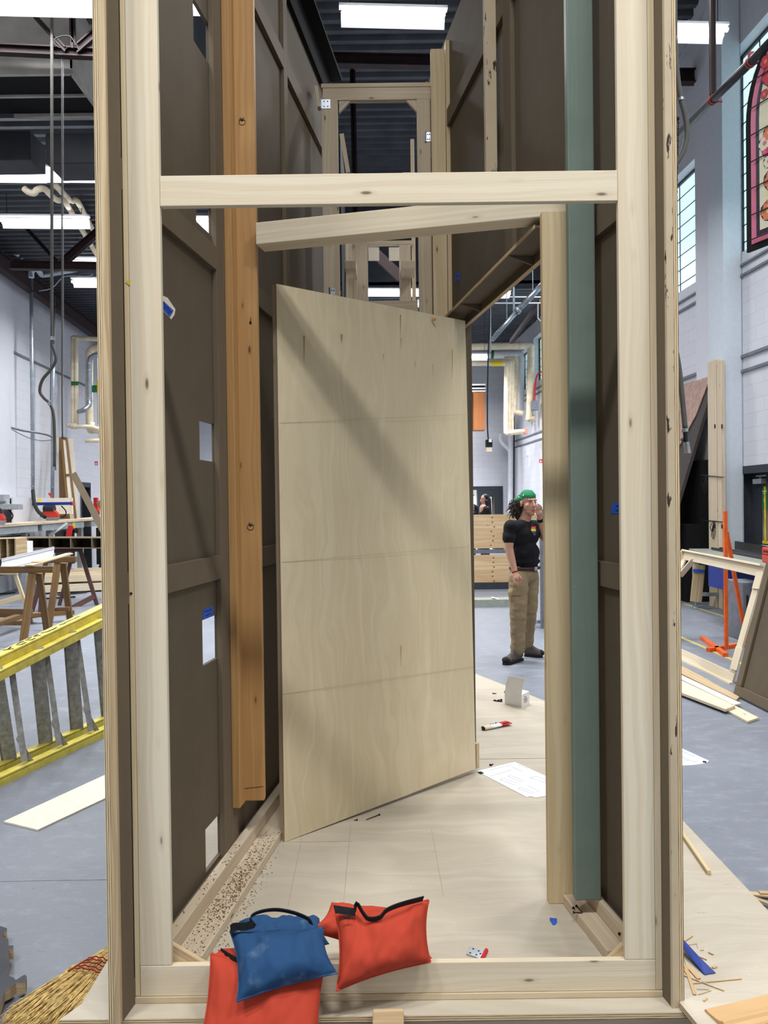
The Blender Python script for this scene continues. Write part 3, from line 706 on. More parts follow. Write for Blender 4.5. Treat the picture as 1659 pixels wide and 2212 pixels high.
for x0, y0, y1, w_ in ((657, 725, 792, .006), (865, 680, 725, .007), (738, 722, 740, .012), (866, 730, 750, .004), (977, 755, 818, .006), (935, 785, 812, .003), (897, 782, 795, .004), (866, 1395, 1440, .004), (828, 765, 775, .005)):
    a, b = ondoor(x0, y0), ondoor(x0, y1); s = d * w_ / 2
    c.slab([b + nrm * .0006, a - s + nrm * .0006, a + s + nrm * .0006][::1] if (a - b).cross(s).dot(nrm) < 0 else [b + nrm * .0006, a + s + nrm * .0006, a - s + nrm * .0006], .0006)
for px, py in ((937, 686),):
    p = ondoor(px, py + 4); c.ell(p, (.012, .002, .01), 0, 10, 6)
plab(c.build('glue_stain', plain('amber_glue', (176, 134, 62), .4), t), 'amber glue drips')
c = MB()
for a, b in (((604, 914), (1012, 895)), ((608, 1215), (1018, 1180)), ((610, 1500), (1022, 1440))): c.board(ondoor(*a) + nrm * .0004, ondoor(*b) + nrm * .0004, .0012, .0006, nrm)
c.build('pencil_line', 'pencil', t)
# ---------------------------------------------------------------- far frame at the back of the tower
YB = 4.5
t = thing('window_frame', 'pale pine window frame at the back of the tower, upper middle', 'timber frame', P(815, 690, YB))
def pb(par, nm, x0, y0, x1, y1, Y, d=.038, mt='pinedusk', g=None, bev=.002):
    ym = (y0 + min(y1, 700)) / 2; a, b = P(x0, ym, Y), P(x1, ym, Y); z0, z1 = P((x0 + x1) / 2, y1, Y).z, P((x0 + x1) / 2, y0, Y).z; c = MB(); c.box((a.x, Y, z0), (b.x, Y + d, z1), L=g); return c.build(nm, mt, par, bevel=bev)
pb(t, 'stud', 697, 216, 732, 1596, YB, g=2); pb(t, 'stud', 903, 214, 932, 1596, YB, g=2); pb(t, 'top_rail', 697, 189, 932, 215.5, YB, g=0); pb(t, 'cap_strip', 693, 179, 934, 188, YB, .09, g=0)
pb(t, 'bottom_rail', 732.5, 650, 902.5, 684, YB, g=0)
for s, x, dx in ((0, 732.6, 26), (1, 902.4, -26)):
    c = MB(); c.slab([P(x, 216, YB + .005), P(x, 244, YB + .005), P(x + dx, 216, YB + .005)] if dx > 0 else [P(x, 216, YB + .005), P(x + dx, 216, YB + .005), P(x, 244, YB + .005)], .02); c.build('corner_gusset', 'pinedusk', t)
def hinge(name, label, px, py, Y, wd, par=None):
    h_ = thing(name, label, 'hinge', P(px, py, Y)); c = MB(); p = P(px, py, Y)
    c.box(p + V((-wd / 2, -.003, -.028)), p + V((wd / 2, 0, .028))); pl = c.build('plate', 'zinc', h_, bevel=.001)
    c = MB(); c.tube([p + V((-wd / 2 - .004, -.005, -.032)), p + V((-wd / 2 - .004, -.005, .032))], .005, 8); c.build('pin', 'steel', h_)
    c = MB()
    for x in (-.2, .2):
        for z in (-.015, .015): c.tube([p + V((x * wd, -.0036, z)), p + V((x * wd, -.002, z))], .004, 8)
    c.build('screw_hole', 'ink', h_)
hinge('hinge', 'zinc hinge on the upper left corner of the back window frame', 704, 225, YB, .055)
hinge('hinge', 'zinc hinge on the right stud of the back window frame by the tall post', 926, 296, YB, .03)
hinge('hinge', 'small zinc hinge on the left stud just above the plywood door top', 719, 633, YB, .03)
c = MB(); c.board(P(683, 190, 4.46), P(690, 235, 4.46), .05, .02, (1, 0, 0)); tag(c.build('wood_block', 'pinedusk', bevel=.002), 'short wooden block beside the hinge at the upper left of the back window frame', 'block')
t = thing('timber_post', 'tall yellow pine post right of the back window frame', 'post', P(955, 700, 4.42))
a = P(935, 690, 4.40); b = P(961, 690, 4.40); zt_ = P(945, 105, 4.40).z
c = MB(); c.box((P(930, 105, 4.4).x, 4.40, DZ), (P(961, 105, 4.40).x, 4.438, zt_), L=2); c.build('face_board', 'post', t, bevel=.003)
c = MB(); c.box((P(962, 105, 4.4).x, 4.40, DZ), (P(971, 105, 4.40).x, 4.489, zt_ + .05), L=2); c.build('return_board', 'post', t, bevel=.003)
# ladder-like frame beyond
YC = 6.0
t = thing('ladder_frame', 'second pale timber frame seen through the back window frame', 'timber frame', P(830, 760, YC))
for a, b in ((768, 795), (863, 888)): pb(t, 'leg', a, 528, b, 1470, YC, g=2)
pb(t, 'top_rail', 760, 520, 893, 528, YC, .05, g=0); pb(t, 'side_rail', 745, 524, 767, 1465, YC + .05, .02, 'pinedusk', 2); pb(t, 'side_rail', 889, 300, 897, 1465, YC + .05, .02, 'pinedusk', 2)
for a, b in ((795.5, 819), (840, 862.5)): pb(t, 'gusset_plate', a, 534, b, 563, YC - .002, .01, 'primer')
for a, b, y0, y1, Y in ((741, 769, 563, 580, YC - .25), (868, 898, 563, 580, YC - .25), (741, 764, 374, 384, YC - .3), (870, 898, 372, 382, YC - .3)):
    tag(pb(None, 'wood_block', a, y0, b, y1, Y, .255 if y0 > 400 else .36, 'pinedusk'), '%s end of a timber bearer, %s side behind the back window frame' % ('lower' if y0 > 400 else 'upper', 'left' if a < 800 else 'right'), 'block')
c = MB(); c.board(P(738, 290, 5.2), P(752, 372, 5.2), .03, .02, (0, 1, 0)); tag(c.build('wood_strip', 'pinedusk'), 'thin pale strut leaning inside the left of the back window frame', 'board')
c = MB(); a, b = P(733, 290, 5.3), P(740, 700, 5.3); c.box((a.x, 5.3, DZ), (b.x, 5.9, a.z)); tag(c.build('masking_flat', 'blackflat'), 'narrow black panel edge behind the left stud of the back window frame', 'panel')
c = MB(); a, b = P(796, 560, 9), P(818, 548, 9); c.board(P(790, 528, 9), P(866, 600, 9), .12, .06, (0, 1, 0)); tag(c.build('diagonal_brace', 'beam'), 'dark diagonal roof brace seen through the second timber frame', 'beam')
# ---------------------------------------------------------------- tape tags
def wtag(w_, name, label, px, mt, n, extra=None):
    c = MB(); pts = [w_.pt(*((lambda h: (h[0], n, h[1]))(w_.hit(x, y, n)))) for x, y in px]
    if (pts[1] - pts[0]).cross(pts[2] - pts[0]).dot(w_.n) < 0: pts.reverse()
    c.slab(pts, .0008); o = c.build(name, mt)
    if label: tag(o, label, 'tape')
    return o
def scrawl(w_, par, pts, n, r=.0007):
    c = MB()
    for a, b in pts:
        ta, za = w_.hit(*a, n); tb_, zb2 = w_.hit(*b, n); c.tube([w_.pt(ta, n, za), w_.pt(tb_, n, zb2)], r, 4)
    c.build('handwriting', 'ink', par)
def zig(x0, y0, x1, y1, k, h):
    p = []; last = (x0, y0)
    for i in range(1, k + 1):
        f = i / k; q = (x0 + (x1 - x0) * f, y0 + (y1 - y0) * f + R(-h, h)); p.append((last, q)); last = q
    return p
o = wtag(WL, 'masking_tape', None, [(346, 636), (362, 643), (379, 668), (377, 680), (370, 690), (346, 666)], 'primer', -.0185); o2 = tag(o, 'pale patch with a slanting blue tape label on the left flat beside the stud', 'tape')
bt_ = wtag(WL, 'blue_label', None, [(346, 643), (375, 671), (367, 685), (346, 663)], 'tape', -.0172); bt_.parent = o; bt_.location = ORG[bt_.name] - ORG[o.name]
scrawl(WL, bt_, zig(350, 652, 372, 674, 9, 3) + zig(349, 658, 366, 676, 7, 3), -.0165)
o = wtag(WL, 'tape_label', 'blue tape label with handwriting above the middle cut-out of the left flat', [(440, 1316), (460, 1310), (460, 1330), (439, 1338)], 'tape', -.0185); scrawl(WL, o, zig(442, 1320, 458, 1316, 9, 3) + zig(444, 1329, 457, 1325, 7, 3), -.0175)
o = wtag(WR, 'tape_label', 'blue tape label half hidden by the right stud on the right flat', [(1318, 1110), (1324, 1087), (1346, 1083), (1346, 1108)], 'tape', -.0185); scrawl(WR, o, zig(1330, 1092, 1342, 1091, 6, 3) + zig(1329, 1102, 1342, 1101, 6, 3), -.0175)
o = wtag(WR, 'tape_label', 'small blue tape label on the far right flat near the gusset box', [(983, 592), (993, 587), (993, 604), (983, 610)], 'tape', -.0185); scrawl(WR, o, zig(985, 598, 991, 595, 4, 2), -.0175)
c = MB()
for px, py in ((296, 608), (293, 791)):
    p = P(px, py, YF - .001); c.ell(p, (.003, .0008, .005), 0, 6, 4)
p = P(276, 610, YF - .001); st = MB(); st.slab([P(270, 610, YF - .0015), P(281, 617, YF - .0015), P(281, 603, YF - .0015)], .0006); tag(st.build('glue_stain', plain('yellow_glue', (216, 178, 60), .4)), 'yellow glue smear on the left stud, upper part', 'stain')
# ---------------------------------------------------------------- sandbags
def pillow(mb, q, th, seed, back=.6, nu=44, nv=34, pinch=.03, wr=.009):
    q = [V(p) for p in q]; n = (q[1] - q[0]).cross(q[3] - q[0]).normalized()
    if n.y > 0: n = -n
    for side, k in ((1, 1.0), (-1, back)):
        def fn(u, v):
            a, b = 2 * u - 1, 2 * v - 1
            uu = u + a * -pinch * (1 - b * b) * 1.0 * abs(a); vv = v - b * pinch * (1 - a * a) * abs(b)
            top = q[0].lerp(q[1], uu); bot = q[3].lerp(q[2], uu); p = top.lerp(bot, vv)
            h = max(0, (1 - abs(a) ** 2.6)) ** .55 * max(0, (1 - abs(b) ** 2.6)) ** .55
            h *= 1 + .25 * b
            w_ = noise.noise(V((u * 5 + seed, v * 2.2, seed * 3.1))) * wr * 1.4 + noise.noise(V((u * 14 + seed, v * 5, 1.7))) * wr * .6
            cr = math.sin((a * 9 + b * 2) + seed) * wr * .35 * (abs(b) ** 2)
            if abs(a) > .999 or abs(b) > .999: p = p + n * noise.noise(V((u * 6 + seed, v * 6, seed))) * .004
            return p + n * side * (th * k * h + (w_ + cr) * min(1, h * 2) * (1 if side > 0 else .3)) + n * .003 * side * min(1, h * 3)
        mb.grid(fn, nu, nv)
        mb_f = mb.f
    return mb
def strap(path, wd, name, par, up=(0, 0, 1), mt='strap', n=5):
    pts = catmull(path, n); c = MB(); up = V(up)
    L = []
    for i, p in enumerate(pts):
        t_ = (pts[min(i + 1, len(pts) - 1)] - pts[max(i - 1, 0)]).normalized(); e = (up - t_ * up.dot(t_)).normalized(); nn = t_.cross(e)
        L.append((p + e * wd / 2, p - e * wd / 2, nn * .0015))
    for (a, b, n1), (c2, d2, n2) in zip(L, L[1:]): c.hexa([a - n1, b - n1, d2 - n2, c2 - n2, a + n1, b + n1, d2 + n2, c2 + n2])
    return c.build(name, mt, par)
redcloth = NT('orange_red_canvas'); _u = redcloth.coord('UV'); _f = redcloth.noise(redcloth.mapv(_u, (160, 160, 1)), 1.0, 2); _g = redcloth.noise(redcloth.coord('Object'), 16, 5)
_c = redcloth.mix(redcloth.math('MULTIPLY', _f, .35), lin((186, 68, 48)), lin((156, 54, 38))); _c = redcloth.mix(redcloth.ramp(_g, [(.68, BW0), (.8, (.5, .5, .5, 1))]), _c, lin((150, 120, 96)))
M['redbag'] = redcloth.done(_c, .8, bump=_f, bs=.1, spec=.15)
bl_ = NT('blue_canvas'); _u = bl_.coord('UV'); _f = bl_.noise(bl_.mapv(_u, (160, 160, 1)), 1.0, 2); _g = bl_.noise(bl_.coord('Object'), 14, 6)
_c = bl_.mix(bl_.math('MULTIPLY', _f, .35), lin((40, 74, 112)), lin((30, 57, 90))); _c = bl_.mix(bl_.ramp(_g, [(.55, BW0), (.8, (.55, .55, .55, 1))]), _c, lin((128, 146, 164)))
M['bluebag'] = bl_.done(_c, .8, bump=_f, bs=.1, spec=.15)
def edge(q, side, seed, pinch, k=24):
    q = [V(p) for p in q]; n = (q[1] - q[0]).cross(q[3] - q[0]).normalized(); n = -n if n.y > 0 else n; out = []
    for i in range(k + 1):
        f = i / k; u, v = {'l': (0, f), 'r': (1, f), 't': (f, 0), 'b': (f, 1)}[side]; a, b = 2 * u - 1, 2 * v - 1
        uu = u + a * -pinch * (1 - b * b) * abs(a); vv = v - b * pinch * (1 - a * a) * abs(b)
        p = q[0].lerp(q[1], uu).lerp(q[3].lerp(q[2], uu), vv); out.append(p + n * noise.noise(V((u * 6 + seed, v * 6, seed))) * .004)
    return out
def seam(q, mt, par, name='seam', r=.0028):
    c = MB(); c.tube([V(p) for p in q], r, 6); return c.build(name, mt, par)
t = thing('sandbag', 'orange-red sandbag at the bottom left, hanging down below the blue one', 'sandbag', P(565, 2190, 2.0), 'weighted sandbags on the bottom plate')
q = [P(456, 2060, 2.075), P(700, 2100, 2.05), P(692, 2290, 1.975), P(424, 2290, 1.965)]
c = MB(); pillow(c, q, .042, 1.3); c.build('front_pouch', 'redbag', t, smooth=True)
c = MB(); pillow(c, [P(470, 2052, 2.16), P(700, 2085, 2.17), P(702, 2106, 2.07), P(458, 2064, 2.08)], .03, 4.1); c.build('top_pouch', 'redbag', t, smooth=True)
seam(edge(q, 'l', 1.3, .03), 'redbag', t); seam(edge(q, 't', 1.3, .03), 'redbag', t)
strap([P(478, 2058, 2.10), P(497, 2070, 2.07), P(520, 2083, 2.055), P(560, 2092, 2.06)], .025, 'handle_strap', t)
t = thing('sandbag', 'blue sandbag lying across the two orange-red ones', 'sandbag', P(610, 2090, 2.08), 'weighted sandbags on the bottom plate')
q = [P(497, 2012, 2.10), P(700, 2004, 2.12), P(730, 2102, 2.02), P(512, 2164, 1.955)]
c = MB(); pillow(c, q, .05, 2.2, pinch=.05); c.build('front_pouch', 'bluebag', t, smooth=True)
c = MB(); pillow(c, [P(516, 1990, 2.24), P(690, 1982, 2.26), P(712, 2040, 2.13), P(510, 2040, 2.13)], .035, 7.7); c.build('back_pouch', 'bluebag', t, smooth=True)
strap([P(500, 2016, 2.085), P(505, 2003, 2.075), P(530, 2001, 2.075), P(548, 1996, 2.075)], .022, 'webbing', t)
strap([P(551, 2000, 2.08), P(541, 1982, 2.085), P(560, 1970, 2.10), P(595, 1965, 2.11), P(632, 1971, 2.11), P(664, 1984, 2.10), P(672, 1996, 2.10)], .02, 'handle_strap', t, up=(.2, -.6, .7))
[seam(edge(q, e_, 2.2, .05), 'bluebag', t) for e_ in 'ltb']
t = thing('sandbag', 'orange-red sandbag sitting upright on the bottom plate right of the blue one', 'sandbag', P(830, 2080, 2.12), 'weighted sandbags on the bottom plate')
q = [P(724, 1972, 2.13), P(926, 1944, 2.15), P(930, 2078, 2.085), P(727, 2140, 2.02)]
c = MB(); pillow(c, q, .055, 3.4, pinch=.045); c.build('front_pouch', 'redbag', t, smooth=True)
[seam(edge(q, e_, 3.4, .045), 'redbag', t) for e_ in 'ltrb']
c = MB(); pillow(c, [P(716, 1949, 2.27), P(880, 1962, 2.27), P(948, 2088, 2.20), P(664, 2012, 2.19)], .04, 9.4, pinch=.05); c.build('back_pouch', 'redbag', t, smooth=True)
c = MB(); c.slab([P(720, 1955, 2.105), P(724, 1973, 2.095), P(768, 1979, 2.085), P(765, 1962, 2.095)], .004); c.build('webbing', 'strap', t)
strap([P(766, 1972, 2.085), P(771, 1952, 2.085), P(784, 1972, 2.08), P(797, 1985, 2.075), P(820, 1982, 2.07), P(836, 1966, 2.08), P(868, 1953, 2.10), P(914, 1941, 2.13)], .020, 'handle_strap', t, up=(0, -.5, .85))
c = MB(); c.slab([P(741, 1980, 2.075), P(742, 1985, 2.073), P(756, 1986, 2.072), P(755, 1981, 2.074)], .002); c.build('maker_tag', 'ink', t)
# block against the platform front
c = MB(); a = P(805, 2188, 2.03); b = P(872, 2188, 2.03); c.box((a.x, 1.96, 0), (b.x, 2.05, a.z)); tag(c.build('wood_block', 'raw', bevel=.004), 'small pale wood block against the platform front edge, bottom middle', 'block')
# ---------------------------------------------------------------- left: ladder on its side
t = thing('stepladder', 'yellow fibreglass stepladder lying on its side with grey aluminium steps, bottom left', 'ladder', G(120, 1640, 0))
Yn, Yf = 3.95, 6.6
def lad(px0, py0, px1, py1, Yn=Yn, Yf=Yf):
    """rail line through two pixels, extended both ways at depths Yn..Yf"""
    A = P(px0, py0, 4.35); B = P(px1, py1, 5.45); d = (B - A) / (5.45 - 4.35)
    return A + d * (Yn - 4.35), A + d * (Yf - 4.35)
def lrail(nm, l, wv, th, off=V((0, 0, 0))):
    c = MB(); a, b = l[0] + off, l[1] + off
    c.board(a, b, wv, th, (0, 0, 1)); c.board(a + V((0, 0, -.012)), b + V((0, 0, -.012)), .012, .045, (0, 0, 1), off=(wv / 2 - .006, -.02)); c.board(a, b, .012, .045, (0, 0, 1), off=(-wv / 2 + .006, -.02))
    return c.build(nm, 'yellow', t, bevel=.002)
U1 = lad(0, 1418, 222, 1313); U2 = lad(0, 1443, 222, 1333)
r1 = lrail('side_rail', U1, .075, .012, V((-.03, .04, 0))); r2 = lrail('side_rail', U2, .06, .012, V((.02, -.02, 0)))
g0, g1 = G(0, 1650, .05), G(228, 1548, .05); h0_, h1_ = G(0, 1676, .05), G(228, 1571, .05)
def ext(a, b, k0=-.5, k1=1.6): return a + (b - a) * k0, a + (b - a) * k1
L1 = ext(g0, g1); L2 = ext(h0_, h1_); lrail('side_rail', L1, .06, .012); lrail('side_rail', L2, .06, .012)
def atpx(l, px):
    lo, hi = 0.0, 1.0
    for _ in range(40):
        m_ = (lo + hi) / 2; p = l[0].lerp(l[1], m_); x = CX + FPX * (p - CAM).dot(_R) / (p - CAM).dot(_F)
        if x < px: lo = m_
        else: hi = m_
    return l[0].lerp(l[1], lo)
for a, b in ((-12, 20), (78, 99), (150, 166), (213, 232)):
    c = MB(); A, B = atpx(U1, a), atpx(L1, b); c.board(A - V((0, 0, .055)), B, .085, .03, (0.5, -1, 0)); c.board(A - V((0, 0, .055)), B, .012, .05, (.5, -1, 0), off=(.036, -.01)); c.build('step', 'alu', t, bevel=.002)
for a, b in ((25, 53), (100, 128), (166, 196)):
    c = MB(); A, B = atpx(U2, a), atpx(L2, b); c.board(A - V((0, 0, .05)), B + V((0, 0, .02)), .035, .03, (0.5, -1, 0)); c.build('rear_brace', 'alu', t, bevel=.002)
    c = MB(); c.board(A.lerp(B, .82), atpx(L1, b - 12).lerp(A, .2), .03, .006, (.5, -1, 0)); c.board(A.lerp(B, .84), atpx(L2, b + 14), .03, .006, (.5, -1, 0)); c.build('corner_brace', 'alu', t)
c = MB()
d_ = (U1[1] - U1[0]).normalized(); sd = V((d_.y, -d_.x, 0)).normalized()
def mark(px, k, ln, wd, ang=0.0):
    p = atpx((U1[0] + V((-.03, .04, .0075)), U1[1] + V((-.03, .04, .0075))), px) + sd * k; dd_ = (d_ * math.cos(ang) + sd * math.sin(ang)); c.board(p - dd_ * ln / 2, p + dd_ * ln / 2, wd, .001, (0, 0, 1))
for px, k, ln, a in ((18, .0, .06, .9), (24, -.01, .05, -.3), (40, .0, .03, 1.5), (45, .018, .05, 0), (50, -.018, .05, .2), (62, 0, .045, 1.4), (66, .02, .04, 0), (70, -.02, .04, 0), (80, 0, .045, .8), (84, -.018, .035, 0), (98, .0, .06, .5), (104, .01, .06, .1), (114, .012, .06, -.1), (135, .0, .05, .3)): mark(px, k, ln, .010, a)
for px in range(143, 172, 4): mark(px, R(-.004, .004), .022, .005, R(.6, 1.5))
plab(c.build('lettering', 'ink', r1), 'worn black lettering')
# ---------------------------------------------------------------- offcut on the floor, broom, prop cut-outs
c = MB(); c.slab([G(8, 1774, .008), G(82, 1792, .008), G(300, 1690, .008), G(300, 1640, .008)], .008); tag(c.build('plywood_offcut', 'primer'), 'long cream board lying flat on the grey floor left of the tower', 'board')
c = MB(); a, b = G(-60, 1904, .001), G(330, 1898, .001); c.board(a, b, .004, .001, (0, 0, 1)); tag(c.build('floor_joint', 'line'), 'thin pale joint line across the grey floor, lower left', 'floor joint')
t = thing('broom', 'corn broom with red stitching lying on the floor beside the platform', 'broom', G(120, 2150, .03))
c = MB(); hd = G(250, 2050, .06); 
def bmid(k): return G(262, 2045, .05).lerp(G(60, 2240, .05), k)
ax = (bmid(1) - bmid(0)).normalized(); sd = V((-ax.y, ax.x, 0))
for i in range(520):
    u = R(-1, 1); kk = 1 - .08 * abs(u) + R(-.07, .05); pts = []
    for f in (0, .22, .42, .7, 1):
        wd = .022 + .045 * min(1, f * 2.4) + .075 * max(0, f - .3); pts.append(bmid(f * kk) + sd * u * wd + V((0, 0, R(-.02, .03) * (.5 + f * .4) + .0)) + sd * R(-.012, .012) * f)
    c.tube(catmull(pts, 2), [.0024] * (len(catmull(pts, 2)) - 2) + [.0016, .0008], 4, cap=False)
plab(c.build('bristles', 'bristle', t, smooth=True), 'straw bristles')
for k in (.27, .30, .34, .38, .41):
    c = MB(); wd = .022 + .045 * min(1, k * 2.4) + .075 * max(0, k - .3) + .006
    c.tube([bmid(k) + sd * (wd * math.cos(a)) + ax * (.0028 * math.sin(a * 13)) + V((0, 0, .034 * math.sin(a) + .002)) for a in [i * math.pi / 40 for i in range(81)]], .0021, 6); c.build('stitching', 'thread', t)
c = MB(); c.tube([bmid(.06), bmid(-.25), bmid(-.6) + V((0, 0, .02))], .013, 10); c.build('handle', 'post', t)
def cutout(name, label, px, th, z):
    c = MB(); pts = [G(x, y, z) for x, y in px]; 
    n = sum((((pts[i].x * pts[(i + 1) % len(pts)].y) - (pts[(i + 1) % len(pts)].x * pts[i].y)) for i in range(len(pts))))
    c.prism([(p.x, p.y) for p in pts], z - th, z, 0, 1); return tag(c.build(name, ['blackface', 'raw']), label, 'prop')
M['blackface'] = plain('charcoal_board_face', (58, 60, 66), .6, var=.12, scale=5)
cutout('prop_cutout', 'dark notched plywood cut-out standing low at the left edge of the picture', [(-40, 1990), (0, 2000), (15, 2005), (15, 2013), (6, 2013), (6, 2024), (18, 2028), (19, 2042), (29, 2042), (29, 2050), (19, 2051), (20, 2070), (14, 2106), (30, 2112), (34, 2117), (48, 2108), (54, 2105), (58, 2110), (55, 2122), (48, 2124), (34, 2124), (22, 2134), (10, 2140), (0, 2170), (-30, 2230)], .035, .05)
# ---------------------------------------------------------------- sawhorses and what lies on them
def leg(c, a, b, w_=.085, th=.03, n=(0, 1, 0)): c.board(a, b, w_, th, n)
def horse(label, beam_px, Y, legs, mt, bh=.085, Yb=None, braces=()):
    a, b = P(*beam_px[0], Y), P(*beam_px[1], Y if Yb is None else Yb)
    t = thing('sawhorse', label, 'sawhorse', V(((a.x + b.x) / 2, Y, 0)))
    c = MB(); c.board(a, b, .05, bh, (0, 0, 1)); c.build('beam', mt, t, bevel=.003)
    for (x0, y0, Y0), (x1, y1, Y1), w_ in legs:
        A = P(x0, y0, Y0); B = P(x1, y1, Y1)
        if B.z > 0: B = A + (B - A) * (A.z / max(.05, (A.z - B.z)))
        c = MB(); c.board(A, B, w_, .035, (0, 1, 0)); c.build('leg', mt, t, bevel=.003)
    for (x0, y0, Y0), (x1, y1, Y1), w_ in braces:
        c = MB(); c.board(P(x0, y0, Y0), P(x1, y1, Y1), w_, .03, (0, 1, 0)); c.build('brace', mt, t, bevel=.003)
    return t
horse('front brown wooden sawhorse under the near end of the white moulding', ((-60, 1231), (116, 1230)), 8.6, [((70, 1238, 8.6), (56, 1345, 8.4), .085), ((84, 1238, 8.65), (100, 1350, 8.9), .075), ((-40, 1240, 8.6), (-60, 1350, 8.4), .085)], 'brownwood', .075, None, [((-30, 1320, 8.5), (70, 1322, 8.5), .06)])
horse('second brown wooden sawhorse just right of the front one', ((95, 1210), (165, 1208)), 9.6, [((125, 1216, 9.6), (108, 1335, 9.4), .08), ((136, 1216, 9.65), (152, 1345, 9.9), .08)], 'brownwood', .075, None, [((100, 1318, 9.5), (150, 1315, 9.5), .05)])
horse('dark red sawhorse carrying the far end of the ribbed box frame', ((118, 1190), (178, 1187)), 12.0, [((174, 1190, 12.0), (209, 1305, 12.0), .06), ((158, 1193, 12), (140, 1262, 12), .05), ((140, 1262, 12.0), (160, 1345, 11.6), .05)], 'darkwood', .06, None, [((158, 1312, 11.8), (204, 1288, 12.0), .08)])
horse('pale wooden sawhorse partly hidden at the left edge', ((-40, 1238), (38, 1238)), 10.2, [((32, 1238, 10.2), (60, 1322, 10.2), .05)], 'pine2', .04, None, [((-20, 1308, 10.1), (48, 1288, 10.2), .07)])
horse('dark sawhorse with a red leg behind the brown ones', ((70, 1195), (108, 1192)), 11.4, [((105, 1195, 11.4), (72, 1310, 11.3), .06), ((93, 1230, 11.4), (88, 1300, 11.3), .05)], 'darkwood', .06)
# white moulding
def extr(prof, A, B, u, v, mt, name, label, cat):
    c = MB()
    for (p, q) in zip(prof, prof[1:] + prof[:1]):
        a, b = A + u * p[0] + v * p[1], A + u * q[0] + v * q[1]; L = B - A; c.face([a, b, b + L, a + L], [(0, p[1]), (0, q[1]), (L.length, q[1]), (L.length, p[1])])
    c.face([A + u * p[0] + v * p[1] for p in prof][::-1], [(p[0], p[1]) for p in prof][::-1]); c.face([B + u * p[0] + v * p[1] for p in prof], [(p[0], p[1]) for p in prof])
    return tag(c.build(name, mt, merge=True), label, cat)
A, B = P(6, 1206, 8.9), P(118, 1180, 9.6)
pr = [(0, 0), (.035, 0), (.035, -.012), (.024, -.018), (.045, -.022), (.045, -.036), (.032, -.042), (.034, -.055), (.045, -.075), (.065, -.098), (.095, -.118), (.135, -.132), (.135, -.145), (.122, -.150), (.165, -.158), (.165, -.178), (.14, -.178), (.11, -.15), (.07, -.12), (.03, -.08), (.0, -.03)]
extr([(x * 1.1 + .02, y * .92) for x, y in pr], A, B, V((.25, -.97, 0)), V((0, 0, 1)), 'moulding_white', 'crown_moulding', 'length of white crown moulding resting on the brown sawhorses', 'moulding')
for i, (a, b, w_) in enumerate((((62, 1222, 8.55), (150, 1196, 9.4), .10), ((75, 1215, 8.7), (120, 1204, 9.2), .08))):
    c = MB(); c.board(P(*a), P(*b), w_, .015, (0, 0, 1)); tag(c.build('wood_lath', 'raw'), ('longer' if i == 0 else 'shorter') + ' thin pale slat lying beside the white moulding', 'board')
# ribbed boxes
def ribbed(label, A, B, h, dp, n, mt):
    t = thing('ribbed_frame', label, 'timber frame', (A + B) / 2 - V((0, 0, h))); d = (B - A); e = V((-d.y, d.x, 0)).normalized()
    if e.y < 0: e = -e
    c = MB(); c.board(A, B, dp, .012, (0, 0, 1)); c.build('top_panel', mt, t)
    c = MB(); c.board(A - V((0, 0, h)), B - V((0, 0, h)), dp, .012, (0, 0, 1)); c.build('bottom_panel', mt, t)
    c = MB(); c.board(A - V((0, 0, h / 2)) + e * dp / 2, B - V((0, 0, h / 2)) + e * dp / 2, .01, h, (0, 0, 1)); c.build('back_panel', 'brown', t)
    for i in range(n + 1):
        p = A + d * (i / n); c = MB(); c.box(p - e * dp / 2 + V((-.009, 0, -h + .006)), p + e * dp / 2 + V((.009, 0, -.006))); c.build('rib', mt, t)
    return t
ribbed('long brown ribbed box frame lying across the sawhorses in the left background', P(30, 1161, 12.0), P(300, 1161, 12.0), .16, .45, 6, 'brownrail')
ribbed('pale ribbed box frame at the left edge beside the long brown one', P(-60, 1165, 9.7), P(45, 1162, 9.7), .26, .3, 6, 'raw')
c = MB(); a, b = P(28, 1170, 10.5), P(57, 1197, 10.5); c.box((a.x, 10.4, b.z), (b.x, 10.7, a.z)); tag(c.build('white_box', 'card'), 'small white box behind the pale ribbed frame, left edge', 'box')
# crates on the floor in the background
def tray(label, px, Y, w_, d, h, rz):
    t = thing('wooden_tray', label, 'crate', V((P(*px, Y).x, Y, 0))); o = P(*px, Y)
    z0 = max(0, o.z)
    cs, sn = math.cos(rz), math.sin(rz)
    def q(x, y): return V((o.x + x * cs - y * sn, Y + x * sn + y * cs, z0))
    for nm, a, b in (('side', (-w_ / 2, -d / 2), (w_ / 2, -d / 2)), ('side', (-w_ / 2, d / 2), (w_ / 2, d / 2)), ('end', (-w_ / 2, -d / 2), (-w_ / 2, d / 2)), ('end', (w_ / 2, -d / 2), (w_ / 2, d / 2))):
        c = MB(); A, B = q(*a), q(*b); c.board(A + V((0, 0, h / 2)), B + V((0, 0, h / 2)), .02, h, (0, 0, 1)); c.build(nm, 'pine', t, bevel=.002)
    c = MB(); c.hexa([q(-w_ / 2, -d / 2), q(w_ / 2, -d / 2), q(w_ / 2, d / 2), q(-w_ / 2, d / 2)] + [p + V((0, 0, .012)) for p in (q(-w_ / 2, -d / 2), q(w_ / 2, -d / 2), q(w_ / 2, d / 2), q(-w_ / 2, d / 2))]); c.build('bottom', 'pine2', t)
tray('lower pale wooden tray on the floor behind the red sawhorse', (178, 1272), 14.2, 1.5, .8, .14, .35)
tray('upper pale wooden tray stacked on the lower one behind the red sawhorse', (165, 1253), 14.25, 1.25, .7, .13, .28)
tray('rear pale wooden tray behind the stacked ones, left background', (178, 1246), 14.95, .95, .5, .16, .05)
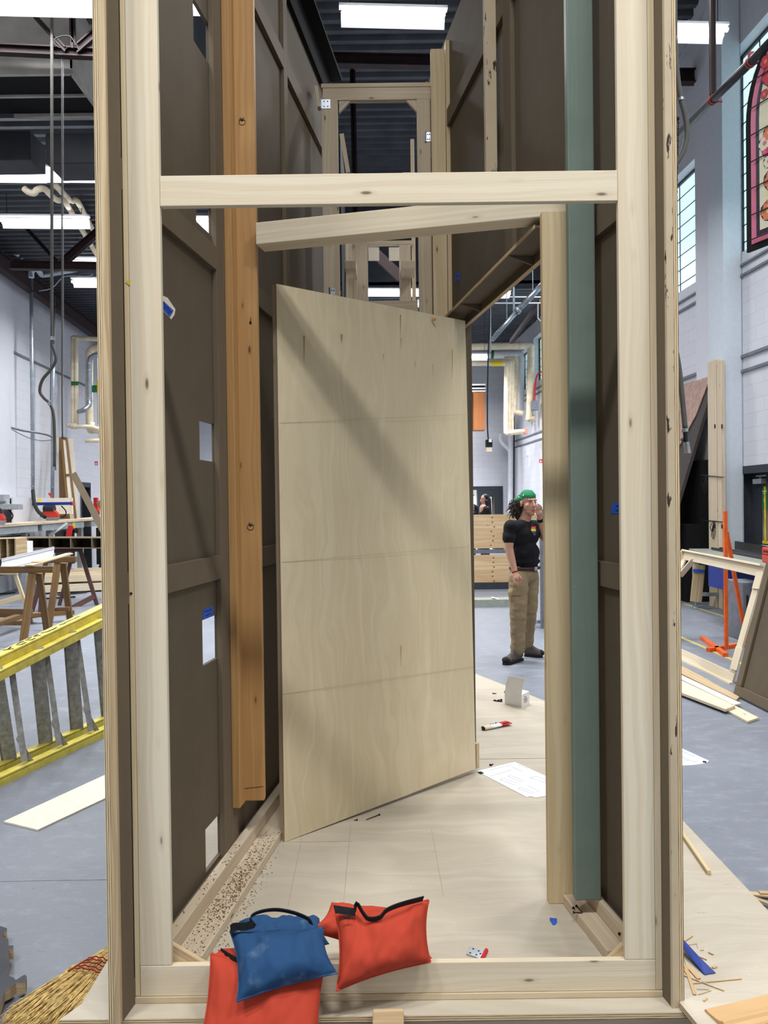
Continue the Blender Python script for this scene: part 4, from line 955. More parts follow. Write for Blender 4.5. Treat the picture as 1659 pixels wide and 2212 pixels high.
for i, (a, b) in enumerate((((-5, 1283), (32, 1280)), ((125, 1285), (187, 1279)), ((95, 1293), (163, 1289)), ((165, 1207), (214, 1206)))):
    c = MB(); A, B = G(*a, .02), G(*b, .02)
    if i == 3: A, B = P(*a, 15.4), P(*b, 15.4)
    if i == 3: A.z = B.z = .02
    c.board(A, B, .06, .02, (0, 0, 1)); tag(c.build('steel_bar', 'black'), ['dark bar on the floor at the left edge', 'dark bar on the floor left of the red sawhorse leg', 'dark bar on the floor between the brown and red sawhorses', 'thin pale bar on the far floor left of the black cart'][i], 'bar')
t = thing('timber_stack', 'low stack of brown timbers under the front sawhorse', 'timber', G(60, 1340, 0))
for a, b, z in (((-60, 1326), (78, 1330), .10), ((-60, 1345), (60, 1345), .03), ((60, 1330), (160, 1322), .12), ((-20, 1352), (45, 1330), .16)):
    c = MB(); c.board(G(*a, z), G(*b, z), .1, .06, (0, 0, 1)); c.build('timber', 'brownwood', t, bevel=.003)
# ---------------------------------------------------------------- saw bench along the left wall
t = thing('saw_bench', 'long grey-legged saw bench with a wooden top along the left wall', 'workbench', P(100, 1150, 13.6))
A, B = P(-60, 1139, 12.6), P(236, 1118, 16.6); dB = (B - A).normalized(); nB = V((-dB.y, dB.x, 0))
c = MB(); c.board(A, B, .55, .045, (0, 0, 1)); c.build('wooden_top', 'pinedusk', t, bevel=.003)
for k0, k1 in ((0, .33), (.36, .68), (.74, 1)):
    c = MB(); c.board(A.lerp(B, k0) - V((0, 0, .09)), A.lerp(B, k1) - V((0, 0, .09)), .5, .12, (0, 0, 1)); c.build('apron', 'saw', t)
for k in (.05, .34, .52, .66, .76, .97):
    c = MB(); p = A.lerp(B, k); c.box((p.x - .05, p.y - .2, 0), (p.x + .05, p.y - .1, p.z - .1)); c.build('leg', 'saw', t)
c = MB(); c.board(P(105, 1158, 14.3), P(145, 1131, 14.6), .05, .04, (0, 1, 0)); c.build('diagonal_strut', 'saw', t)
for k0, k1 in ((.12, .30), (.55, .64)):
    c = MB(); p, q = A.lerp(B, k0), A.lerp(B, k1); c.hexa([p + V((0, -.1, -.9)), q + V((0, -.1, -.9)), q + V((0, .3, -.9)), p + V((0, .3, -.9)), p + V((0, -.1, -.2)), q + V((0, -.1, -.2)), q + V((0, .3, -.2)), p + V((0, .3, -.2))]); c.build('cupboard', 'darksteel', t)
def armsaw(label, px, py, Y, red, left):
    o = P(px, py, Y); s = Y / FPX
    t = thing('radial_arm_saw', label, 'saw', o)
    X = lambda x, y, yy=0: o + V((x * s, yy, -y * s))
    c = MB(); c.board(X(-45, -33), X(48 if left else 45, -33 if left else -33), .16 if left else .09, .10 if left else .06, (0, 0, 1)); c.build('arm', 'saw' if left else 'bluep', t, bevel=.01)
    c = MB()
    a = [X(20 * math.cos(q), -4 - 17 * math.sin(q)) for q in [i * math.pi / 14 for i in range(15)]]
    c.slab([p + V((0, -.05, 0)) for p in a][::-1], .10); c.build('blade_guard', 'red', t, bevel=.008)
    c = MB(); c.tube([X(0, -5, -.01), X(0, -5, .01)], 15 * s, 24); c.build('blade', 'zinc', t)
    c = MB(); c.tube([X(-12, -22, -.10), X(10, -22, -.10)], 8 * s, 14); c.build('motor', 'darksteel', t, smooth=False)
    c = MB(); c.tube(catmull([X(20, -28), X(30, -15), X(24, -4), X(12, -8)]), .012, 6); c.build('cable', 'rubber', t)
    if left:
        c = MB(); c.board(X(-40, -50), X(18, -52), .2, .12, (0, 0, 1)); c.board(X(10, -52), X(14, -34), .12, .12, (0, 1, 0)); c.build('column', 'saw', t)
    else:
        c = MB(); c.box(X(-32, -46, .5), X(20, -10, .56)); c.build('rear_board', 'primer', t)
        c = MB(); c.tube([X(0, -46), X(-4, -54)], .02, 8); c.ell(X(-4, -54), .03, 0, 10, 8); c.tube([X(40, -33), X(46, -33)], .04, 8); c.build('handle', 'red', t)
armsaw('grey-armed radial arm saw with a dark red motor at the left edge of the bench', -2, 1128, 13.0, 0, True)
armsaw('radial arm saw with a bright red blade guard and blue arm on the bench', 113, 1121, 14.7, 1, False)
t = thing('dust_hood', 'pale dust hood behind the saw bench with a white top edge', 'hood', LWL.pt(13.2, .3, 0))
a, b = LWL.hit(27, 1082, .35)[0], LWL.hit(105, 1076, .35)[0]; zz = LWL.hit(60, 1077, .35)[1]; c = MB(); LWL.cell(c, a, b, .33, .36, .6, zz); LWL.cell(c, a, b, .05, .36, zz, zz + .02); c.build('panel', 'wallsmooth', t)
c = MB(); a = LWL.hit(82, 1085, .37)[0]; b = LWL.hit(90, 1085, .37)[0]; z1 = LWL.hit(86, 1077, .37)[1]; z0 = LWL.hit(86, 1088, .37)[1]; LWL.cell(c, a, b, .362, .366, z0, z1); tag(c.build('warning_label', 'yellowlabel'), 'yellow warning label on the dust hood beside the black hose', 'sign')
c = MB(); p = P(158, 1134, 14.9); c.box(p + V((-.04, -.02, -.06)), p + V((.04, -.01, .05))); tag(c.build('warning_label', 'yellowlabel'), 'yellow label on the bench leg under the leaning panels', 'sign')
c = MB(); p = P(150, 1150, 14.6); c.board(p + V((-.03, 0, -.13)), p + V((.03, 0, .13)), .10, .01, (0, 1, 0)); tag(c.build('warning_label', 'redlabel'), 'red and white label hanging below the bench top', 'sign')
# dust pipes
def wpipe(label, pts, off, r, mt, rings=(), end=None, name='dust_pipe'):
    t = thing(name, label, 'pipe', LWL.pt(LWL.hit(*pts[-1], off)[0], off, 0)); q = [LWL.pt(*((lambda h: (h[0], off, h[1]))(LWL.hit(x, y, off)))) for x, y in pts]
    c = MB(); c.tube(q, r, 16); c.build('pipe', mt, t, smooth=True)
    for y in rings:
        x = pts[0][0] + (pts[-1][0] - pts[0][0]) * (y - pts[0][1]) / (pts[-1][1] - pts[0][1]); h = LWL.hit(x, y, off); c = MB(); p = LWL.pt(h[0], off, h[1]); c.tube([p - V((0, 0, .012)), p + V((0, 0, .012))], r * 1.12, 16); c.build('clamp_ring', 'steel', t)
    if end:
        q2 = [P(x, y, q[-1].y - k * .25) for k, (x, y) in enumerate(end)]; c = MB(); cc = catmull(q2, 6); c.tube(cc, [r * (1.0 + .06 * (i % 2)) for i in range(len(cc))], 16); plab(c.build('hose_end', 'rubber', t, smooth=True), 'black ribbed hose end')
    return t
wpipe('nearer grey dust pipe running down the left wall into a black hose', [(67, 585), (71, 1062)], .35, .035 * 1.0, 'pipegrey', (708, 813, 918, 1026, 1050), [(71, 1060), (74, 1085), (82, 1104), (97, 1117)])
wpipe('farther grey dust pipe on the left wall behind the hanging hose', [(116, 640), (113, 1080)], .35, .036, 'pipegrey', (852, 952, 1052))
wpipe('thin conduit beside the farther dust pipe on the left wall', [(118, 640), (118.5, 755)], .4, .01, 'zinc', ())
wpipe('galvanised pipe elbow leaving the left wall under the roof', [(30, 545), (75, 570)], .4, .05, 'pipegrey', ())
t = thing('vent_elbow', 'pale grey pipe elbow high on the left wall above the nearer dust pipe', 'pipe', P(80, 590, 12.6))
c = MB(); c.tube(catmull([P(68, 600, 12.6), P(68, 588, 12.6), P(76, 580, 12.6), P(86, 588, 12.8), P(92, 594, 13), P(120, 590, 13), P(165, 582, 13.2)]), .045, 12); c.build('pipe', 'pipegrey', t, smooth=True)
# drop cords and hoses
def cord(name, label, pts, r, mt, cat='hose', n=5):
    c = MB(); c.tube(catmull([P(*p) for p in pts], n), r, 8); return tag(c.build(name, mt, smooth=True), label, cat)
t = thing('air_hose', 'hanging hose with a wide kink in front of the left wall pipes', 'hose', P(117, 1010, 6.7))
c = MB(); c.tube(catmull([P(x, y, 6.7) for x, y in ((112, -35), (112, 200), (112, 450), (112, 720), (113, 745), (121, 775), (110, 798), (92, 820), (86, 845), (95, 860), (108, 873), (116, 900), (118, 960), (118, 1008))], 5), .0135, 10); c.build('hose', 'hose', t, smooth=True)
for x, y in ((113, 731), (108, 872), (118, 1012)):
    c = MB(); p = P(x, y, 6.7); c.tube([p - V((0, 0, .017)), p + V((0, 0, .017))], .018, 10); c.build('hose_clamp', 'zinc', t)
c = MB(); c.tube([P(110, 740, 6.7), P(109, 865, 6.7)], .003, 5); c.build('chain', 'darksteel', t)
cord('hanging_cable', 'thin grey hanging cord just right of the kinked hose', ((134, 106, 6.75), (134, 400, 6.75), (134, 700, 6.75), (134, 850, 6.75), (135, 948, 6.75)), .007, 'hose', 'cord')
c = MB(); c.tube([P(137, 110, 6.76) , P(137, 835, 6.76)], .0025, 5); tag(c.build('hanging_cable', 'line'), 'very thin pale string beside the grey cord on the left', 'cord')
cord('loop_cable', 'black looped cable hanging from the red beam, top left', ((165, 100, 6.6), (150, 78, 6.6), (122, 82, 6.6), (118, 95, 6.6), (130, 104, 6.6)), .004, 'rubber', 'cable')
cord('wall_cable', 'upper drooping cable on the left wall crossing the dust pipes', ((26, 924, 12.0), (50, 930, 12.6), (94, 937, 13), (113, 944, 13.4)), .02, 'cabletray', 'cable')
cord('wall_cable', 'lower drooping cable on the left wall crossing the dust pipes', ((26, 928, 12.0), (60, 945, 12.6), (90, 952, 13), (113, 950, 13.4)), .008, 'cabletray', 'cable')
P0_ = P
P = lambda x, y, Y: P0_(x, y, Y * 1.17)
# lagged pipes by the far left door
t = thing('lagged_pipe', 'pair of tall cream lagged pipes left of the silver duct on the left wall', 'pipe', P(160, 930, 14.5))
for x in (158, 165):
    c = MB(); c.tube(catmull([P(x + 60, 733, 14.5), P(x + 12, 731, 14.5), P(x + 1, 731, 14.5), P(x - 1, 742, 14.5), P(x, 910, 14.5), P(x - 2, 918, 14.5), P(x - 10, 919, 14.3)], 4), .052, 12); c.build('pipe', 'lagging', t, smooth=True)
c = MB(); a, b = P(153.5, 824, 14.4), P(169, 832, 14.4); c.box((a.x, 14.40 * 1.17, b.z), (b.x, 14.42 * 1.17, a.z)); plab(c.build('marker_band', 'greenlabel', t), 'green band')
t = thing('spiral_duct', 'silver spiral duct curving in front of the cream pipes on the left wall', 'duct', P(190, 890, 14.2))
c = MB(); c.tube(catmull([P(240, 767, 14.2), P(215, 766, 14.2), P(200, 770, 14.2), P(193, 785, 14.2), P(193, 865, 14.2), P(190, 878, 14.1), P(180, 886, 14.0), P(170, 889, 14.4)], 5), .055, 14); c.build('duct', 'steel', t, smooth=True)
for y in (785, 801, 864):
    c = MB(); p = P(193, y, 14.2); c.tube([p - V((0, 0, .012)), p + V((0, 0, .012))], .062, 14); c.build('duct_band', 'zinc', t)
t = thing('lagged_pipe', 'large cream lagged pipe behind the silver duct with a green marker', 'pipe', P(205, 920, 14.7))
c = MB(); c.tube(catmull([P(245, 751, 14.7), P(210, 750, 14.7), P(195, 758, 14.7), P(193, 780, 14.7), P(194, 915, 14.7), P(205, 928, 14.6), P(240, 928, 14.5)], 5), .085, 14); c.build('pipe', 'lagging', t, smooth=True)
c = MB(); p = P(204, 840, 14.4); c.box(p + V((-.05, -.02, -.08)), p + V((.06, .0, .08))); c.build('marker_band', 'greenlabel', t)
t = thing('lagged_pipe', 'white lagged pipe with a yellow marker at the edge of the left flat', 'pipe', P(214, 920, 14.4))
c = MB(); c.tube([P(214, 775, 14.4), P(215, 915, 14.4)], .05, 12); c.build('pipe', 'pipewhite', t, smooth=True)
c = MB(); c.tube([P(214.3, 822, 14.4), P(214.5, 845, 14.4)], .052, 12); c.build('marker_band', 'yellowlabel', t)
c = MB(); c.tube(catmull([P(155, 921, 14.2), P(195, 922, 14.2), P(210, 926, 14.2), P(222, 930, 14.2)], 4), .045, 10); c.tube([P(185, 952, 14.2), P(235, 951, 14.2)], .05, 10); c.tube([P(199, 912, 14.3), P(199, 925, 14.3)], .06, 10); c.tube([P(217, 925, 14.3), P(217, 952, 14.3)], .045, 10)
tag(c.build('lagged_pipe', 'lagging', smooth=True), 'run of cream pipes turning along the wall below the silver duct', 'pipe')
# leaning panels and boards at the left
def lean(name, label, px, Y, th, mt, cat='panel'):
    c = MB(); pts = [P(*p, Yy) for p, Yy in zip(px, Y)]
    if (pts[1] - pts[0]).cross(pts[2] - pts[0]).y > 0: pts.reverse()
    c.slab(pts, th); return tag(c.build(name, mt), label, cat)
lean('stored_flat', 'brown framed panel leaning on the left wall, leftmost of the group', [(127, 945), (134, 945), (147, 1150), (128, 1150)], (14.0, 14.0, 13.5, 13.5), .03, 'brownwood')
lean('cardboard_sheet', 'cream cardboard panel standing behind the leaning frames on the left', [(122, 945), (158, 948), (173, 1150), (132, 1150)], (14.25, 14.25, 13.95, 13.95), .01, 'primer')
t = thing('canvas_flat', 'tall wooden frame with a white panel leaning on the left wall', 'timber frame', P(155, 1155, 14.2))
q = [P(134, 945, 13.8), P(145, 947, 13.8), P(168, 1150, 13.2), P(152, 1150, 13.2)]
c = MB(); c.slab(q if (q[1] - q[0]).cross(q[2] - q[0]).y < 0 else q[::-1], .02); c.build('white_panel', 'primer', t)
for a, b in ((q[0], q[3]), (q[1], q[2]), (q[0], q[1]), (q[3], q[2])):
    c = MB(); c.board(a + V((0, -.02, 0)), b + V((0, -.02, 0)), .035, .04, (0, 1, 0)); c.build('frame_rail', 'brownwood', t)
c = MB(); c.board(q[0].lerp(q[3], .4) + V((0, -.02, 0)), q[1].lerp(q[2], .4) + V((0, -.02, 0)), .035, .03, (0, 1, 0)); c.build('cross_rail', 'brownwood', t)
c = MB(); c.board(P(158, 1023, 13.0), P(236, 1170, 12.2), .13, .03, (.3, -1, 0)); tag(c.build('leaning_board', 'brownrail', bevel=.002), 'single grey-brown board leaning diagonally in front of the far left door', 'board')
c = MB(); c.board(P(214, 1083, 11), P(240, 1125, 11), .09, .09, (0, 1, 0)); tag(c.build('box_end', 'brownwood'), 'brown box end showing beside the edge of the left flat', 'box')
t = thing('wheeled_cart', 'black wheeled cart beyond the long ribbed frame on the left', 'cart', (P0_(220, 1200, 18.8).x, 18.8, 0))
c = MB(); a, b = P0_(207, 1140, 18.8), P0_(240, 1200, 18.8); c.box((a.x, 18.8, .14), (b.x, 19.2, a.z)); c.build('body', 'black', t, bevel=.01)
for x in (218, 236):
    c = MB(); p = P0_(x, 1214, 18.8); p.z = .075; c.tube([p - V((.03, 0, 0)), p + V((.03, 0, 0))], .07, 14); c.build('wheel', 'rubber', t)
t = thing('fire_extinguisher', 'red fire extinguisher in its holder on the left wall by the dark door', 'fire extinguisher', P(208, 1115, 15.8))
c = MB(); p = P(207.5, 1098, 15.8); c.box((p.x - .045, p.y - .05, P(207, 1099, 15.8).z), (p.x + .045, p.y + .05, P(207, 1075, 15.8).z)); c.build('holder', 'redlabel', t, bevel=.01)
c = MB(); c.tube([P(211, 1098, 15.7), P(211, 1112, 15.7)], .05, 14); c.ell(P(211, 1098, 15.7), (.05, .05, .03)); c.build('cylinder', 'red', t, smooth=True)
c = MB(); p = P(208, 1001, 15.8); c.box(p + V((-.035, -.01, -.05)), p + V((.035, 0, .05))); so = tag(c.build('fire_sign', 'redlabel'), 'small red fire extinguisher sign on the left wall', 'sign')
c = MB(); c.box(p + V((-.018, -.012, -.035)), p + V((.018, -.0101, .0))); c.build('white_flame_base', 'white', so); c = MB(); c.box(p + V((-.008, -.0122, -.006)), p + V((.008, -.0101, .025))); c.build('white_flame', 'white', so)
P = P0_
# ---------------------------------------------------------------- overhead ducts at the left
t = thing('extract_hood', 'large pale sheet metal hood with an open dark underside, top left', 'hood', P(60, 200, 7.2))
zh = 5.6; pa = G(155, 162, zh); pb_ = G(42, 254, zh); x0, x1, y0, y1 = -5.2, pa.x, pa.y, pb_.y + .0
hx0 = pb_.x - .05
c = MB(); c.box((x0, y0, zh), (x1, y0 + .015, zh + .8)); c.box((x1 - .015, y0, zh), (x1, y1, zh + .8)); c.box((hx0, y1 - .015, zh), (x1, y1, zh + .8)); c.box((hx0 - 1.0, y0, zh), (hx0 - .985, y1, zh + .8)); c.build('sheet_sides', 'duct', t)
c = MB(); c.box((x0 + .02, y0 + .02, zh + .03), (x1 - .02, y1 - .02, zh + .05)); c.build('dark_inside', 'blackflat', t)
c = MB(); 
for a, b in (((x0, y0 - .02, zh), (x1 + .02, y0, zh + .05)), ((x1, y0, zh), (x1 + .02, y1, zh + .04)), ((hx0, y1, zh), (x1, y1 + .02, zh + .03))): c.box(a, b)
c.box((x0, (y0 + y1) / 2, zh + .01), (x1, (y0 + y1) / 2 + .03, zh + .04)); c.build('rim', 'duct', t)
def duct(label, px, z, Y1, h, x0=None):
    a = G(*px, z); c = MB(); c.box((a.x - 3.0 if x0 is None else x0, a.y, z), (a.x, a.y + Y1, z + h)); return tag(c.build('air_duct', 'ductdark', bevel=.01), label, 'duct')
duct('dark sheet metal duct crossing above the second row of lamps on the left', (66, 345), 5.15, .35, .3)
a = G(240, 352, 5.0); c = MB(); c.box((G(97, 352, 5.0).x, a.y, 5.0), (-2.42, a.y + .4, 5.3)); tag(c.build('air_duct', 'ductdark', bevel=.01), 'dark grey duct right of the hanging cords, left roof', 'duct')
for i, pts in enumerate((((52, 407, 10.0), (62, 415, 10.0), (74, 417, 10.0), (80, 410, 10), (96, 408, 10.1), (112, 424, 10.5), (126, 433, 10.7), (138, 434, 10.8), (163, 473, 11.9), (215, 560, 13.6), (240, 600, 14.3)), ((120, 400, 10.2), (152, 433, 11), (166, 434, 11), (188, 473, 12.2), (214, 522, 13.0), (240, 570, 13.8)))):
    c = MB(); c.tube(catmull([P(*p) for p in pts], 4), .042, 12); tag(c.build('lagged_pipe', 'lagging', smooth=True), ('lower left' if i == 0 else 'upper right') + ' of the two cream lagged pipes stepping down under the roof, left', 'pipe')
cord('conduit', 'thin bent conduit below the left wall beam', ((84, 628, 13.5), (112, 622, 13.5), (140, 597, 13.5), (190, 596, 13.5), (200, 592, 13.5)), .012, 'steel', 'conduit')
# ---------------------------------------------------------------- right: hose, pipe, stained glass
t = thing('air_hose', 'thick grey hose with a silver end coupling hanging beside the right flat', 'hose', P(1485, 975, 3.2))
YH = 3.3
c = MB(); c.tube(catmull([V((P(1457, -20, YH).x, YH, 9.44)), V((P(1457, -20, YH).x, YH, 7.0))] + [P(x, y, YH) for x, y in ((1457, -20), (1458, 80), (1463, 160), (1470, 210), (1480, 250), (1484, 290), (1478, 320), (1466, 345), (1450, 365), (1430, 395), (1420, 480), (1425, 600), (1440, 700), (1455, 738), (1466, 790), (1474, 860), (1480, 925))], 6), .0115, 12); c.build('hose', plain('grey_black_hose', (92, 92, 88), .6), t, smooth=True)
c = MB(); c.tube([P(1470, 212, YH), P(1471, 218, YH)], .015, 12); c.build('hose_clamp', 'zinc', t)
c = MB(); c.tube([P(1479, 926, YH), P(1480, 933, YH)], .014, 12); c.build('hose_clamp', 'zinc', t)
c = MB(); c.tube([P(1480, 932, YH), P(1482, 955, YH)], .010, 12); c.tube([P(1476, 947, YH), P(1472, 952, YH)], .008, 8); plab(c.build('valve', 'darksteel', t), 'dark valve')
c = MB(); c.tube([P(1482, 955, YH), P(1484, 965, YH), P(1485.5, 979, YH)], [.013, .012, .014], 12); plab(c.build('coupling', 'zinc', t), 'silver coupling')
t = thing('hanging_chain', 'black chain hanging down beside the right flat in front of the windows', 'chain', P(1457, 700, 3.5))
c = MB(); y = 265
while y < 690:
    x = 1465 - (y - 265) * .019; k = int(y / 7) % 2
    p = P(x, y, 3.5); c.ell(p, (.0045 if k else .0025, .0025 if k else .0045, .009)); y += 6.5
c.build('links', 'black', t)
c = MB(); c.ell(P(1464, 256, 3.5), (.008, .008, .012)); c.build('chain_stop', 'black', t); c = MB(); c.ell(P(1457.5, 698, 3.5), (.007, .007, .013)); c.build('swivel', 'black', t)
c = MB(); c.tube(catmull([P(1458, 706, 3.5), P(1458, 727, 3.5), P(1455, 730, 3.5)]), .005, 6); c.build('hook', 'black', t)
t = thing('lighting_pipe', 'black lighting bar with red clamps crossing the windows, upper right', 'pipe', P(1560, 220, 6.5))
A, B = P(1440, 316, 8.2), P(1720, 36, 5.2)
c = MB(); c.tube([A, B], .036, 16); c.build('bar', 'darksteel', t, smooth=True)
for kx in (1540, 1623):
    p = atpx((A, B), kx); d = (B - A).normalized(); c = MB(); c.tube([p - d * .025, p - d * .005], .044, 14); c.tube([p + d * .015, p + d * .035], .044, 14); c.box(p + V((-.02, -.02, .02)), p + V((.02, .02, .07))); c.tube([p + V((.03, -.03, -.03)), p + V((.07, -.03, -.03))], .010, 8); plab(c.build('clamp', 'clampred', t), 'red clamp')
c = MB(); p = atpx((A, B), 1540); c.tube([p + V((0, 0, .05)), (p.x, p.y, 9.44)], .03, 10); c.build('drop_pipe', 'beam', t)
cord('conduit', 'thin angled conduit under the roof left of the right wall column', ((1450, 150, 12.5), (1475, 110, 12.2), (1500, 70, 11.9), (1535, 0, 11.5)), .012, 'steel', 'conduit')
# stained glass
t = thing('stained_glass', 'arched stained glass style panel with pink border and flowers hanging by the windows, right edge', 'panel', P(1640, 548, 5.6))
SGo = P(1613, 546, 5.55); SGt = P(1606, 200, 5.55); dv = V((-.30, -1, 0)).normalized(); HT = 1.50; WD = .95
su = V((.40, -1, 0)).normalized()
def sgp(u, v, n=0.0): return SGo + su * (u * WD) + V((0, 0, v * HT)) + V((-su.y, su.x, 0)) * -n
if (V((-su.y, su.x, 0)) * -1).dot(CAM - SGo) < 0:
    def sgp(u, v, n=0.0): return SGo + su * (u * WD) + V((0, 0, v * HT)) + V((-su.y, su.x, 0)) * n
def arch(ins):
    pts = [(ins, ins * .6), (1 - ins, ins * .6), (1 - ins, .62)]
    for i in range(1, 10):
        a = i / 10 * math.pi / 2; pts.append((.5 + (.5 - ins) * math.cos(a) ** .8, .62 + (.40 - ins * .6) * math.sin(a)))
    pts.append((.5, 1.02 - ins * .6))
    for i in range(9, 0, -1):
        a = i / 10 * math.pi / 2; pts.append((.5 - (.5 - ins) * math.cos(a) ** .8, .62 + (.40 - ins * .6) * math.sin(a)))
    pts.append((ins, .62)); return pts
def sgslab(pts, n, th, nm, mt, mat_list=None):
    q = [sgp(u, v, n) for u, v in pts]; c = MB()
    nn = (q[1] - q[0]).cross(q[-1] - q[0])
    if nn.dot(CAM - q[0]) < 0: q.reverse()
    c.slab(q, th); return c.build(nm, mt, t)
for nm, c_ in (('sg_pink', (222, 120, 150)), ('sg_dark', (48, 40, 58)), ('sg_yellow', (240, 226, 150)), ('sg_red', (214, 60, 76)), ('sg_coral', (236, 132, 96)), ('sg_green', (44, 120, 74)), ('sg_cream', (238, 232, 200)), ('sg_rose', (236, 90, 130))):
    m_ = NT(nm); f_ = m_.noise(m_.coord('Object'), 14, 3); m_.l.new(m_.mix(m_.math('MULTIPLY', f_, .4), lin(c_), lin(tuple(min(255, x + 30) for x in c_))), m_.b.inputs['Base Color']); m_.b.inputs['Roughness'].default_value = .25; m_.b.inputs['Emission Strength'].default_value = .0; m_.b.inputs['Transmission Weight'].default_value = 0; M[nm] = m_.m
plab(sgslab(arch(0), 0, .02, 'frame', 'blackflat'), 'black frame'); sgslab(arch(.05), .004, .004, 'border', 'sg_pink'); sgslab(arch(.10), .008, .004, 'dark_band', 'sg_dark'); sgslab(arch(.135), .012, .004, 'field', 'sg_cream')
random.seed(21)
def disc(u, v, r, mt, n, k=10, rr=0.0):
    pts = [(u + math.cos(a) * r * (1 + rr * math.sin(3 * a)) / WD, v + math.sin(a) * r * (1 + rr * math.sin(3 * a)) / HT) for a in [i * 2 * math.pi / k for i in range(k)]]
    return pts, n, mt
SGM = {}; sgm = MB()
def put(u, v, r, mt, n, k=10, rr=0.0):
    pts, n, mt = disc(u, v, r, mt, n, k, rr); q = [sgp(a, b, n) for a, b in pts]
    if (q[1] - q[0]).cross(q[-1] - q[0]).dot(CAM - q[0]) < 0: q.reverse()
    SGM.setdefault(mt, len(SGM)); sgm.slab(q, .002, SGM[mt])
def flower(u, v, r, mt, mt2):
    r *= .72; put(u, v, r * 1.5, 'sg_dark', .0132, 12, .06)
    for i in range(6): put(u + math.cos(i * 1.047) * r * .8 / WD, v + math.sin(i * 1.047) * r * .8 / HT, r * .62, mt, .0135 + i * .0001)
    put(u, v, r * .45, mt2, .0152)
for u, v, r, a, b in ((.36, .40, .11, 'sg_red', 'sg_coral'), (.26, .30, .08, 'sg_coral', 'sg_yellow'), (.58, .36, .10, 'sg_coral', 'sg_yellow'), (.34, .11, .10, 'sg_red', 'sg_coral'), (.22, .16, .07, 'sg_coral', 'sg_yellow'), (.60, .12, .09, 'sg_rose', 'sg_red'), (.30, .66, .07, 'sg_red', 'sg_rose'), (.44, .76, .08, 'sg_rose', 'sg_red'), (.24, .80, .07, 'sg_red', 'sg_pink'), (.40, .90, .09, 'sg_pink', 'sg_red'), (.70, .62, .1, 'sg_rose', 'sg_red'), (.75, .25, .09, 'sg_coral', 'sg_yellow'), (.72, .84, .08, 'sg_red', 'sg_pink')): flower(u, v, r, a, b)
for i in range(46): flower(R(.17, .60), R(.08, .90), R(.025, .055), *random.choice([('sg_rose', 'sg_red'), ('sg_coral', 'sg_yellow'), ('sg_red', 'sg_coral'), ('sg_yellow', 'sg_coral'), ('sg_cream', 'sg_pink')]))
for i in range(26):
    put(R(.2, .85), R(.47, .85), R(.02, .045), random.choice(['sg_green', 'sg_yellow', 'sg_green', 'sg_dark']), .0131, 6, .5)
for i in range(14): put(R(.2, .8), R(.05, .42), R(.03, .05), 'sg_yellow', .0125, 8, .4)
put(.40, .255, .085, 'sg_pink', .0155, 16); put(.40, .255, .072, 'sg_dark', .0162, 16)
for u, v, r in ((.375, .24, .013), (.425, .248, .013)): put(u, v, r, 'sg_cream', .0168, 8)
sgm.build('painted_glass', list(SGM), t)
c = MB()
for u in (.392, .442): c.slab([sgp(u, .24, .0172), sgp(u + .008, .24, .0172), sgp(u + .008, .285, .0172), sgp(u, .285, .0172)], .001)
c.slab([sgp(.392, .278, .0172), sgp(.45, .283, .0172), sgp(.45, .29, .0172), sgp(.392, .285, .0172)], .001); c.build('note_emblem', 'sg_cream', t)
c = MB()
for v in (.05, .17, .30, .43, .56, .69, .82, .93): 
    w0, w1 = sgp(.05, v, .02), sgp(.95, v + .0, .02); c.tube([w0, w1], .0045, 5)
c.build('lead_bar', 'black', t)
# ---------------------------------------------------------------- right background things
off = .32
# leaning dark flat
t1 = RWL.hit(1545, 818, .05)[0]; zl = RWL.hit(1545, 818, .05)[1]
q = [RWL.pt(t1, 1.15, 0), RWL.pt(t1 + 2.4, 1.15, 0), RWL.pt(t1 + 2.4, .06, zl), RWL.pt(t1, .06, zl)]
c = MB(); c.slab(q if (q[1] - q[0]).cross(q[2] - q[0]).x < 0 else q[::-1], .05); tag(c.build('leaning_flat', 'charcoalflat'), 'tall charcoal flat leaning on the right wall behind the hose end', 'scenery flat')
nl = (q[1] - q[0]).cross(q[2] - q[0]).normalized(); nl = nl if nl.x < 0 else -nl
lp = lambda a, b: q[0].lerp(q[1], a).lerp(q[3].lerp(q[2], a), b) + nl * .02
pp = [lp(.05, 1.02), lp(.10, .84), lp(.22, .70), lp(.40, .66), lp(.60, .68), lp(.98, .72), lp(.98, 1.03)]
c = MB(); c.slab(pp if (pp[1] - pp[0]).cross(pp[2] - pp[0]).dot(nl) > 0 else pp[::-1], .012); tag(c.build('curved_panel', 'cloth'), 'rose-brown board with a curved lower edge on top of the leaning charcoal flat', 'panel')
c = MB(); RWL.cell(c, t1 + .05, t1 + 2.3, .02, .5, 0, 1.2); RWL.cell(c, t1 + .05, t1 + 2.3, .02, .25, 1.2, 2.2); tag(c.build('shadow_block', 'blackflat'), 'black blocks standing in for the shadow under the leaning charcoal flat', 'crate')  # black blocks fill the gap to draw the shadow beneath the flat
tt0 = RWL.hit(1534, 1290, off)[0]
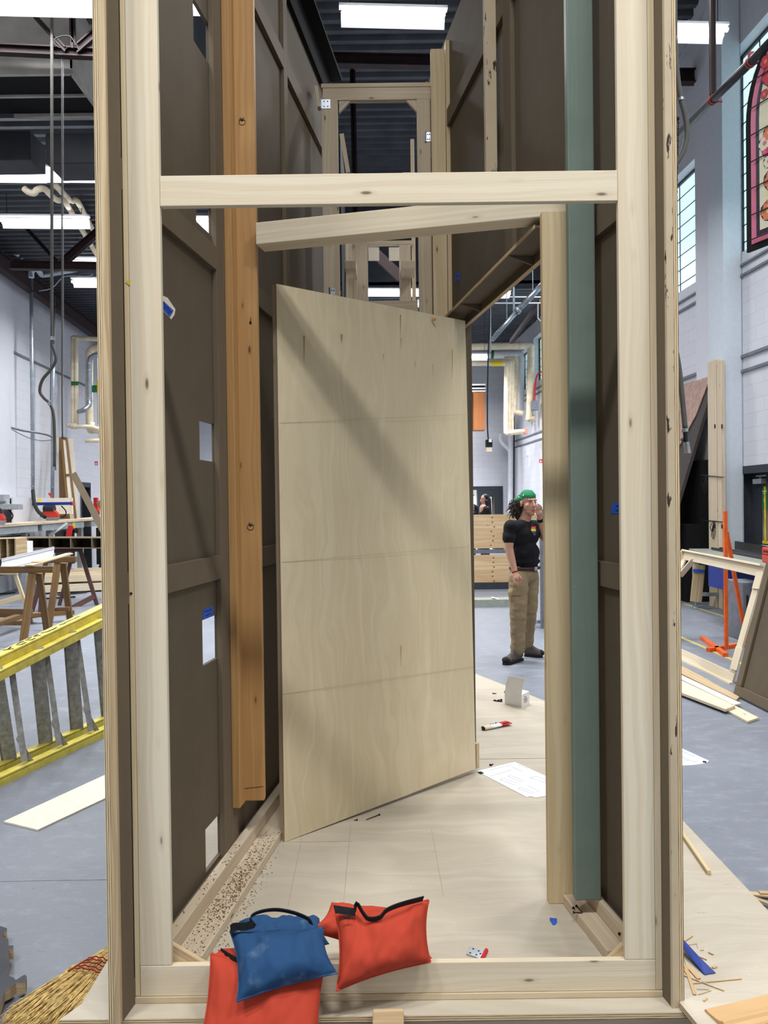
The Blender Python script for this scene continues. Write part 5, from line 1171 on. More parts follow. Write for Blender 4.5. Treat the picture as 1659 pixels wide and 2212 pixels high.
for px0, px1, ytop, lab in ((1534, 1552.5, 779, 'left of the two long timbers tied upright to the right wall column'), (1554, 1563, 779, 'right of the two long timbers tied upright to the right wall column')):
    a, b = RWL.hit(px0, 1000, off)[0], RWL.hit(px1, 1000, off)[0]; z = RWL.hit((px0 + px1) / 2, ytop, off)[1]
    c = MB(); RWL.cell(c, b, a, off - .03, off + .03, 0, z, 0, 2); o = tag(c.build('timber_plank', 'pinedusk', bevel=.003), lab, 'board')
    c = MB(); mk = RWL.hit((px0 + px1) / 2 + 2, 921, off + .031)
    for ky in (921, 1137):
        mk = RWL.hit((px0 + px1) / 2 + 1, ky, off + .031); RWL.cell(c, mk[0] - .02, mk[0] + .02, off + .030, off + .0315, mk[1] - .03, mk[1] + .03)
    c.build('stamp_mark', 'ink', o)
for y, lab in ((1029, 'upper black cord tied round the two upright timbers'), (1126, 'lower black cord tied round the two upright timbers')):
    c = MB(); pts = [RWL.pt(*((lambda h: (h[0], off + .04, h[1]))(RWL.hit(x, y + dy, off + .04)))) for x, dy in ((1514, -3), (1530, -1), (1545, 0), (1564, 2))]; c.tube(pts, .007, 6)
    x = 1524 if y < 1100 else 1542
    lp_ = [RWL.pt(*((lambda h: (h[0], off + .05, h[1]))(RWL.hit(x + dx, y + dy, off + .05)))) for dx, dy in ((0, 0), (-8, 12), (-3, 22), (0, 0), (3, 25), (-2, 38), (0, 5), (-4, 20), (-5, 34))]; c.tube(catmull(lp_, 4), .005, 5)
    tag(c.build('tie_cord', 'black'), lab, 'cord')
# long table
t = thing('work_table', 'long grey-green steel table with levelling feet along the right wall', 'workbench', (4.3, 9.8, 0))
A, B = P(1488, 1188, 11.0), P(1690, 1236, 7.2); A.z = B.z = .86
dd_ = (B - A).normalized(); e = V((-dd_.y, dd_.x, 0)); e = e if e.x > 0 else -e
c = MB(); c.hexa([A + V((0, 0, -.07)), B + V((0, 0, -.07)), B + e * .75 + V((0, 0, -.07)), A + e * .75 + V((0, 0, -.07)), A, B, B + e * .75, A + e * .75]); c.build('top', 'tabletop', t, bevel=.004)
for p, nm in ((A + dd_ * .15 + e * .06, 1), (A + dd_ * .15 + e * .55, 1), (B - dd_ * .6 + e * .06, 1), (B - dd_ * .6 + e * .6, 1)):
    c = MB(); c.box(p + V((-.035, -.035, -.77)) , p + V((.035, .035, -.07))); c.build('leg', 'saw', t); c = MB(); p0 = V((p.x, p.y, 0)); c.tube([p0, p0 + V((0, 0, .02)), p0 + V((0, 0, .025)), p0 + V((0, 0, .12))], [.045, .04, .012, .012], 12); c.build('levelling_foot', 'zinc', t)
for z in (.20,):
    c = MB(); a, b = A + dd_ * .15 + e * .06, A + dd_ * .15 + e * .55; c.board(V((a.x, a.y, z)), V((b.x, b.y, z)), .06, .05, (0, 0, 1)); c.build('cross_rail', 'saw', t)
c = MB(); a, b = A + e * .6 + dd_ * .2, B + e * .6; c.box((0, 0, 0), (0, 0, 0)) if False else c.board(a + V((0, 0, .06)), b + V((0, 0, .06)), .03, .12, (0, 0, 1)); tag(c.build('fence_rail', 'darksteel'), 'dark steel fence rail along the back of the long grey-green table', 'rail')
for i, k in enumerate((.25, .36)):
    c = MB(); a = A + e * (k) + dd_ * .3; c.tube([a + V((0, 0, .02)), a + dd_ * 2.6 + e * .15 + V((0, 0, .02))], .018, 8); tag(c.build('steel_rod', 'black' if i else 'darksteel'), ('nearer' if i == 0 else 'farther') + ' dark rod lying along the long grey-green table', 'rod')
# red case
t = thing('tool_case', 'bright red vented case on the long table beside the orange stand', 'case', P(1640, 1208, 7.9))
o = A + dd_ * 2.55 + e * .22 + V((0, 0, .002))
def tb_(x, y, z): return o + dd_ * x + e * y + V((0, 0, z))
def tbox(c, x0, x1, y0, y1, z0, z1): return c.hexa([tb_(x, y, z) for z in (z0, z1) for x, y in ((x0, y0), (x1, y0), (x1, y1), (x0, y1))])
c = MB(); tbox(c, 0, 1.0, 0, .34, 0, .085); c.build('base', 'red', t, bevel=.01); c = MB(); tbox(c, 0, 1.0, .0, .34, .09, .17); c.build('lid', 'red', t, bevel=.012)
c = MB(); tbox(c, .38, .50, -.004, .10, .02, .19); c.build('dark_label', 'greenlabel', t); c = MB(); tbox(c, .42, .46, -.008, -.003, .06, .14); c.build('label_print', 'paper', t)
c = MB()
for i in range(9): tbox(c, .06 + i * .032, .072 + i * .032, -.003, .0, .115, .14)
c.build('vent_slot', 'ink', t); c = MB(); tbox(c, .55, .8, .10, .16, .17, .24); c.build('handle', 'red', t, bevel=.01)
# blue cart, grey bin
t = thing('blue_cart', 'blue steel cart on black castors under the long table', 'cart', P(1590, 1310, 9.2))
c = MB(); a, b = P(1568, 1232, 9.0), P(1640, 1275, 9.0); c.box((a.x, 9.0, b.z), (b.x, 9.5, a.z + .05)); c.build('tray', 'bluep', t, bevel=.01)
for px in (1571, 1636):
    c = MB(); a, b = P(px - 3, 1262, 9.0), P(px + 3, 1300, 9.0); c.box((a.x, 9.0, .14), (b.x, 9.04, a.z)); c.build('leg', 'bluep', t)
    c = MB(); p = V((a.x + .03, 9.02, .075)); c.tube([p - V((.02, 0, 0)), p + V((.02, 0, 0))], .075, 14); c.build('castor', 'rubber', t)
c = MB(); a, b = P(1604, 1258, 8.2), P(1650, 1330, 8.2); c.box((a.x, 8.2, 0), (b.x, 8.6, a.z)); o = tag(c.build('grey_bin', 'cabletray', bevel=.01), 'grey plastic bin in front of the blue cart, seen through the leaning pine frame', 'bin')
c = MB(); a, b = P(1613, 1286, 8.19), P(1617, 1312, 8.19); c.box((a.x, 8.19, b.z), (b.x, 8.2, a.z)); c.build('hand_slot', 'ink', o)
c = MB(); c.board(P(1511, 1220, 10.6), P(1503, 1300, 10.6), .16, .02, (0, 1, 0)); o = tag(c.build('leaning_offcut', 'raw'), 'pale offcut with a blue band leaning under the long table', 'board')
c = MB(); c.board(P(1510, 1230, 10.58), P(1509.4, 1236, 10.58), .165, .01, (0, 1, 0)); c.build('blue_band', 'tape', o)
# orange stand
t = thing('orange_stand', 'tall orange steel stand with a slanted brace behind the leaning pine frame', 'stand', G(1565, 1452, 0))
YO = 7.65
c = MB(); a = P(1566.5, 1104, YO); c.box((a.x - .017, YO - .017, .03), (a.x + .017, YO + .017, a.z)); c.build('upright', 'orangepaint', t, bevel=.002)
c = MB(); c.board(P(1569, 1148, YO + .03), V((P(1618, 1380, YO + .25).x, YO + .3, .03)), .034, .034, (0, 1, 0)); c.build('brace', 'orangepaint', t)
c = MB(); c.board(V((a.x - .12, YO - .25, .02)), V((a.x + .05, YO + .7, .02)), .05, .04, (0, 0, 1)); c.board(V((a.x - .18, YO + .02, .02)), V((a.x + .32, YO + .3, .02)), .05, .04, (0, 0, 1)); c.build('base', 'orangepaint', t)
# leaning pine frame
t = thing('pine_frame', 'new pine frame leaning in front of the orange stand on the right', 'timber frame', (3.0, 7.3, 0))
b0, b1 = V((2.955, 6.30, .0)), V((2.90, 8.35, .0)); k0, k1 = V((3.265, 6.36, .99)), V((3.42, 8.42, .99))
nf = (b1 - b0).cross(k0 - b0).normalized(); nf = nf if nf.x < 0 else -nf
def mem(nm, p, q, w_=.09, th=.02, sh=V((0, 0, 0)), n_=None):
    c = MB(); c.board(p + sh, q + sh, w_, th, nf if n_ is None else n_); return c.build(nm, 'pine', t, bevel=.002)
upv = (k0 - b0).normalized()
mem('bottom_rail', b0 + upv * .05, b1 + upv * .05); mem('top_rail', k0 - upv * .045, k1 - upv * .045); mem('stile', b0 + upv * .1 + (b1 - b0).normalized() * .045, k0 - upv * .09 + (k1 - k0).normalized() * .045); mem('stile', b1 + upv * .1 - (b1 - b0).normalized() * .045, k1 - upv * .09 - (k1 - k0).normalized() * .045)
mem('edge_strip', k0 + upv * .01, k1 + upv * .01, .02, .09, nf * .0); mem('edge_strip', b1 - (b1 - b0).normalized() * -.01, k1 - (k1 - k0).normalized() * -.01, .02, .09); mem('edge_strip', b0 + upv * .0, b1 + upv * .0, .02, .06)
for p, q in ((b0 + upv * .12 + (b1 - b0).normalized() * .02, b0 + upv * .32 + (b1 - b0).normalized() * .02), (k0 - upv * .05 + (k1 - k0).normalized() * .02, k0 - upv * .20 + (k1 - k0).normalized() * .02)): mem('corner_plate', p, q, .11, .012, nf * .016)
mem('corner_brace', k1 - upv * .28 - (k1 - k0).normalized() * .05, k1 - upv * .06 - (k1 - k0).normalized() * .34, .02, .06)
# brown flat leaning at the right edge
t = thing('scenery_flat', 'brown framed flat leaning at the right edge of the picture', 'scenery flat', (2.87, 5.3, 0))
c0 = G(1589, 1500, .01); c1 = V((c0.x + .06, 4.3, .01)); d0_ = V((c0.x + .29, c0.y + .04, 1.06)); d1_ = d0_ + (c1 - c0)
nf2 = (c1 - c0).cross(d0_ - c0).normalized(); nf2 = nf2 if nf2.x < 0 else -nf2
c = MB(); qq = [c0, c1, d1_, d0_]; c.slab(qq if (c1 - c0).cross(d1_ - c0).dot(nf2) > 0 else qq[::-1], .01); c.build('panel', 'brown', t)
uu = (c1 - c0).normalized(); vv = (d0_ - c0).normalized()
for p, q in ((c0 + vv * .04, c1 + vv * .04), (c0 + uu * .04 + vv * .08, d0_ + uu * .04)): c = MB(); c.board(p + nf2 * .01, q + nf2 * .01, .075, .02, nf2); c.build('rail', 'brownrail', t, bevel=.002)
# planks on the floor at the right
def plank(label, px, z, th, mt='pine'):
    c = MB(); q = [G(x, y, z) for x, y in px]
    if (q[1] - q[0]).cross(q[2] - q[0]).z < 0: q.reverse()
    c.slab(q, th, 0); return tag(c.build('floor_plank', mt), label, 'board')
plank('wide pale plank lying on the floor below the leaning pine frame, right', [(1440, 1455), (1440, 1484), (1567, 1532), (1588, 1524)], .04, .02)
plank('short pale plank end poking out under the wide floor plank, right', [(1570, 1534), (1615, 1558), (1639, 1550), (1588, 1524)], .018, .016)
plank('narrow pale strip beside the wide floor plank, right', [(1440, 1443), (1440, 1452), (1585, 1522), (1601, 1519)], .03, .012, 'primer')
plank('thin plank under the lower rail of the leaning pine frame, right', [(1440, 1420), (1440, 1440), (1590, 1512), (1597, 1505)], .02, .018, 'raw')
for i, (a, b, w_) in enumerate((((1478, 1304), (1640, 1356), .05), ((1440, 1363), (1640, 1450), .05))):
    c = MB(); c.board(G(*a, .001), G(*b, .001), w_, .001, (0, 0, 1)); tag(c.build('floor_line', 'floorline'), ('farther' if i == 0 else 'nearer') + ' yellow line marked on the floor seen through the leaning pine frame', 'floor marking')
# ---------------------------------------------------------------- through the doorway: pipes, cabinet, hoist
def gp(label, pts, r, mt, Y=22.0, n=4, name='lagged_pipe', seg=12):
    c = MB(); c.tube(catmull([P(p[0], p[1], p[2] if len(p) > 2 else Y) for p in pts], n), r, seg); return tag(c.build(name, mt, smooth=True), label, 'pipe')
gp('top cream pipe running across under the roof beyond the doorway', ((990, 749), (1060, 748), (1140, 747), (1146, 752), (1146, 800), (1144, 900), (1143, 903), (1150, 905), (1156, 904)), .105, 'lagging', 21.8)
gp('second white pipe below the top one, turning down by the windows', ((990, 766), (1060, 766), (1115, 766), (1124, 772), (1125, 790), (1123, 880), (1128, 890), (1133, 892)), .12, 'pipewhite', 22.6)
gp('third pipe with a thinner cream bend beside the white one', ((1090, 776), (1108, 776), (1114, 780), (1114, 800), (1112, 880), (1116, 890), (1130, 893)), .08, 'lagging', 22.3)
for i, dx in enumerate((0, 6, 12)):
    gp(('left', 'middle', 'right')[i] + ' of the three cream pipes dropping side by side beyond the doorway', ((990, 785 - i * 2, 21.5 + i * .1), (1090 + dx, 786 - i * 3, 21.5 + i * .1), (1094 + dx, 790 - i * 3, 21.5 + i * .1), (1094 + dx, 810, 21.5 + i * .1), (1093 + dx, 925, 21.5 + i * .1), (1096 + dx, 934, 21.5 + i * .1), (1112 + dx, 933, 21.5 + i * .1), (1134, 932, 21.7)), .07, 'lagging')
c = MB(); p = P(1136, 932, 21.7); c.box(p + V((-.05, -.1, -.08)), p + V((.05, .1, .08))); tag(c.build('pipe_cap', plain('salmon_cap', (226, 142, 120), .6)), 'salmon pink end cap of the cream pipes', 'cap')
c = MB(); c.tube([P(1060, 766, 22.6), P(1066, 766, 22.6)], .125, 12); tag(c.build('marker_band', 'greenlabel'), 'green marker on the white overhead pipe beyond the doorway', 'sign')
c = MB(); c.tube([P(1062, 786, 21.48), P(1085, 785, 21.48)], .075, 12); tag(c.build('marker_band', 'yellowlabel'), 'yellow marker on the cream overhead pipe beyond the doorway', 'sign')
gp('white drain pipe standing in the corner behind the person', ((1103, 930), (1103, 1000), (1102, 1100), (1102, 1200)), .085, 'pipewhite', 24.5, name='drain_pipe')
gp('white branch drain pipe joining the corner one at a slant', ((1081, 935), (1081, 950), (1086, 958), (1102, 974)), .06, 'pipewhite', 24.5, name='drain_pipe')
gp('thin dark pipe in the corner beside the white drain', ((1110.5, 900), (1110, 1060), (1109, 1210)), .02, 'black', 24.6, name='thin_pipe')
t = thing('wall_cabinet', 'orange wooden cabinet with black and white slats hung high beyond the doorway', 'cabinet', P(1030, 930, 23.5))
a, b = P(985, 848, 23.2), P(1048.5, 929, 23.2); c = MB(); c.box((a.x, 23.2, b.z), (b.x, 23.6, a.z)); c.build('body', 'cabinet', t, bevel=.01)
c = MB(); p = P(1020, 890, 23.19); c.box((p.x - .012, 23.18, b.z), (p.x + .012, 23.2, a.z)); c.build('door_gap', 'ink', t)
for i, y in enumerate((832, 840, 846)):
    c = MB(); p0 = P(985, y - 2.2, 23.2); p1 = P(1049, y, 23.2); c.box((p0.x, 23.2, p1.z), (p1.x, 23.5, p0.z)); c.build('slat', 'white', t)
c = MB(); p0 = P(985, 831, 23.3); p1 = P(1048, 848, 23.3); c.box((p0.x, 23.3, p1.z), (p1.x, 23.6, p0.z)); c.build('grille_back', 'ink', t)
t = thing('drop_cable', 'black drop cable with a socket box hanging beyond the doorway', 'cable', P(1057, 976, 12.0))
c = MB(); c.tube(catmull([V((P(1058, 640, 12).x, 12, 9.44)), P(1058, 640, 12), P(1055, 750, 12), P(1053, 850, 12), P(1053, 920, 12), P(1055, 952, 12)], 3), .011, 8); c.build('cable', 'rubber', t)
c = MB(); a, b = P(1049, 950, 12), P(1063, 966, 12); c.box((a.x, 11.95, b.z), (b.x, 12.05, a.z)); c.build('socket_box', 'black', t, bevel=.005)
c = MB(); a, b = P(1050, 966, 12), P(1062, 976, 12); c.box((a.x, 11.96, b.z), (b.x, 12.04, a.z)); plab(c.build('socket_face', 'lagging', t), 'cream socket face')
c = MB(); a, b = P(1056, 949, 11.94), P(1062, 955, 11.94); c.box((a.x, 11.93, b.z), (b.x, 11.95, a.z)); c.build('tag', 'paper', t)
c = MB(); c.tube([P(1062, 735, 14), P(1118, 671, 14)], .045, 12); c.tube([P(1118, 671, 14), P(1180, 606, 14)], .055, 12); c.tube([P(1115, 674, 14), P(1121, 668, 14)], .07, 12); tag(c.build('sloping_pipe', 'steel', smooth=True), 'grey pipe sloping up to the right under the roof beyond the doorway', 'pipe')
for i, (x, y0, y1, r) in enumerate(((1111, 620, 680, .02), (1060, 660, 760, .02), (1096, 655, 695, .008), (1152, 600, 632, .008))):
    pt_ = P(x, y0, 14.2); c = MB(); c.tube([V((pt_.x, 14.2, 9.44)), P(x - 1, y1, 14.2)], r, 6); tag(c.build('drop_rod', 'steel'), ('rod holding the sloping pipe', 'rod left of the sloping pipe near the gusset box', 'thin rod left of the sloping pipe coupling', 'thin rod above the upper end of the sloping pipe')[i], 'rod')
for i, pts in enumerate((((1068, 655, 15), (1155, 655, 15), (1168, 655, 15), (1173, 662, 15), (1173, 700, 15)), ((1100, 641.5, 16), (1180, 642, 16)), ((1162, 655, 15), (1162, 688, 15), (1172, 698, 15)))):
    c = MB(); c.tube([P(*p) for p in pts], .013, 6); tag(c.build('conduit', 'pipewhite'), ('thin white conduit bending down beside the pale yellow post', 'straight white conduit above the bent one', 'short white conduit dropping beside the pale yellow post')[i], 'conduit')
c = MB(); c.board(P(1104, 738, 18.3), P(1168, 650, 16), .07, .1, (0, 0, 1)); tag(c.build('roof_beam', 'beam'), 'dark red roof beam running back under the roof beyond the doorway', 'beam')
t = thing('switch_box', 'grey switch box with a red flexible conduit on the right wall beyond the doorway', 'switch', P(1154, 880, 21.5))
c = MB(); a, b = P(1148, 866, 21.5), P(1161, 886, 21.5); c.box((a.x, 21.4, b.z), (b.x, 21.6, a.z)); c.build('box', 'cabletray', t)
c = MB(); c.tube(catmull([P(1153, 866, 21.5), P(1156, 840, 21.5), P(1158, 818, 21.5), P(1164, 806, 21.5), P(1174, 802, 21.5)]), .024, 8); plab(c.build('red_conduit', 'redlabel', t, smooth=True), 'red conduit')
c = MB(); a, b = P(1165, 992, 21.4), P(1171, 1000, 21.4); c.box((a.x, 21.4, b.z), (b.x + .05, 21.42, a.z)); o = tag(c.build('fire_sign', 'redlabel'), 'small red and white fire sign beside the pale yellow post, beyond the doorway', 'sign'); c = MB(); c.box((a.x + .02, 21.39, b.z + .02), (b.x - .02, 21.4, b.z + .07)); c.build('white_symbol', 'white', o)
c = MB()
for x in (1144, 1153): c.tube([P(x, 965, 23), P(x, 1008, 23), P(x + 4, 1009, 23)], .03, 8)
c.box(P(1141, 965, 23), P(1158, 985, 23.3)); tag(c.build('wall_fitting', 'pipewhite'), 'pale wall fitting with two downpipes behind the head of the person', 'pipe')
c = MB(); a, b = P(1119, 966, 24), P(1165, 1110, 24); c.box((a.x, 24.0, 0), (b.x, 24.6, a.z)); struct(c.build('trim_10', 'block'))
# plywood crate wall, steel track, floor curb
t = thing('plywood_bin', 'low knotty plywood fence of two wide boards behind the person', 'fence', P(1060, 1270, 13.6))
YW = 13.6
for (y0, y1) in ((1110, 1186), (1197, 1270)):
    c = MB(); a, b = P(930, y1, YW), P(1180, y0, YW); c.box((a.x, YW, a.z), (b.x, YW + .02, b.z), L=0); c.build('wide_board', 'ply2', t, bevel=.002)
    c = MB()
    for i in range(7): p = P(1064 + R(-4, 4), y0 + 8 + i * 10, YW - .001); c.ell(p, (.018, .002, .012), 0, 8, 6)
    c.build('knot', 'brownwood', t)
c = MB(); a, b = P(930, 1197, YW + .02), P(1180, 1186, YW + .02); c.box((a.x, YW + .02, a.z), (b.x, YW + .06, b.z)); c.build('steel_rail', 'cabletray', t)
c = MB(); a, b = P(930, 1292, YW), P(1180, 1272, YW); c.box((a.x, YW - .1, 0), (b.x, YW + .4, .12)); c.build('dark_base', 'doorgrey', t)
c = MB(); a, b = P(930, 1310, 11.3), P(1103, 1292, 11.3); c.box((a.x, 11.2, 0), (b.x, 11.5, .11)); tag(c.build('steel_kerb', 'tabletop'), 'grey-green steel kerb on the floor left of the person', 'kerb')
c = MB(); a, b = P(930, 1300, 11.25), P(1100, 1290, 11.25); c.board(P(1062, 1290, 11.3), P(1085, 1296, 11.3), .1, .008, (0, 0, 1)); tag(c.build('white_strip', 'white'), 'white strip lying on the steel kerb left of the person', 'strip')
t = thing('steel_rack', 'grey steel upright rack right behind the person', 'rack', P(1170, 1275, 9.2))
c = MB(); a, b = P(1168, 1275, 9.2), P(1175, 1100, 9.2); c.box((a.x, 9.2, 0), (b.x, 9.25, b.z)); c.build('upright', 'cabletray', t); c = MB(); a = P(1155, 1270, 9.3); c.box((a.x - .3, 9.3, .05), (b.x, 9.34, .09)); c.build('foot_rail', 'zinc', t)
c = MB(); a, b = P(1150, 1260, 9.6), P(1172, 1160, 9.6); c.box((a.x, 9.6, .0), (b.x, 9.9, b.z)); c.build('covered_load', 'pipewhite', t)
# ---------------------------------------------------------------- people
from mathutils.bvhtree import BVHTree
def caps(mb, a, b, ra, rb):
    a, b = V(a), V(b); d = (b - a)
    if d.length < 1e-5: mb.ell(a, ra, 0, 14, 10); return
    n = 4; mb.tube([a.lerp(b, i / n) for i in range(n + 1)], [ra + (rb - ra) * i / n for i in range(n + 1)], 14); mb.ell(a, ra, 0, 14, 10); mb.ell(b, rb, 0, 14, 10)
def blob(name, prims, vox, mat, parent, smooth=4, wr=0.0, wsc=9.0, seed=0.0):
    mb = MB()
    for p in prims:
        if p[0] == 'c': caps(mb, *p[1:])
        else: mb.ell(p[1], p[2], 0, 18, 12, rot=p[3] if len(p) > 3 else None)
    o = mb.build(name, mat, parent, smooth=True)
    r_ = o.modifiers.new('r', 'REMESH'); r_.mode = 'VOXEL'; r_.voxel_size = vox; r_.use_smooth_shade = True
    s_ = o.modifiers.new('s', 'SMOOTH'); s_.iterations = smooth; s_.factor = .5
    bpy.context.view_layer.update(); dg = bpy.context.evaluated_depsgraph_get()
    me = bpy.data.meshes.new_from_object(o.evaluated_get(dg)); o.modifiers.clear(); old = o.data; o.data = me; bpy.data.meshes.remove(old); me.name = name
    if not me.materials: me.materials.append(M[mat])
    if wr:
        nn = [v.normal.copy() for v in me.vertices]; w0 = ORG[o.name]
        for v, n in zip(me.vertices, nn):
            q = v.co + w0; f = noise.noise(V((q.x * wsc + seed, q.y * wsc, q.z * wsc * 1.7))) + .5 * noise.noise(V((q.x * wsc * 2.3, q.y * wsc * 2.3 + seed, q.z * wsc * 4)))
            v.co += n * f * wr
    for p in me.polygons: p.use_smooth = True
    return o
M['skin'] = plain('skin', (188, 144, 123), .55, var=.05, scale=20)
M['skinshade'] = plain('lip_skin', (158, 98, 88), .5, var=.05)
M['eyewhite'] = plain('eye_white', (206, 198, 192), .4, var=.02)
M['tee'] = plain('black_cotton', (17, 18, 22), .9, var=.2, scale=40)
M['khaki'] = painted('khaki_canvas', (152, 134, 104), (128, 112, 86), .85, sc_=12)
M['hair'] = plain('dark_brown_hair', (52, 38, 30), .6, var=.4, scale=60)
M['brow'] = plain('eyebrow_hair', (48, 34, 28), .8)
M['boot'] = plain('brown_grey_boot_leather', (88, 78, 70), .7, var=.15)
M['sole'] = plain('black_sole', (30, 29, 29), .8)
bd = NT('green_bandana_print'); ob_ = bd.coord('Object'); vo_ = bd.add('ShaderNodeTexVoronoi'); bd.l.new(ob_, vo_.inputs['Vector']); vo_.inputs['Scale'].default_value = 36
M['bandana'] = bd.done(bd.mix(bd.ramp(vo_.outputs['Distance'], [(.17, BW1), (.21, BW0)]), lin((26, 116, 76)), lin((226, 240, 230))), .8)
PY = 7.35
hp = P(1118, 1434, 7.4); t = thing('person', 'person in green bandana, black t-shirt and khaki trousers, one hand raised to face', 'person', (hp.x, PY, 0))
RZ = Matrix.Rotation(math.radians(26), 3, 'Z'); RH = Matrix.Rotation(math.radians(21), 3, 'Z')
H = P(1141.5, 1087, PY)
hd = lambda x, y, z: H + RH @ V((x, y, z))
neck = P(1133, 1124, PY + .02)
shR, shL = P(1101, 1139, PY - .13), P(1156, 1137, PY + .12)
elR, wrR = P(1099, 1184, PY - .16), P(1112.5, 1236, PY - .22)
elL, wrL = P(1179, 1163, PY + .02), P(1166.5, 1119, PY - .12)
body = [('e', hd(0, .018, .040), (.076, .096, .088), RH), ('e', hd(0, -.022, -.03), (.063, .072, .082), RH), ('e', hd(0, -.052, -.100), (.034, .034, .026), RH), ('e', hd(0, -.03, -.082), (.053, .055, .036), RH),
        ('c', hd(0, -.090, .012), hd(0, -.106, -.026), .009, .014), ('e', hd(.013, -.095, -.030), (.009, .010, .008), RH), ('e', hd(-.013, -.095, -.030), (.009, .010, .008), RH), ('e', hd(0, -.074, .030), (.054, .016, .011), RH),
        ('e', hd(.040, -.056, -.024), (.022, .018, .022), RH), ('e', hd(-.040, -.056, -.024), (.022, .018, .022), RH), ('e', hd(0, -.084, -.068), (.024, .012, .010), RH),
        ('e', hd(.077, .012, -.008), (.010, .020, .032), RH), ('e', hd(-.077, .012, -.008), (.010, .020, .032), RH),
        ('c', hd(0, .015, -.06), neck, .056, .06), ('c', neck, P(1131, 1150, PY + .03), .062, .10), ('c', shR, shL, .055, .055), ('c', P(1131, 1150, PY + .03), P(1135, 1225, PY + .02), .10, .075),
        ('c', shR, elR, .052, .043), ('c', elR, wrR, .043, .027), ('c', shL, elL, .050, .042), ('c', elL, wrL, .042, .026)]
body += [('c', P(1123, 1240, PY - .05), P(1117, 1330, PY - .075), .06, .05), ('c', P(1117, 1330, PY - .08), P(1118, 1402, PY - .04), .05, .035), ('c', P(1146, 1240, PY + .06), P(1146, 1322, PY + .08), .06, .05), ('c', P(1146, 1322, PY + .08), P(1139, 1392, PY + .22), .05, .035)]
# hanging hand
hb = P(1116, 1249, PY - .24); body += [('c', wrR, hb, .026, .034), ('e', hb, (.036, .022, .042))]
for i, (x0, y0, x1, y1, x2, y2) in enumerate(((1110.5, 1252, 1112, 1259, 1114, 1263), (1114, 1253.5, 1116, 1261, 1117.5, 1265), (1118, 1254, 1120, 1261, 1121, 1265.5), (1122, 1252.5, 1124.5, 1259, 1125.5, 1264))):
    a, b, c_ = P(x0, y0, PY - .25), P(x1, y1, PY - .265), P(x2, y2, PY - .245); body += [('c', a, b, .0080, .0072), ('c', b, c_, .0072, .0062)]
body += [('c', P(1121, 1243, PY - .255), P(1126, 1250, PY - .27), .011, .009), ('c', P(1126, 1250, PY - .27), P(1126, 1256, PY - .265), .009, .007)]
# raised hand
hb = P(1164.5, 1108, PY - .17); body += [('c', wrL, hb, .025, .030), ('e', hb, (.028, .022, .038))]
for x0, y0, x1, y1, x2, y2, dy in ((1160.5, 1103, 1160, 1096, 1159, 1091, -.20), (1163, 1101, 1163.5, 1093, 1161.5, 1088, -.19), (1166, 1101, 1167.5, 1094, 1165, 1089.5, -.175), (1168.5, 1103, 1170, 1097, 1168, 1092.5, -.16)):
    a, b, c_ = P(x0, y0, PY + dy), P(x1, y1, PY + dy - .015), P(x2, y2, PY + dy - .02); body += [('c', a, b, .0088, .008), ('c', b, c_, .008, .0066)]
body += [('c', P(1161, 1111, PY - .19), P(1157.5, 1105, PY - .20), .010, .009), ('c', P(1157.5, 1105, PY - .20), P(1156.5, 1099, PY - .20), .009, .007)]
bo = blob('body', body, .0040, 'skin', t, 3)
# face details
def small(nm, c, r, mt, rot=RH):
    m_ = MB(); m_.ell(c, r, 0, 12, 8, rot=rot); return m_.build(nm, mt, bo, smooth=True)
for s in (-1, 1):
    small('eye_white', hd(s * .031, -.0785, .006), (.0130, .009, .0050), 'eyewhite'); small('iris', hd(s * .031, -.0855, .0065), (.0056, .004, .0052), 'brow'); small('eyelid', hd(s * .031, -.0790, .0115), (.0150, .0095, .0034), 'skinshade')
    m_ = MB(); m_.tube([hd(s * .014, -.0925, .0275), hd(s * .034, -.0895, .0325), hd(s * .052, -.074, .028)], [.0024, .0034, .0016], 8); m_.build('eyebrow', 'brow', bo, smooth=True)
small('upper_lip', hd(0, -.0945, -.065), (.021, .007, .0042), 'skinshade'); small('lower_lip', hd(0, -.0935, -.0725), (.018, .007, .005), 'skinshade')
# clothes
tee = [('e', P(1130, 1158, PY + .0), (.175, .12, .135), RZ), ('e', P(1134, 1195, PY), (.155, .125, .14), RZ), ('c', P(1134.5, 1190, PY), P(1136, 1215, PY), .128, .122), ('c', shR + V((.01, 0, 0)), shL - V((.01, 0, 0)), .072, .066), ('c', neck + V((0, .02, -.05)), P(1131, 1150, PY + .02), .085, .12), ('e', P(1136, 1212, PY), (.152, .128, .045), RZ),
       ('c', shR, shR.lerp(elR, .52), .062, .066), ('c', shL, shL.lerp(elL, .48), .066, .062)]
te = blob('t_shirt', tee, .008, 'tee', t, 5, .006, 8)
khk = [('e', P(1131, 1240, PY), (.158, .125, .10), RZ), ('c', P(1120.5, 1250, PY - .07), P(1119, 1330, PY - .075), .100, .083), ('c', P(1119, 1330, PY - .075), P(1118.5, 1402, PY - .04), .076, .070), ('c', P(1118, 1396, PY - .04), P(1118.3, 1403, PY - .04), .074, .072), ('c', P(1144, 1250, PY + .07), P(1147, 1318, PY + .08), .096, .066), ('c', P(1147, 1318, PY + .08), P(1139.5, 1393, PY + .22), .064, .056), ('e', P(1104, 1285, PY - .09), (.03, .06, .08))]
kh = blob('trousers', khk, .009, 'khaki', t, 4, .010, 7, 3.3)
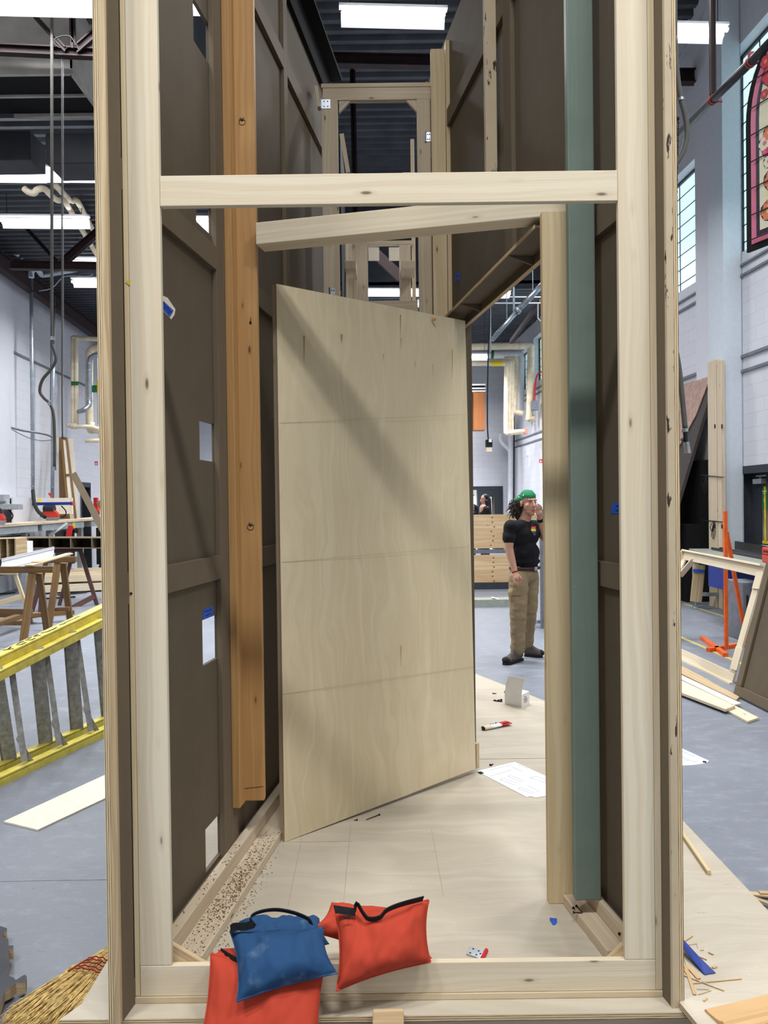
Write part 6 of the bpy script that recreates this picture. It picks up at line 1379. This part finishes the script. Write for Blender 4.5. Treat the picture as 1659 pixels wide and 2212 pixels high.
# belt, bands
c = MB(); bc = P(1133.5, 1226.5, PY); c.tube([bc + RZ @ V((.153 * math.cos(a), .123 * math.sin(a), 0)) for a in [i * math.pi / 16 for i in range(33)]], .015, 6); c.build('belt', 'beltleather', t)
c = MB(); c.cbox(bc + RZ @ V((.03, -.136, 0)), (.04, .012, .034), math.radians(36)); c.build('belt_buckle', 'zinc', t)
d = (wrR - elR).normalized(); c = MB(); c.tube([wrR - d * .008, wrR + d * .004], .031, 14); c.build('bracelet', 'thread', t, smooth=True)
d = (wrL - elL).normalized(); c = MB(); c.tube([wrL - d * .035, wrL - d * .005], .033, 14); c.build('wristband', 'tee', t, smooth=True)
# pride patch
vv_ = [v.co + ORG[te.name] for v in te.data.vertices]; bv = BVHTree.FromPolygons(vv_, [list(p.vertices) for p in te.data.polygons])
def onshirt(px, py):
    d = ray(px, py).normalized(); h = bv.ray_cast(CAM, d); return (h[0] if h[0] is not None else P(px, py, PY - .15)) - d * .006
for i, cl in enumerate(((206, 48, 40), (222, 112, 44), (232, 212, 80), (74, 128, 60), (40, 52, 130), (92, 74, 150))):
    y0 = 1137 + i * 3.2; xl = 1147.5 + (0 if i < 3 else (i - 2) * 1.6)
    c = MB(); dxp = (1157.4 - xl) / 5
    for kk in range(5): c.slab([onshirt(xl + dxp * kk, y0 + 3.2), onshirt(xl + dxp * kk + dxp, y0 + 3.2), onshirt(xl + dxp * kk + dxp, y0), onshirt(xl + dxp * kk, y0)], .001)
    c.build('chest_patch', plain('patch_colour', cl, .8), te)
vk_ = [v.co + ORG[kh.name] for v in kh.data.vertices]; bk = BVHTree.FromPolygons(vk_, [list(p.vertices) for p in kh.data.polygons])
def onkh(px, py, o_=.005):
    d = ray(px, py).normalized(); h = bk.ray_cast(CAM, d); return (h[0] if h[0] is not None else P(px, py, PY - .15)) - d * o_
for nm, (xa, xb, ya, yb) in (('pocket_flap', (1105, 1127, 1270, 1287)), ('cargo_pocket', (1105.5, 1126, 1288, 1318))):
    c = MB()
    for i in range(5):
        for j in range(4):
            x0_, x1_ = xa + (xb - xa) * i / 5, xa + (xb - xa) * (i + 1) / 5; y0_, y1_ = ya + (yb - ya) * j / 4, ya + (yb - ya) * (j + 1) / 4
            o_ = .012 if nm == 'pocket_flap' else .008
            c.slab([onkh(x0_, y1_, o_), onkh(x1_, y1_, o_), onkh(x1_, y0_, o_), onkh(x0_, y0_, o_)], .010)
    c.build(nm, 'khaki', kh, merge=True)
# bandana and hair
bn = blob('bandana', [('e', hd(0, .020, .052), (.082, .100, .086), RH), ('c', hd(-.045, .07, .035), hd(-.085, .09, .02), .05, .034), ('c', hd(-.07, .09, .02), hd(-.09, .10, -.02), .022, .012)], .006, 'bandana', t, 2, .004, 18)
me = bn.data; bm = bmesh.new(); bm.from_mesh(me); w0 = ORG[bn.name]; RHi = RH.inverted()
dl = [v for v in bm.verts if (lambda q: q.z < (.048 if q.y < -.03 else .048 - (q.y + .03) * .55))(RHi @ (v.co + w0 - H)) and (RHi @ (v.co + w0 - H)).x > -.083]
bmesh.ops.delete(bm, geom=dl, context='VERTS'); bm.to_mesh(me); bm.free()
so_ = bn.modifiers.new('thick', 'SOLIDIFY'); so_.thickness = .004
random.seed(5); c = MB(); hb_ = blob('hair', [('e', hd(0, .085, -.015), (.070, .045, .07), RH), ('e', hd(-.070, .085, -.015), (.055, .06, .06), RH), ('e', hd(-.085, .085, -.07), (.062, .06, .065), RH), ('e', hd(.02, .10, -.08), (.05, .045, .07), RH), ('c', hd(-.05, .085, -.05), hd(-.065, .08, -.125), .055, .042)], .008, 'hair', t, 2, .006, 26)
for i in range(300):
    a = R(0, 6.28); s = hd(-.03 + R(-.10, .06), .075 + R(-.05, .05), R(-.07, .045)); pts = [s]; ph = R(0, 6)
    dirn = RH @ V((R(-1.3, .3), R(-.6, .8), 0)); L = R(.04, .12)
    for k in range(1, 9):
        f = k / 8; pts.append(s + dirn * (.05 * f) + V((0, 0, -L * f)) + V((math.cos(ph + f * 9) * .009, math.sin(ph + f * 9) * .009, 0)))
    c.tube(pts, [.0032] * 7 + [.0022, .0008], 5)
c.build('curls', 'hair', hb_, smooth=True)
# boots
def boot(h_, toe, z=0.0):
    d = (toe - h_); d.z = 0; L = d.length; d.normalize(); e = V((-d.y, d.x, 0)); q = lambda a, b, z_: V((h_.x, h_.y, 0)) + d * a * L + e * b + V((0, 0, z_)); rot = Matrix((d, e, V((0, 0, 1)))).transposed()
    b = blob('boot', [('e', q(.18, 0, .075), (.062, .042, .055), rot), ('c', q(.2, 0, .08), q(.22, 0, .15), .048, .050), ('c', q(.2, 0, .055), q(.75, 0, .045), .042, .040), ('e', q(.82, 0, .042), (.052, .046, .036), rot), ('c', q(.35, 0, .085), q(.7, 0, .058), .036, .03)], .006, 'boot', t, 3)
    c = MB(); pl = [(0.02, -.030), (.3, -.036), (.6, -.046), (.85, -.046), (1.0, -.02), (1.0, .02), (.85, .046), (.6, .046), (.3, .036), (.02, .030)]; c.prism([(q(a, b_, 0).x, q(a, b_, 0).y) for a, b_ in pl], 0.001, .026); plab(c.build('sole', 'sole', b, bevel=.003), 'black sole')
    c = MB(); c.ell(q(.88, 0, .044), (.042, .043, .033), 0, 12, 8, rot=rot); plab(c.build('toe_cap', 'sole', b, smooth=True), 'dark toe cap')
boot(G(1127, 1426, 0), G(1089, 1437, 0)); boot(G(1133, 1417, 0), G(1172, 1420, 0))
# two people standing by the far door
def far_person(label, px, Y, top, hairm, hatm, yaw, long_hair, teem, beard):
    z1 = P(px, top, Y).z; x = P(px, top, Y).x; s = z1 / 1.78; t = thing('person', label, 'person', (x, Y, 0)); rt = Matrix.Rotation(math.radians(yaw), 3, 'Z')
    q = lambda a, b, z: V((x, Y, 0)) + rt @ V((a * s, b * s, 0)) + V((0, 0, z * s))
    Z = lambda r: tuple(k * s for k in r)
    pr = [('e', q(0, .01, 1.67), Z((.077, .095, .09)), rt), ('e', q(0, -.02, 1.60), Z((.06, .07, .08)), rt), ('c', q(0, -.09, 1.64), q(0, -.105, 1.60), .009 * s, .013 * s), ('c', q(0, .01, 1.58), q(0, .01, 1.47), .055 * s, .06 * s), ('c', q(-.15, 0, 1.42), q(.15, 0, 1.42), .06 * s, .06 * s), ('c', q(0, 0, 1.42), q(0, 0, .98), .12 * s, .12 * s)]
    for sg in (-1, 1):
        pr += [('c', q(sg * .19, 0, 1.42), q(sg * .23, .01, 1.13), .048 * s, .04 * s), ('c', q(sg * .23, .01, 1.13), q(sg * .20, -.12, .92), .04 * s, .028 * s), ('e', q(sg * .19, -.15, .86), Z((.03, .03, .05)), rt), ('c', q(sg * .09, 0, .95), q(sg * .10, 0, .5), .075 * s, .055 * s), ('c', q(sg * .10, 0, .5), q(sg * .10, .02, .08), .052 * s, .035 * s), ('c', q(sg * .10, .03, .05), q(sg * .11, -.12, .04), .045 * s, .04 * s)]
        for k in range(4): pr.append(('c', q(sg * (.175 + k * .012), -.165, .84), q(sg * (.175 + k * .012), -.17, .78 + .006 * k), .008 * s, .007 * s))
    b = blob('body', pr, .011, 'skin', t, 3)
    blob('shirt', [('c', q(-.15, 0, 1.41), q(.15, 0, 1.41), .075 * s, .075 * s), ('e', q(0, 0, 1.25), Z((.19, .13, .2)), rt), ('e', q(0, 0, 1.02), Z((.17, .13, .16)), rt)] + [('c', q(sg * .19, 0, 1.40), q(sg * .225, .01, 1.18), .066 * s, .06 * s) for sg in (-1, 1)], .014, teem, t, 4)
    blob('trousers', [('e', q(0, 0, .92), Z((.17, .13, .12)), rt)] + [('c', q(sg * .09, 0, .88), q(sg * .1, .01, .1), .09 * s, .07 * s) for sg in (-1, 1)], .016, 'doorgrey', t, 4)
    if long_hair: blob('hair', [('e', q(0, .035, 1.69), Z((.088, .095, .09)), rt), ('c', q(0, .08, 1.62), q(.02, .11, 1.28), .095 * s, .07 * s), ('c', q(.07, .03, 1.6), q(.09, .05, 1.36), .04 * s, .04 * s), ('c', q(-.07, .03, 1.6), q(-.09, .05, 1.36), .04 * s, .04 * s)], .01, hairm, t, 3)
    else:
        blob('hair', [('e', q(0, .04, 1.66), Z((.080, .075, .07)), rt)], .01, hairm, t, 3)
        blob('cap', [('e', q(0, .01, 1.715), Z((.084, .10, .065)), rt), ('e', q(0, -.11, 1.69), Z((.06, .06, .012)), rt)], .008, hatm, t, 2)
    if beard: blob('beard', [('e', q(0, -.045, 1.545), Z((.056, .055, .035)), rt)], .008, 'brow', t, 2)
    for sg in (-1, 1):
        c = MB(); c.ell(q(sg * .03, -.088, 1.65), Z((.013, .008, .007)), 0, 10, 6, rot=rt); c.build('eye', 'brow', b, smooth=True)
    if not long_hair:
        c = MB(); p = q(.0, -.142, 1.30); c.cbox(p, (.03, .01, .03), math.radians(yaw)); c.build('chest_badge', 'paper', t)
M['navy'] = plain('navy_cotton', (26, 30, 48), .9)
far_person('person in dark cap and navy shirt standing at the far door', 1013, 18.0, 1061.5, 'brow', 'black', 35, False, 'navy', True)
far_person('person with long dark hair and black top standing at the far door', 1046, 18.3, 1066.5, 'black', None, -75, True, 'tee', False)
# ---------------------------------------------------------------- small things on the platform
def odeck(x, y, z=0.0): return G(x, y, DZ + z)
t = thing('cardboard_box', 'small white cardboard box with its lid open on the far edge of the platform', 'box', odeck(1115, 1520))
A, B, C_ = odeck(1091, 1521), odeck(1127, 1528), odeck(1143, 1520); D_ = A + (C_ - B); hB = .088
c = MB(); th = .003
for p, q in ((A, B), (B, C_), (C_, D_), (D_, A)): c.board(p + V((0, 0, hB / 2)), q + V((0, 0, hB / 2)), hB, th, V((-(q - p).y, (q - p).x, 0)))
c.hexa([A, B, C_, D_] + [p + V((0, 0, .003)) for p in (A, B, C_, D_)]); c.build('carton', 'card', t)
up_ = V((0, 0, hB)); back = (A - D_).normalized()
c = MB(); c.slab([A + up_, B + up_, B + up_ + V((0, 0, .055)) + (B - A) * .06, A + up_ + V((0, 0, .055)) + (B - A) * .06], .002); c.slab([A + up_ + V((0, 0, .055)) + (B - A) * .06, B + up_ + V((0, 0, .055)) + (B - A) * .06, B + up_ + V((0, 0, .118)) + (B - A) * .22, A + up_ + V((0, 0, .118)) + (B - A) * .22], .002); c.build('lid_flap', 'card', t)
c = MB(); c.slab([B + up_ * 1.01, C_ + up_ * 1.01, C_ + up_ * 1.05 + (D_ - C_) * .55, B + up_ * 1.05 + (A - B) * .55 + V((0, 0, -.0))], .002); c.build('lid_flap', 'card', t)
c = MB(); ee = (C_ - B); nb = V((ee.y, -ee.x, 0)).normalized(); 
for u0, u1, z0, z1 in ((.35, .55, .060, .068), (.25, .7, .046, .054), (.3, .75, .034, .042), (.28, .7, .024, .030)):
    c.slab([B + ee * u0 + nb * .0022 + V((0, 0, z0)), B + ee * u1 + nb * .0022 + V((0, 0, z0)), B + ee * u1 + nb * .0022 + V((0, 0, z1)), B + ee * u0 + nb * .0022 + V((0, 0, z1))], .0006)
c.build('printed_label', 'line', t)
t = thing('glue_tube', 'half-squeezed red and white tube lying on the platform before the white box', 'tube', odeck(1072, 1572))
a, b = odeck(1044, 1573, .012), odeck(1099, 1560, .014); d = (b - a); sd = V((-d.y, d.x, 0)).normalized()
def tubef(k0, k1, w0, w1, h0_, h1_, nm, mt):
    c = MB(); 
    c.grid(lambda u, v: a + d * (k0 + (k1 - k0) * u) + sd * math.cos(v * 6.283) * (w0 + (w1 - w0) * u) + V((0, 0, math.sin(v * 6.283) * (h0_ + (h1_ - h0_) * u))), 6, 16); o = c.build(nm, mt, t, smooth=True); so = o.modifiers.new('s', 'SOLIDIFY'); so.thickness = .001; return o
tubef(.0, .22, .020, .024, .011, .012, 'cream_end', 'lagging'); tubef(.22, .62, .024, .029, .012, .009, 'white_body', 'white'); tubef(.62, 1.0, .029, .033, .009, .003, 'red_end', 'redlabel')
c = MB(); c.ell(a + d * .01, (.012, .02, .010)); c.build('cap', 'ink', t, smooth=True)
c = MB(); 
for k in (.70, .76, .82, .88): c.board(a + d * k + sd * -.020 + V((0, 0, .010)), a + d * (k + .03) + sd * -.020 + V((0, 0, .009)), .010, .003, (0, 0, 1))
for k in (.28, .36, .44, .50): c.board(a + d * k + sd * R(-.01, .01) + V((0, 0, .0135)), a + d * (k + .05) + V((0, 0, .0125)), .005, .002, (0, 0, 1))
c.build('printing', 'ink', t)
def sheet(name, label, px, z, curl=()):
    t = thing(name, label, 'paper', G(*px[0], z)); c = MB(); q = [G(x, y, z + .0012) for x, y in px]
    if (q[1] - q[0]).cross(q[2] - q[0]).z < 0: q.reverse()
    for i in curl: q[i] = q[i] + V((0, 0, .012))
    c.slab(q, .0008); c.build('sheet', 'paper', t); return t
t = sheet('drawing_sheet', 'white sheet of printed plans lying on the platform beside the door', [(1030, 1666), (1112, 1646), (1200, 1686), (1200, 1716), (1158, 1723), (1145, 1720), (1138, 1722)], DZ)
c = MB()
def pl(a, b, w_=.003): c.board(G(*a, DZ + .0022), G(*b, DZ + .0022), w_, .0006, (0, 0, 1))
for a, b in (((1107, 1676), (1132, 1687)), ((1098, 1677), (1127, 1689)), ((1098, 1677), (1104, 1674)), ((1080, 1684), (1112, 1696)), ((1080, 1684), (1086, 1681)), ((1086, 1681), (1117, 1692)), ((1058, 1677), (1105, 1663)), ((1140, 1697), (1166, 1710)), ((1120, 1704), (1150, 1715)), ((1145, 1680), (1185, 1693)), ((1145, 1680), (1158, 1677)), ((1158, 1677), (1186, 1687)), ((1106, 1657), (1128, 1666)), ((1056, 1664), (1105, 1652)), ((1120, 1652), (1140, 1660)), ((1118, 1704), (1126, 1701)), ((1126, 1701), (1155, 1713))): pl(a, b)
c.build('printed_line', 'line', t)
c = MB(); c.board(G(1035, 1667, DZ + .003), G(1042, 1671, DZ + .003), .022, .001, (0, 0, 1)); c.build('black_corner', 'ink', t)
t = sheet('drawing_sheet', 'white plan sheet on the grey floor right of the tower', [(1440, 1655), (1440, 1600), (1463, 1612), (1531, 1643), (1526, 1648), (1500, 1652)], 0)
c = MB()
for a, b in (((1470, 1622), (1502, 1634)), ((1462, 1630), (1490, 1641)), ((1475, 1640), (1505, 1646))): c.board(G(*a, .0022), G(*b, .0022), .006, .0006, (0, 0, 1))
c.build('printed_line', 'line', t); c = MB(); c.board(G(1518, 1645, .003), G(1526, 1646, .003), .03, .001, (0, 0, 1)); c.build('black_corner', 'ink', t)
def screw(label, p, q, z=DZ, group=None, r=.0024):
    a, b = G(*p, z + .003), G(*q, z + .003); d = (b - a).normalized(); c = MB(); c.tube([a, b - d * .006, b], [r * .9, r * .7, r * .1], 7); c.tube([a - d * .003, a - d * .0005, a + d * .002], [r * 2.0, r * 1.9, r * .9], 10)
    return tag(c.build('screw', 'ink'), label, 'screw', group)
screw('long dark screw on the platform under the edge of the plywood door', (819, 1760), (790, 1771)); screw('short dark screw left of the long one under the plywood door', (771, 1771), (764, 1772))
screw('single dark screw beside the corner of the plan sheet', (1060, 1653), (1066, 1650), r=.004); screw('dark screw alone behind the screw pile near the white box', (1065, 1498), (1073, 1498), r=.004)
for i in range(7):
    x = 1068 + i * 2.4 + R(-1, 1); y = 1514 + R(-1.5, 1.5); a = R(0, 6.28); screw('dark screw in the little pile beside the white box', (x, y), (x + math.cos(a) * 4, y + math.sin(a) * 2), group='screw pile', r=.004)
screw('dark screw standing a little right of the screw pile by the white box', (1083, 1512), (1085, 1516), r=.004); screw('dark screw just touching the left corner of the white box', (1091, 1495), (1092, 1510), r=.004)
screw('upper dark screw on the right ledger below the teal post', (1246, 1958), (1259, 1972), DZ + .036); screw('lower dark screw on the right ledger below the teal post', (1240, 1971), (1258, 1972), DZ + .036); screw('tiny dark screw left of the pair on the right ledger', (1239, 1962), (1243, 1966), DZ + .036)
screw('tiny screw beside the metal plate on the platform near the bottom plate', (1047, 2080), (1049, 2084)); screw('small screw on the end of the right ledger near the front stud', (1338, 2018), (1339, 2024), DZ + .09)
t = thing('hinge', 'zinc hinge with red paint lying on the platform behind the bottom plate', 'hinge', odeck(1030, 2060))
q = [odeck(1007, 2063), odeck(1016, 2047), odeck(1049, 2056), odeck(1040, 2074)]
c = MB(); c.slab([p + V((0, 0, .004)) for p in q][::-1] if (q[1] - q[0]).cross(q[2] - q[0]).z < 0 else [p + V((0, 0, .004)) for p in q], .003); c.build('plate', 'zinc', t, bevel=.0005)
c = MB(); c.tube([q[2] + V((.003, 0, .006)), q[3] + V((.003, 0, .006))], .006, 10); plab(c.build('knuckle', 'redlabel', t), 'red painted knuckle')
c = MB()
for u, v in ((.2, .25), (.25, .8), (.6, .25), (.62, .75), (.8, .5)): p = q[0].lerp(q[3], u).lerp(q[1].lerp(q[2], u), v) if False else q[0].lerp(q[1], v).lerp(q[3].lerp(q[2], v), u); c.tube([p + V((0, 0, .0040)), p + V((0, 0, .0046))], .003, 8)
c.build('screw_hole', 'ink', t)
c = MB(); c.slab([odeck(1188, 1982, .0012), odeck(1203, 1984, .0012), odeck(1203, 1993, .0012), odeck(1199, 1998, .0012), odeck(1194, 1998, .0012), odeck(1187, 1987, .0012)][::-1], .0008); tag(c.build('tape_scrap', 'tape'), 'blue tape scrap on the platform left of the right ledger', 'tape')
# right front corner: loose sheet, moulding, blue strip, slivers, stick
zs = DZ + .0185
t = thing('plywood_sheet', 'loose plywood sheet lying on the platform corner, bottom right', 'board', (1.2, 1.9, DZ))
c = MB(); q = [G(1468, 2165, zs), G(1478, 2156, zs), G(1760, 2108, zs), G(1760, 2420, zs), G(1620, 2350, zs)]; c.prism([(p.x, p.y) for p in q], DZ + .0005, zs, 0, 1); c.build('sheet', ['deck', 'lam'], t)
c = MB(); q2 = [V((p.x + .004, p.y - .004, 0)) for p in q]; pass
A, B = G(1522, 2184, zs + .0), G(1760, 2128, zs); dm = (B - A).normalized(); em = V((dm.y, -dm.x, 0))
extr([(0, 0), (0, .004), (.004, .008), (.02, .007), (.045, .009), (.062, .013), (.066, .018), (.072, .018), (.078, .012), (.092, .010), (.096, .006), (.096, 0)], A, A + dm * .7, em, V((0, 0, 1)), 'moulding', 'pine_moulding', 'clear pine moulding with a stepped profile on the loose plywood sheet, bottom right', 'moulding')
c = MB(); A, B = odeck(1467, 2030, .035), odeck(1535, 2100, .004); c.slab([odeck(1466, 2036, .03), odeck(1522, 2105, .003), odeck(1546, 2101, .003), odeck(1510, 2066, .012), odeck(1466, 2018, .03)], .002); tag(c.build('blue_strip', 'bluep'), 'dark blue tapering strip lying on the platform right of the tower', 'strip')
t_ = 0
SL = (((1480, 2084), (1501, 2148), .012), ((1468, 2103), (1565, 2140), .004), ((1495, 2124), (1602, 2114), .0035), ((1484, 2085), (1510, 2114), .016), ((1469, 2078), (1490, 2115), .003), ((1505, 2136), (1532, 2137), .002), ((1509, 2148), (1536, 2139), .002), ((1478, 2033), (1496, 2021), .005), ((1480, 2041), (1506, 2038), .002), ((1506, 2038), (1507, 2046), .002), ((1510, 2066), (1527, 2073), .004), ((1531, 2056), (1541, 2061), .010), ((1539, 2090), (1548, 2087), .010), ((1513, 2052), (1521, 2051), .003), ((1470, 2050), (1483, 2085), .0015), ((1520, 2162), (1527, 2156), .006))
pos = ('longest flat yellow sliver pointing to the plywood sheet', 'thin straight sliver crossing the others at a slant', 'thin long sliver lying level across the slant one', 'broad pale shaving beside the flat yellow sliver', 'dark thin sliver at the foot of the right flat', 'short fine sliver near the plywood sheet', 'fine sliver touching the back edge of the plywood sheet', 'short bent sliver above the blue strip', 'hair-thin sliver crossing the blue strip', 'tiny sliver at the end of the hair-thin one', 'short sliver right of the middle of the blue strip', 'small square chip right of the blue strip', 'chip beside the wide end of the blue strip', 'tiny dark sliver right of the blue strip', 'hair-thin sliver left of the blue strip', 'small chip lying on the loose plywood sheet')
for (a, b, w_), l in zip(SL, pos):
    z = .0205 if 'on the loose' in l else .0025
    c = MB(); c.board(odeck(*a, z), odeck(*b, z), w_ * .8, .002, (0, 0, 1)); tag(c.build('wood_sliver', 'moulding' if w_ > .003 else 'post'), l, 'wood scrap')
c = MB(); A, B = odeck(1440, 1752, .008), odeck(1532, 1885, .008); c.board(A, B, .016, .016, (0, 0, 1)); tag(c.build('wood_stick', 'post', bevel=.002), 'square pale wooden stick lying along the platform right of the tower', 'stick')
for i, (a, b, w_) in enumerate((((1622, 1930), (1690, 1937), .03), ((1626, 1939), (1690, 1962), .02), ((1640, 1928), (1700, 1930), .02))):
    c = MB(); c.board(G(*a, .012 + i * .003), G(*b, .012 + i * .003), w_, .006, (0, 0, 1)); tag(c.build('wood_offcut', 'raw'), ('uppermost', 'lowest', 'middle')[i] + ' of three thin offcuts on the floor beyond the platform edge, right', 'wood scrap')
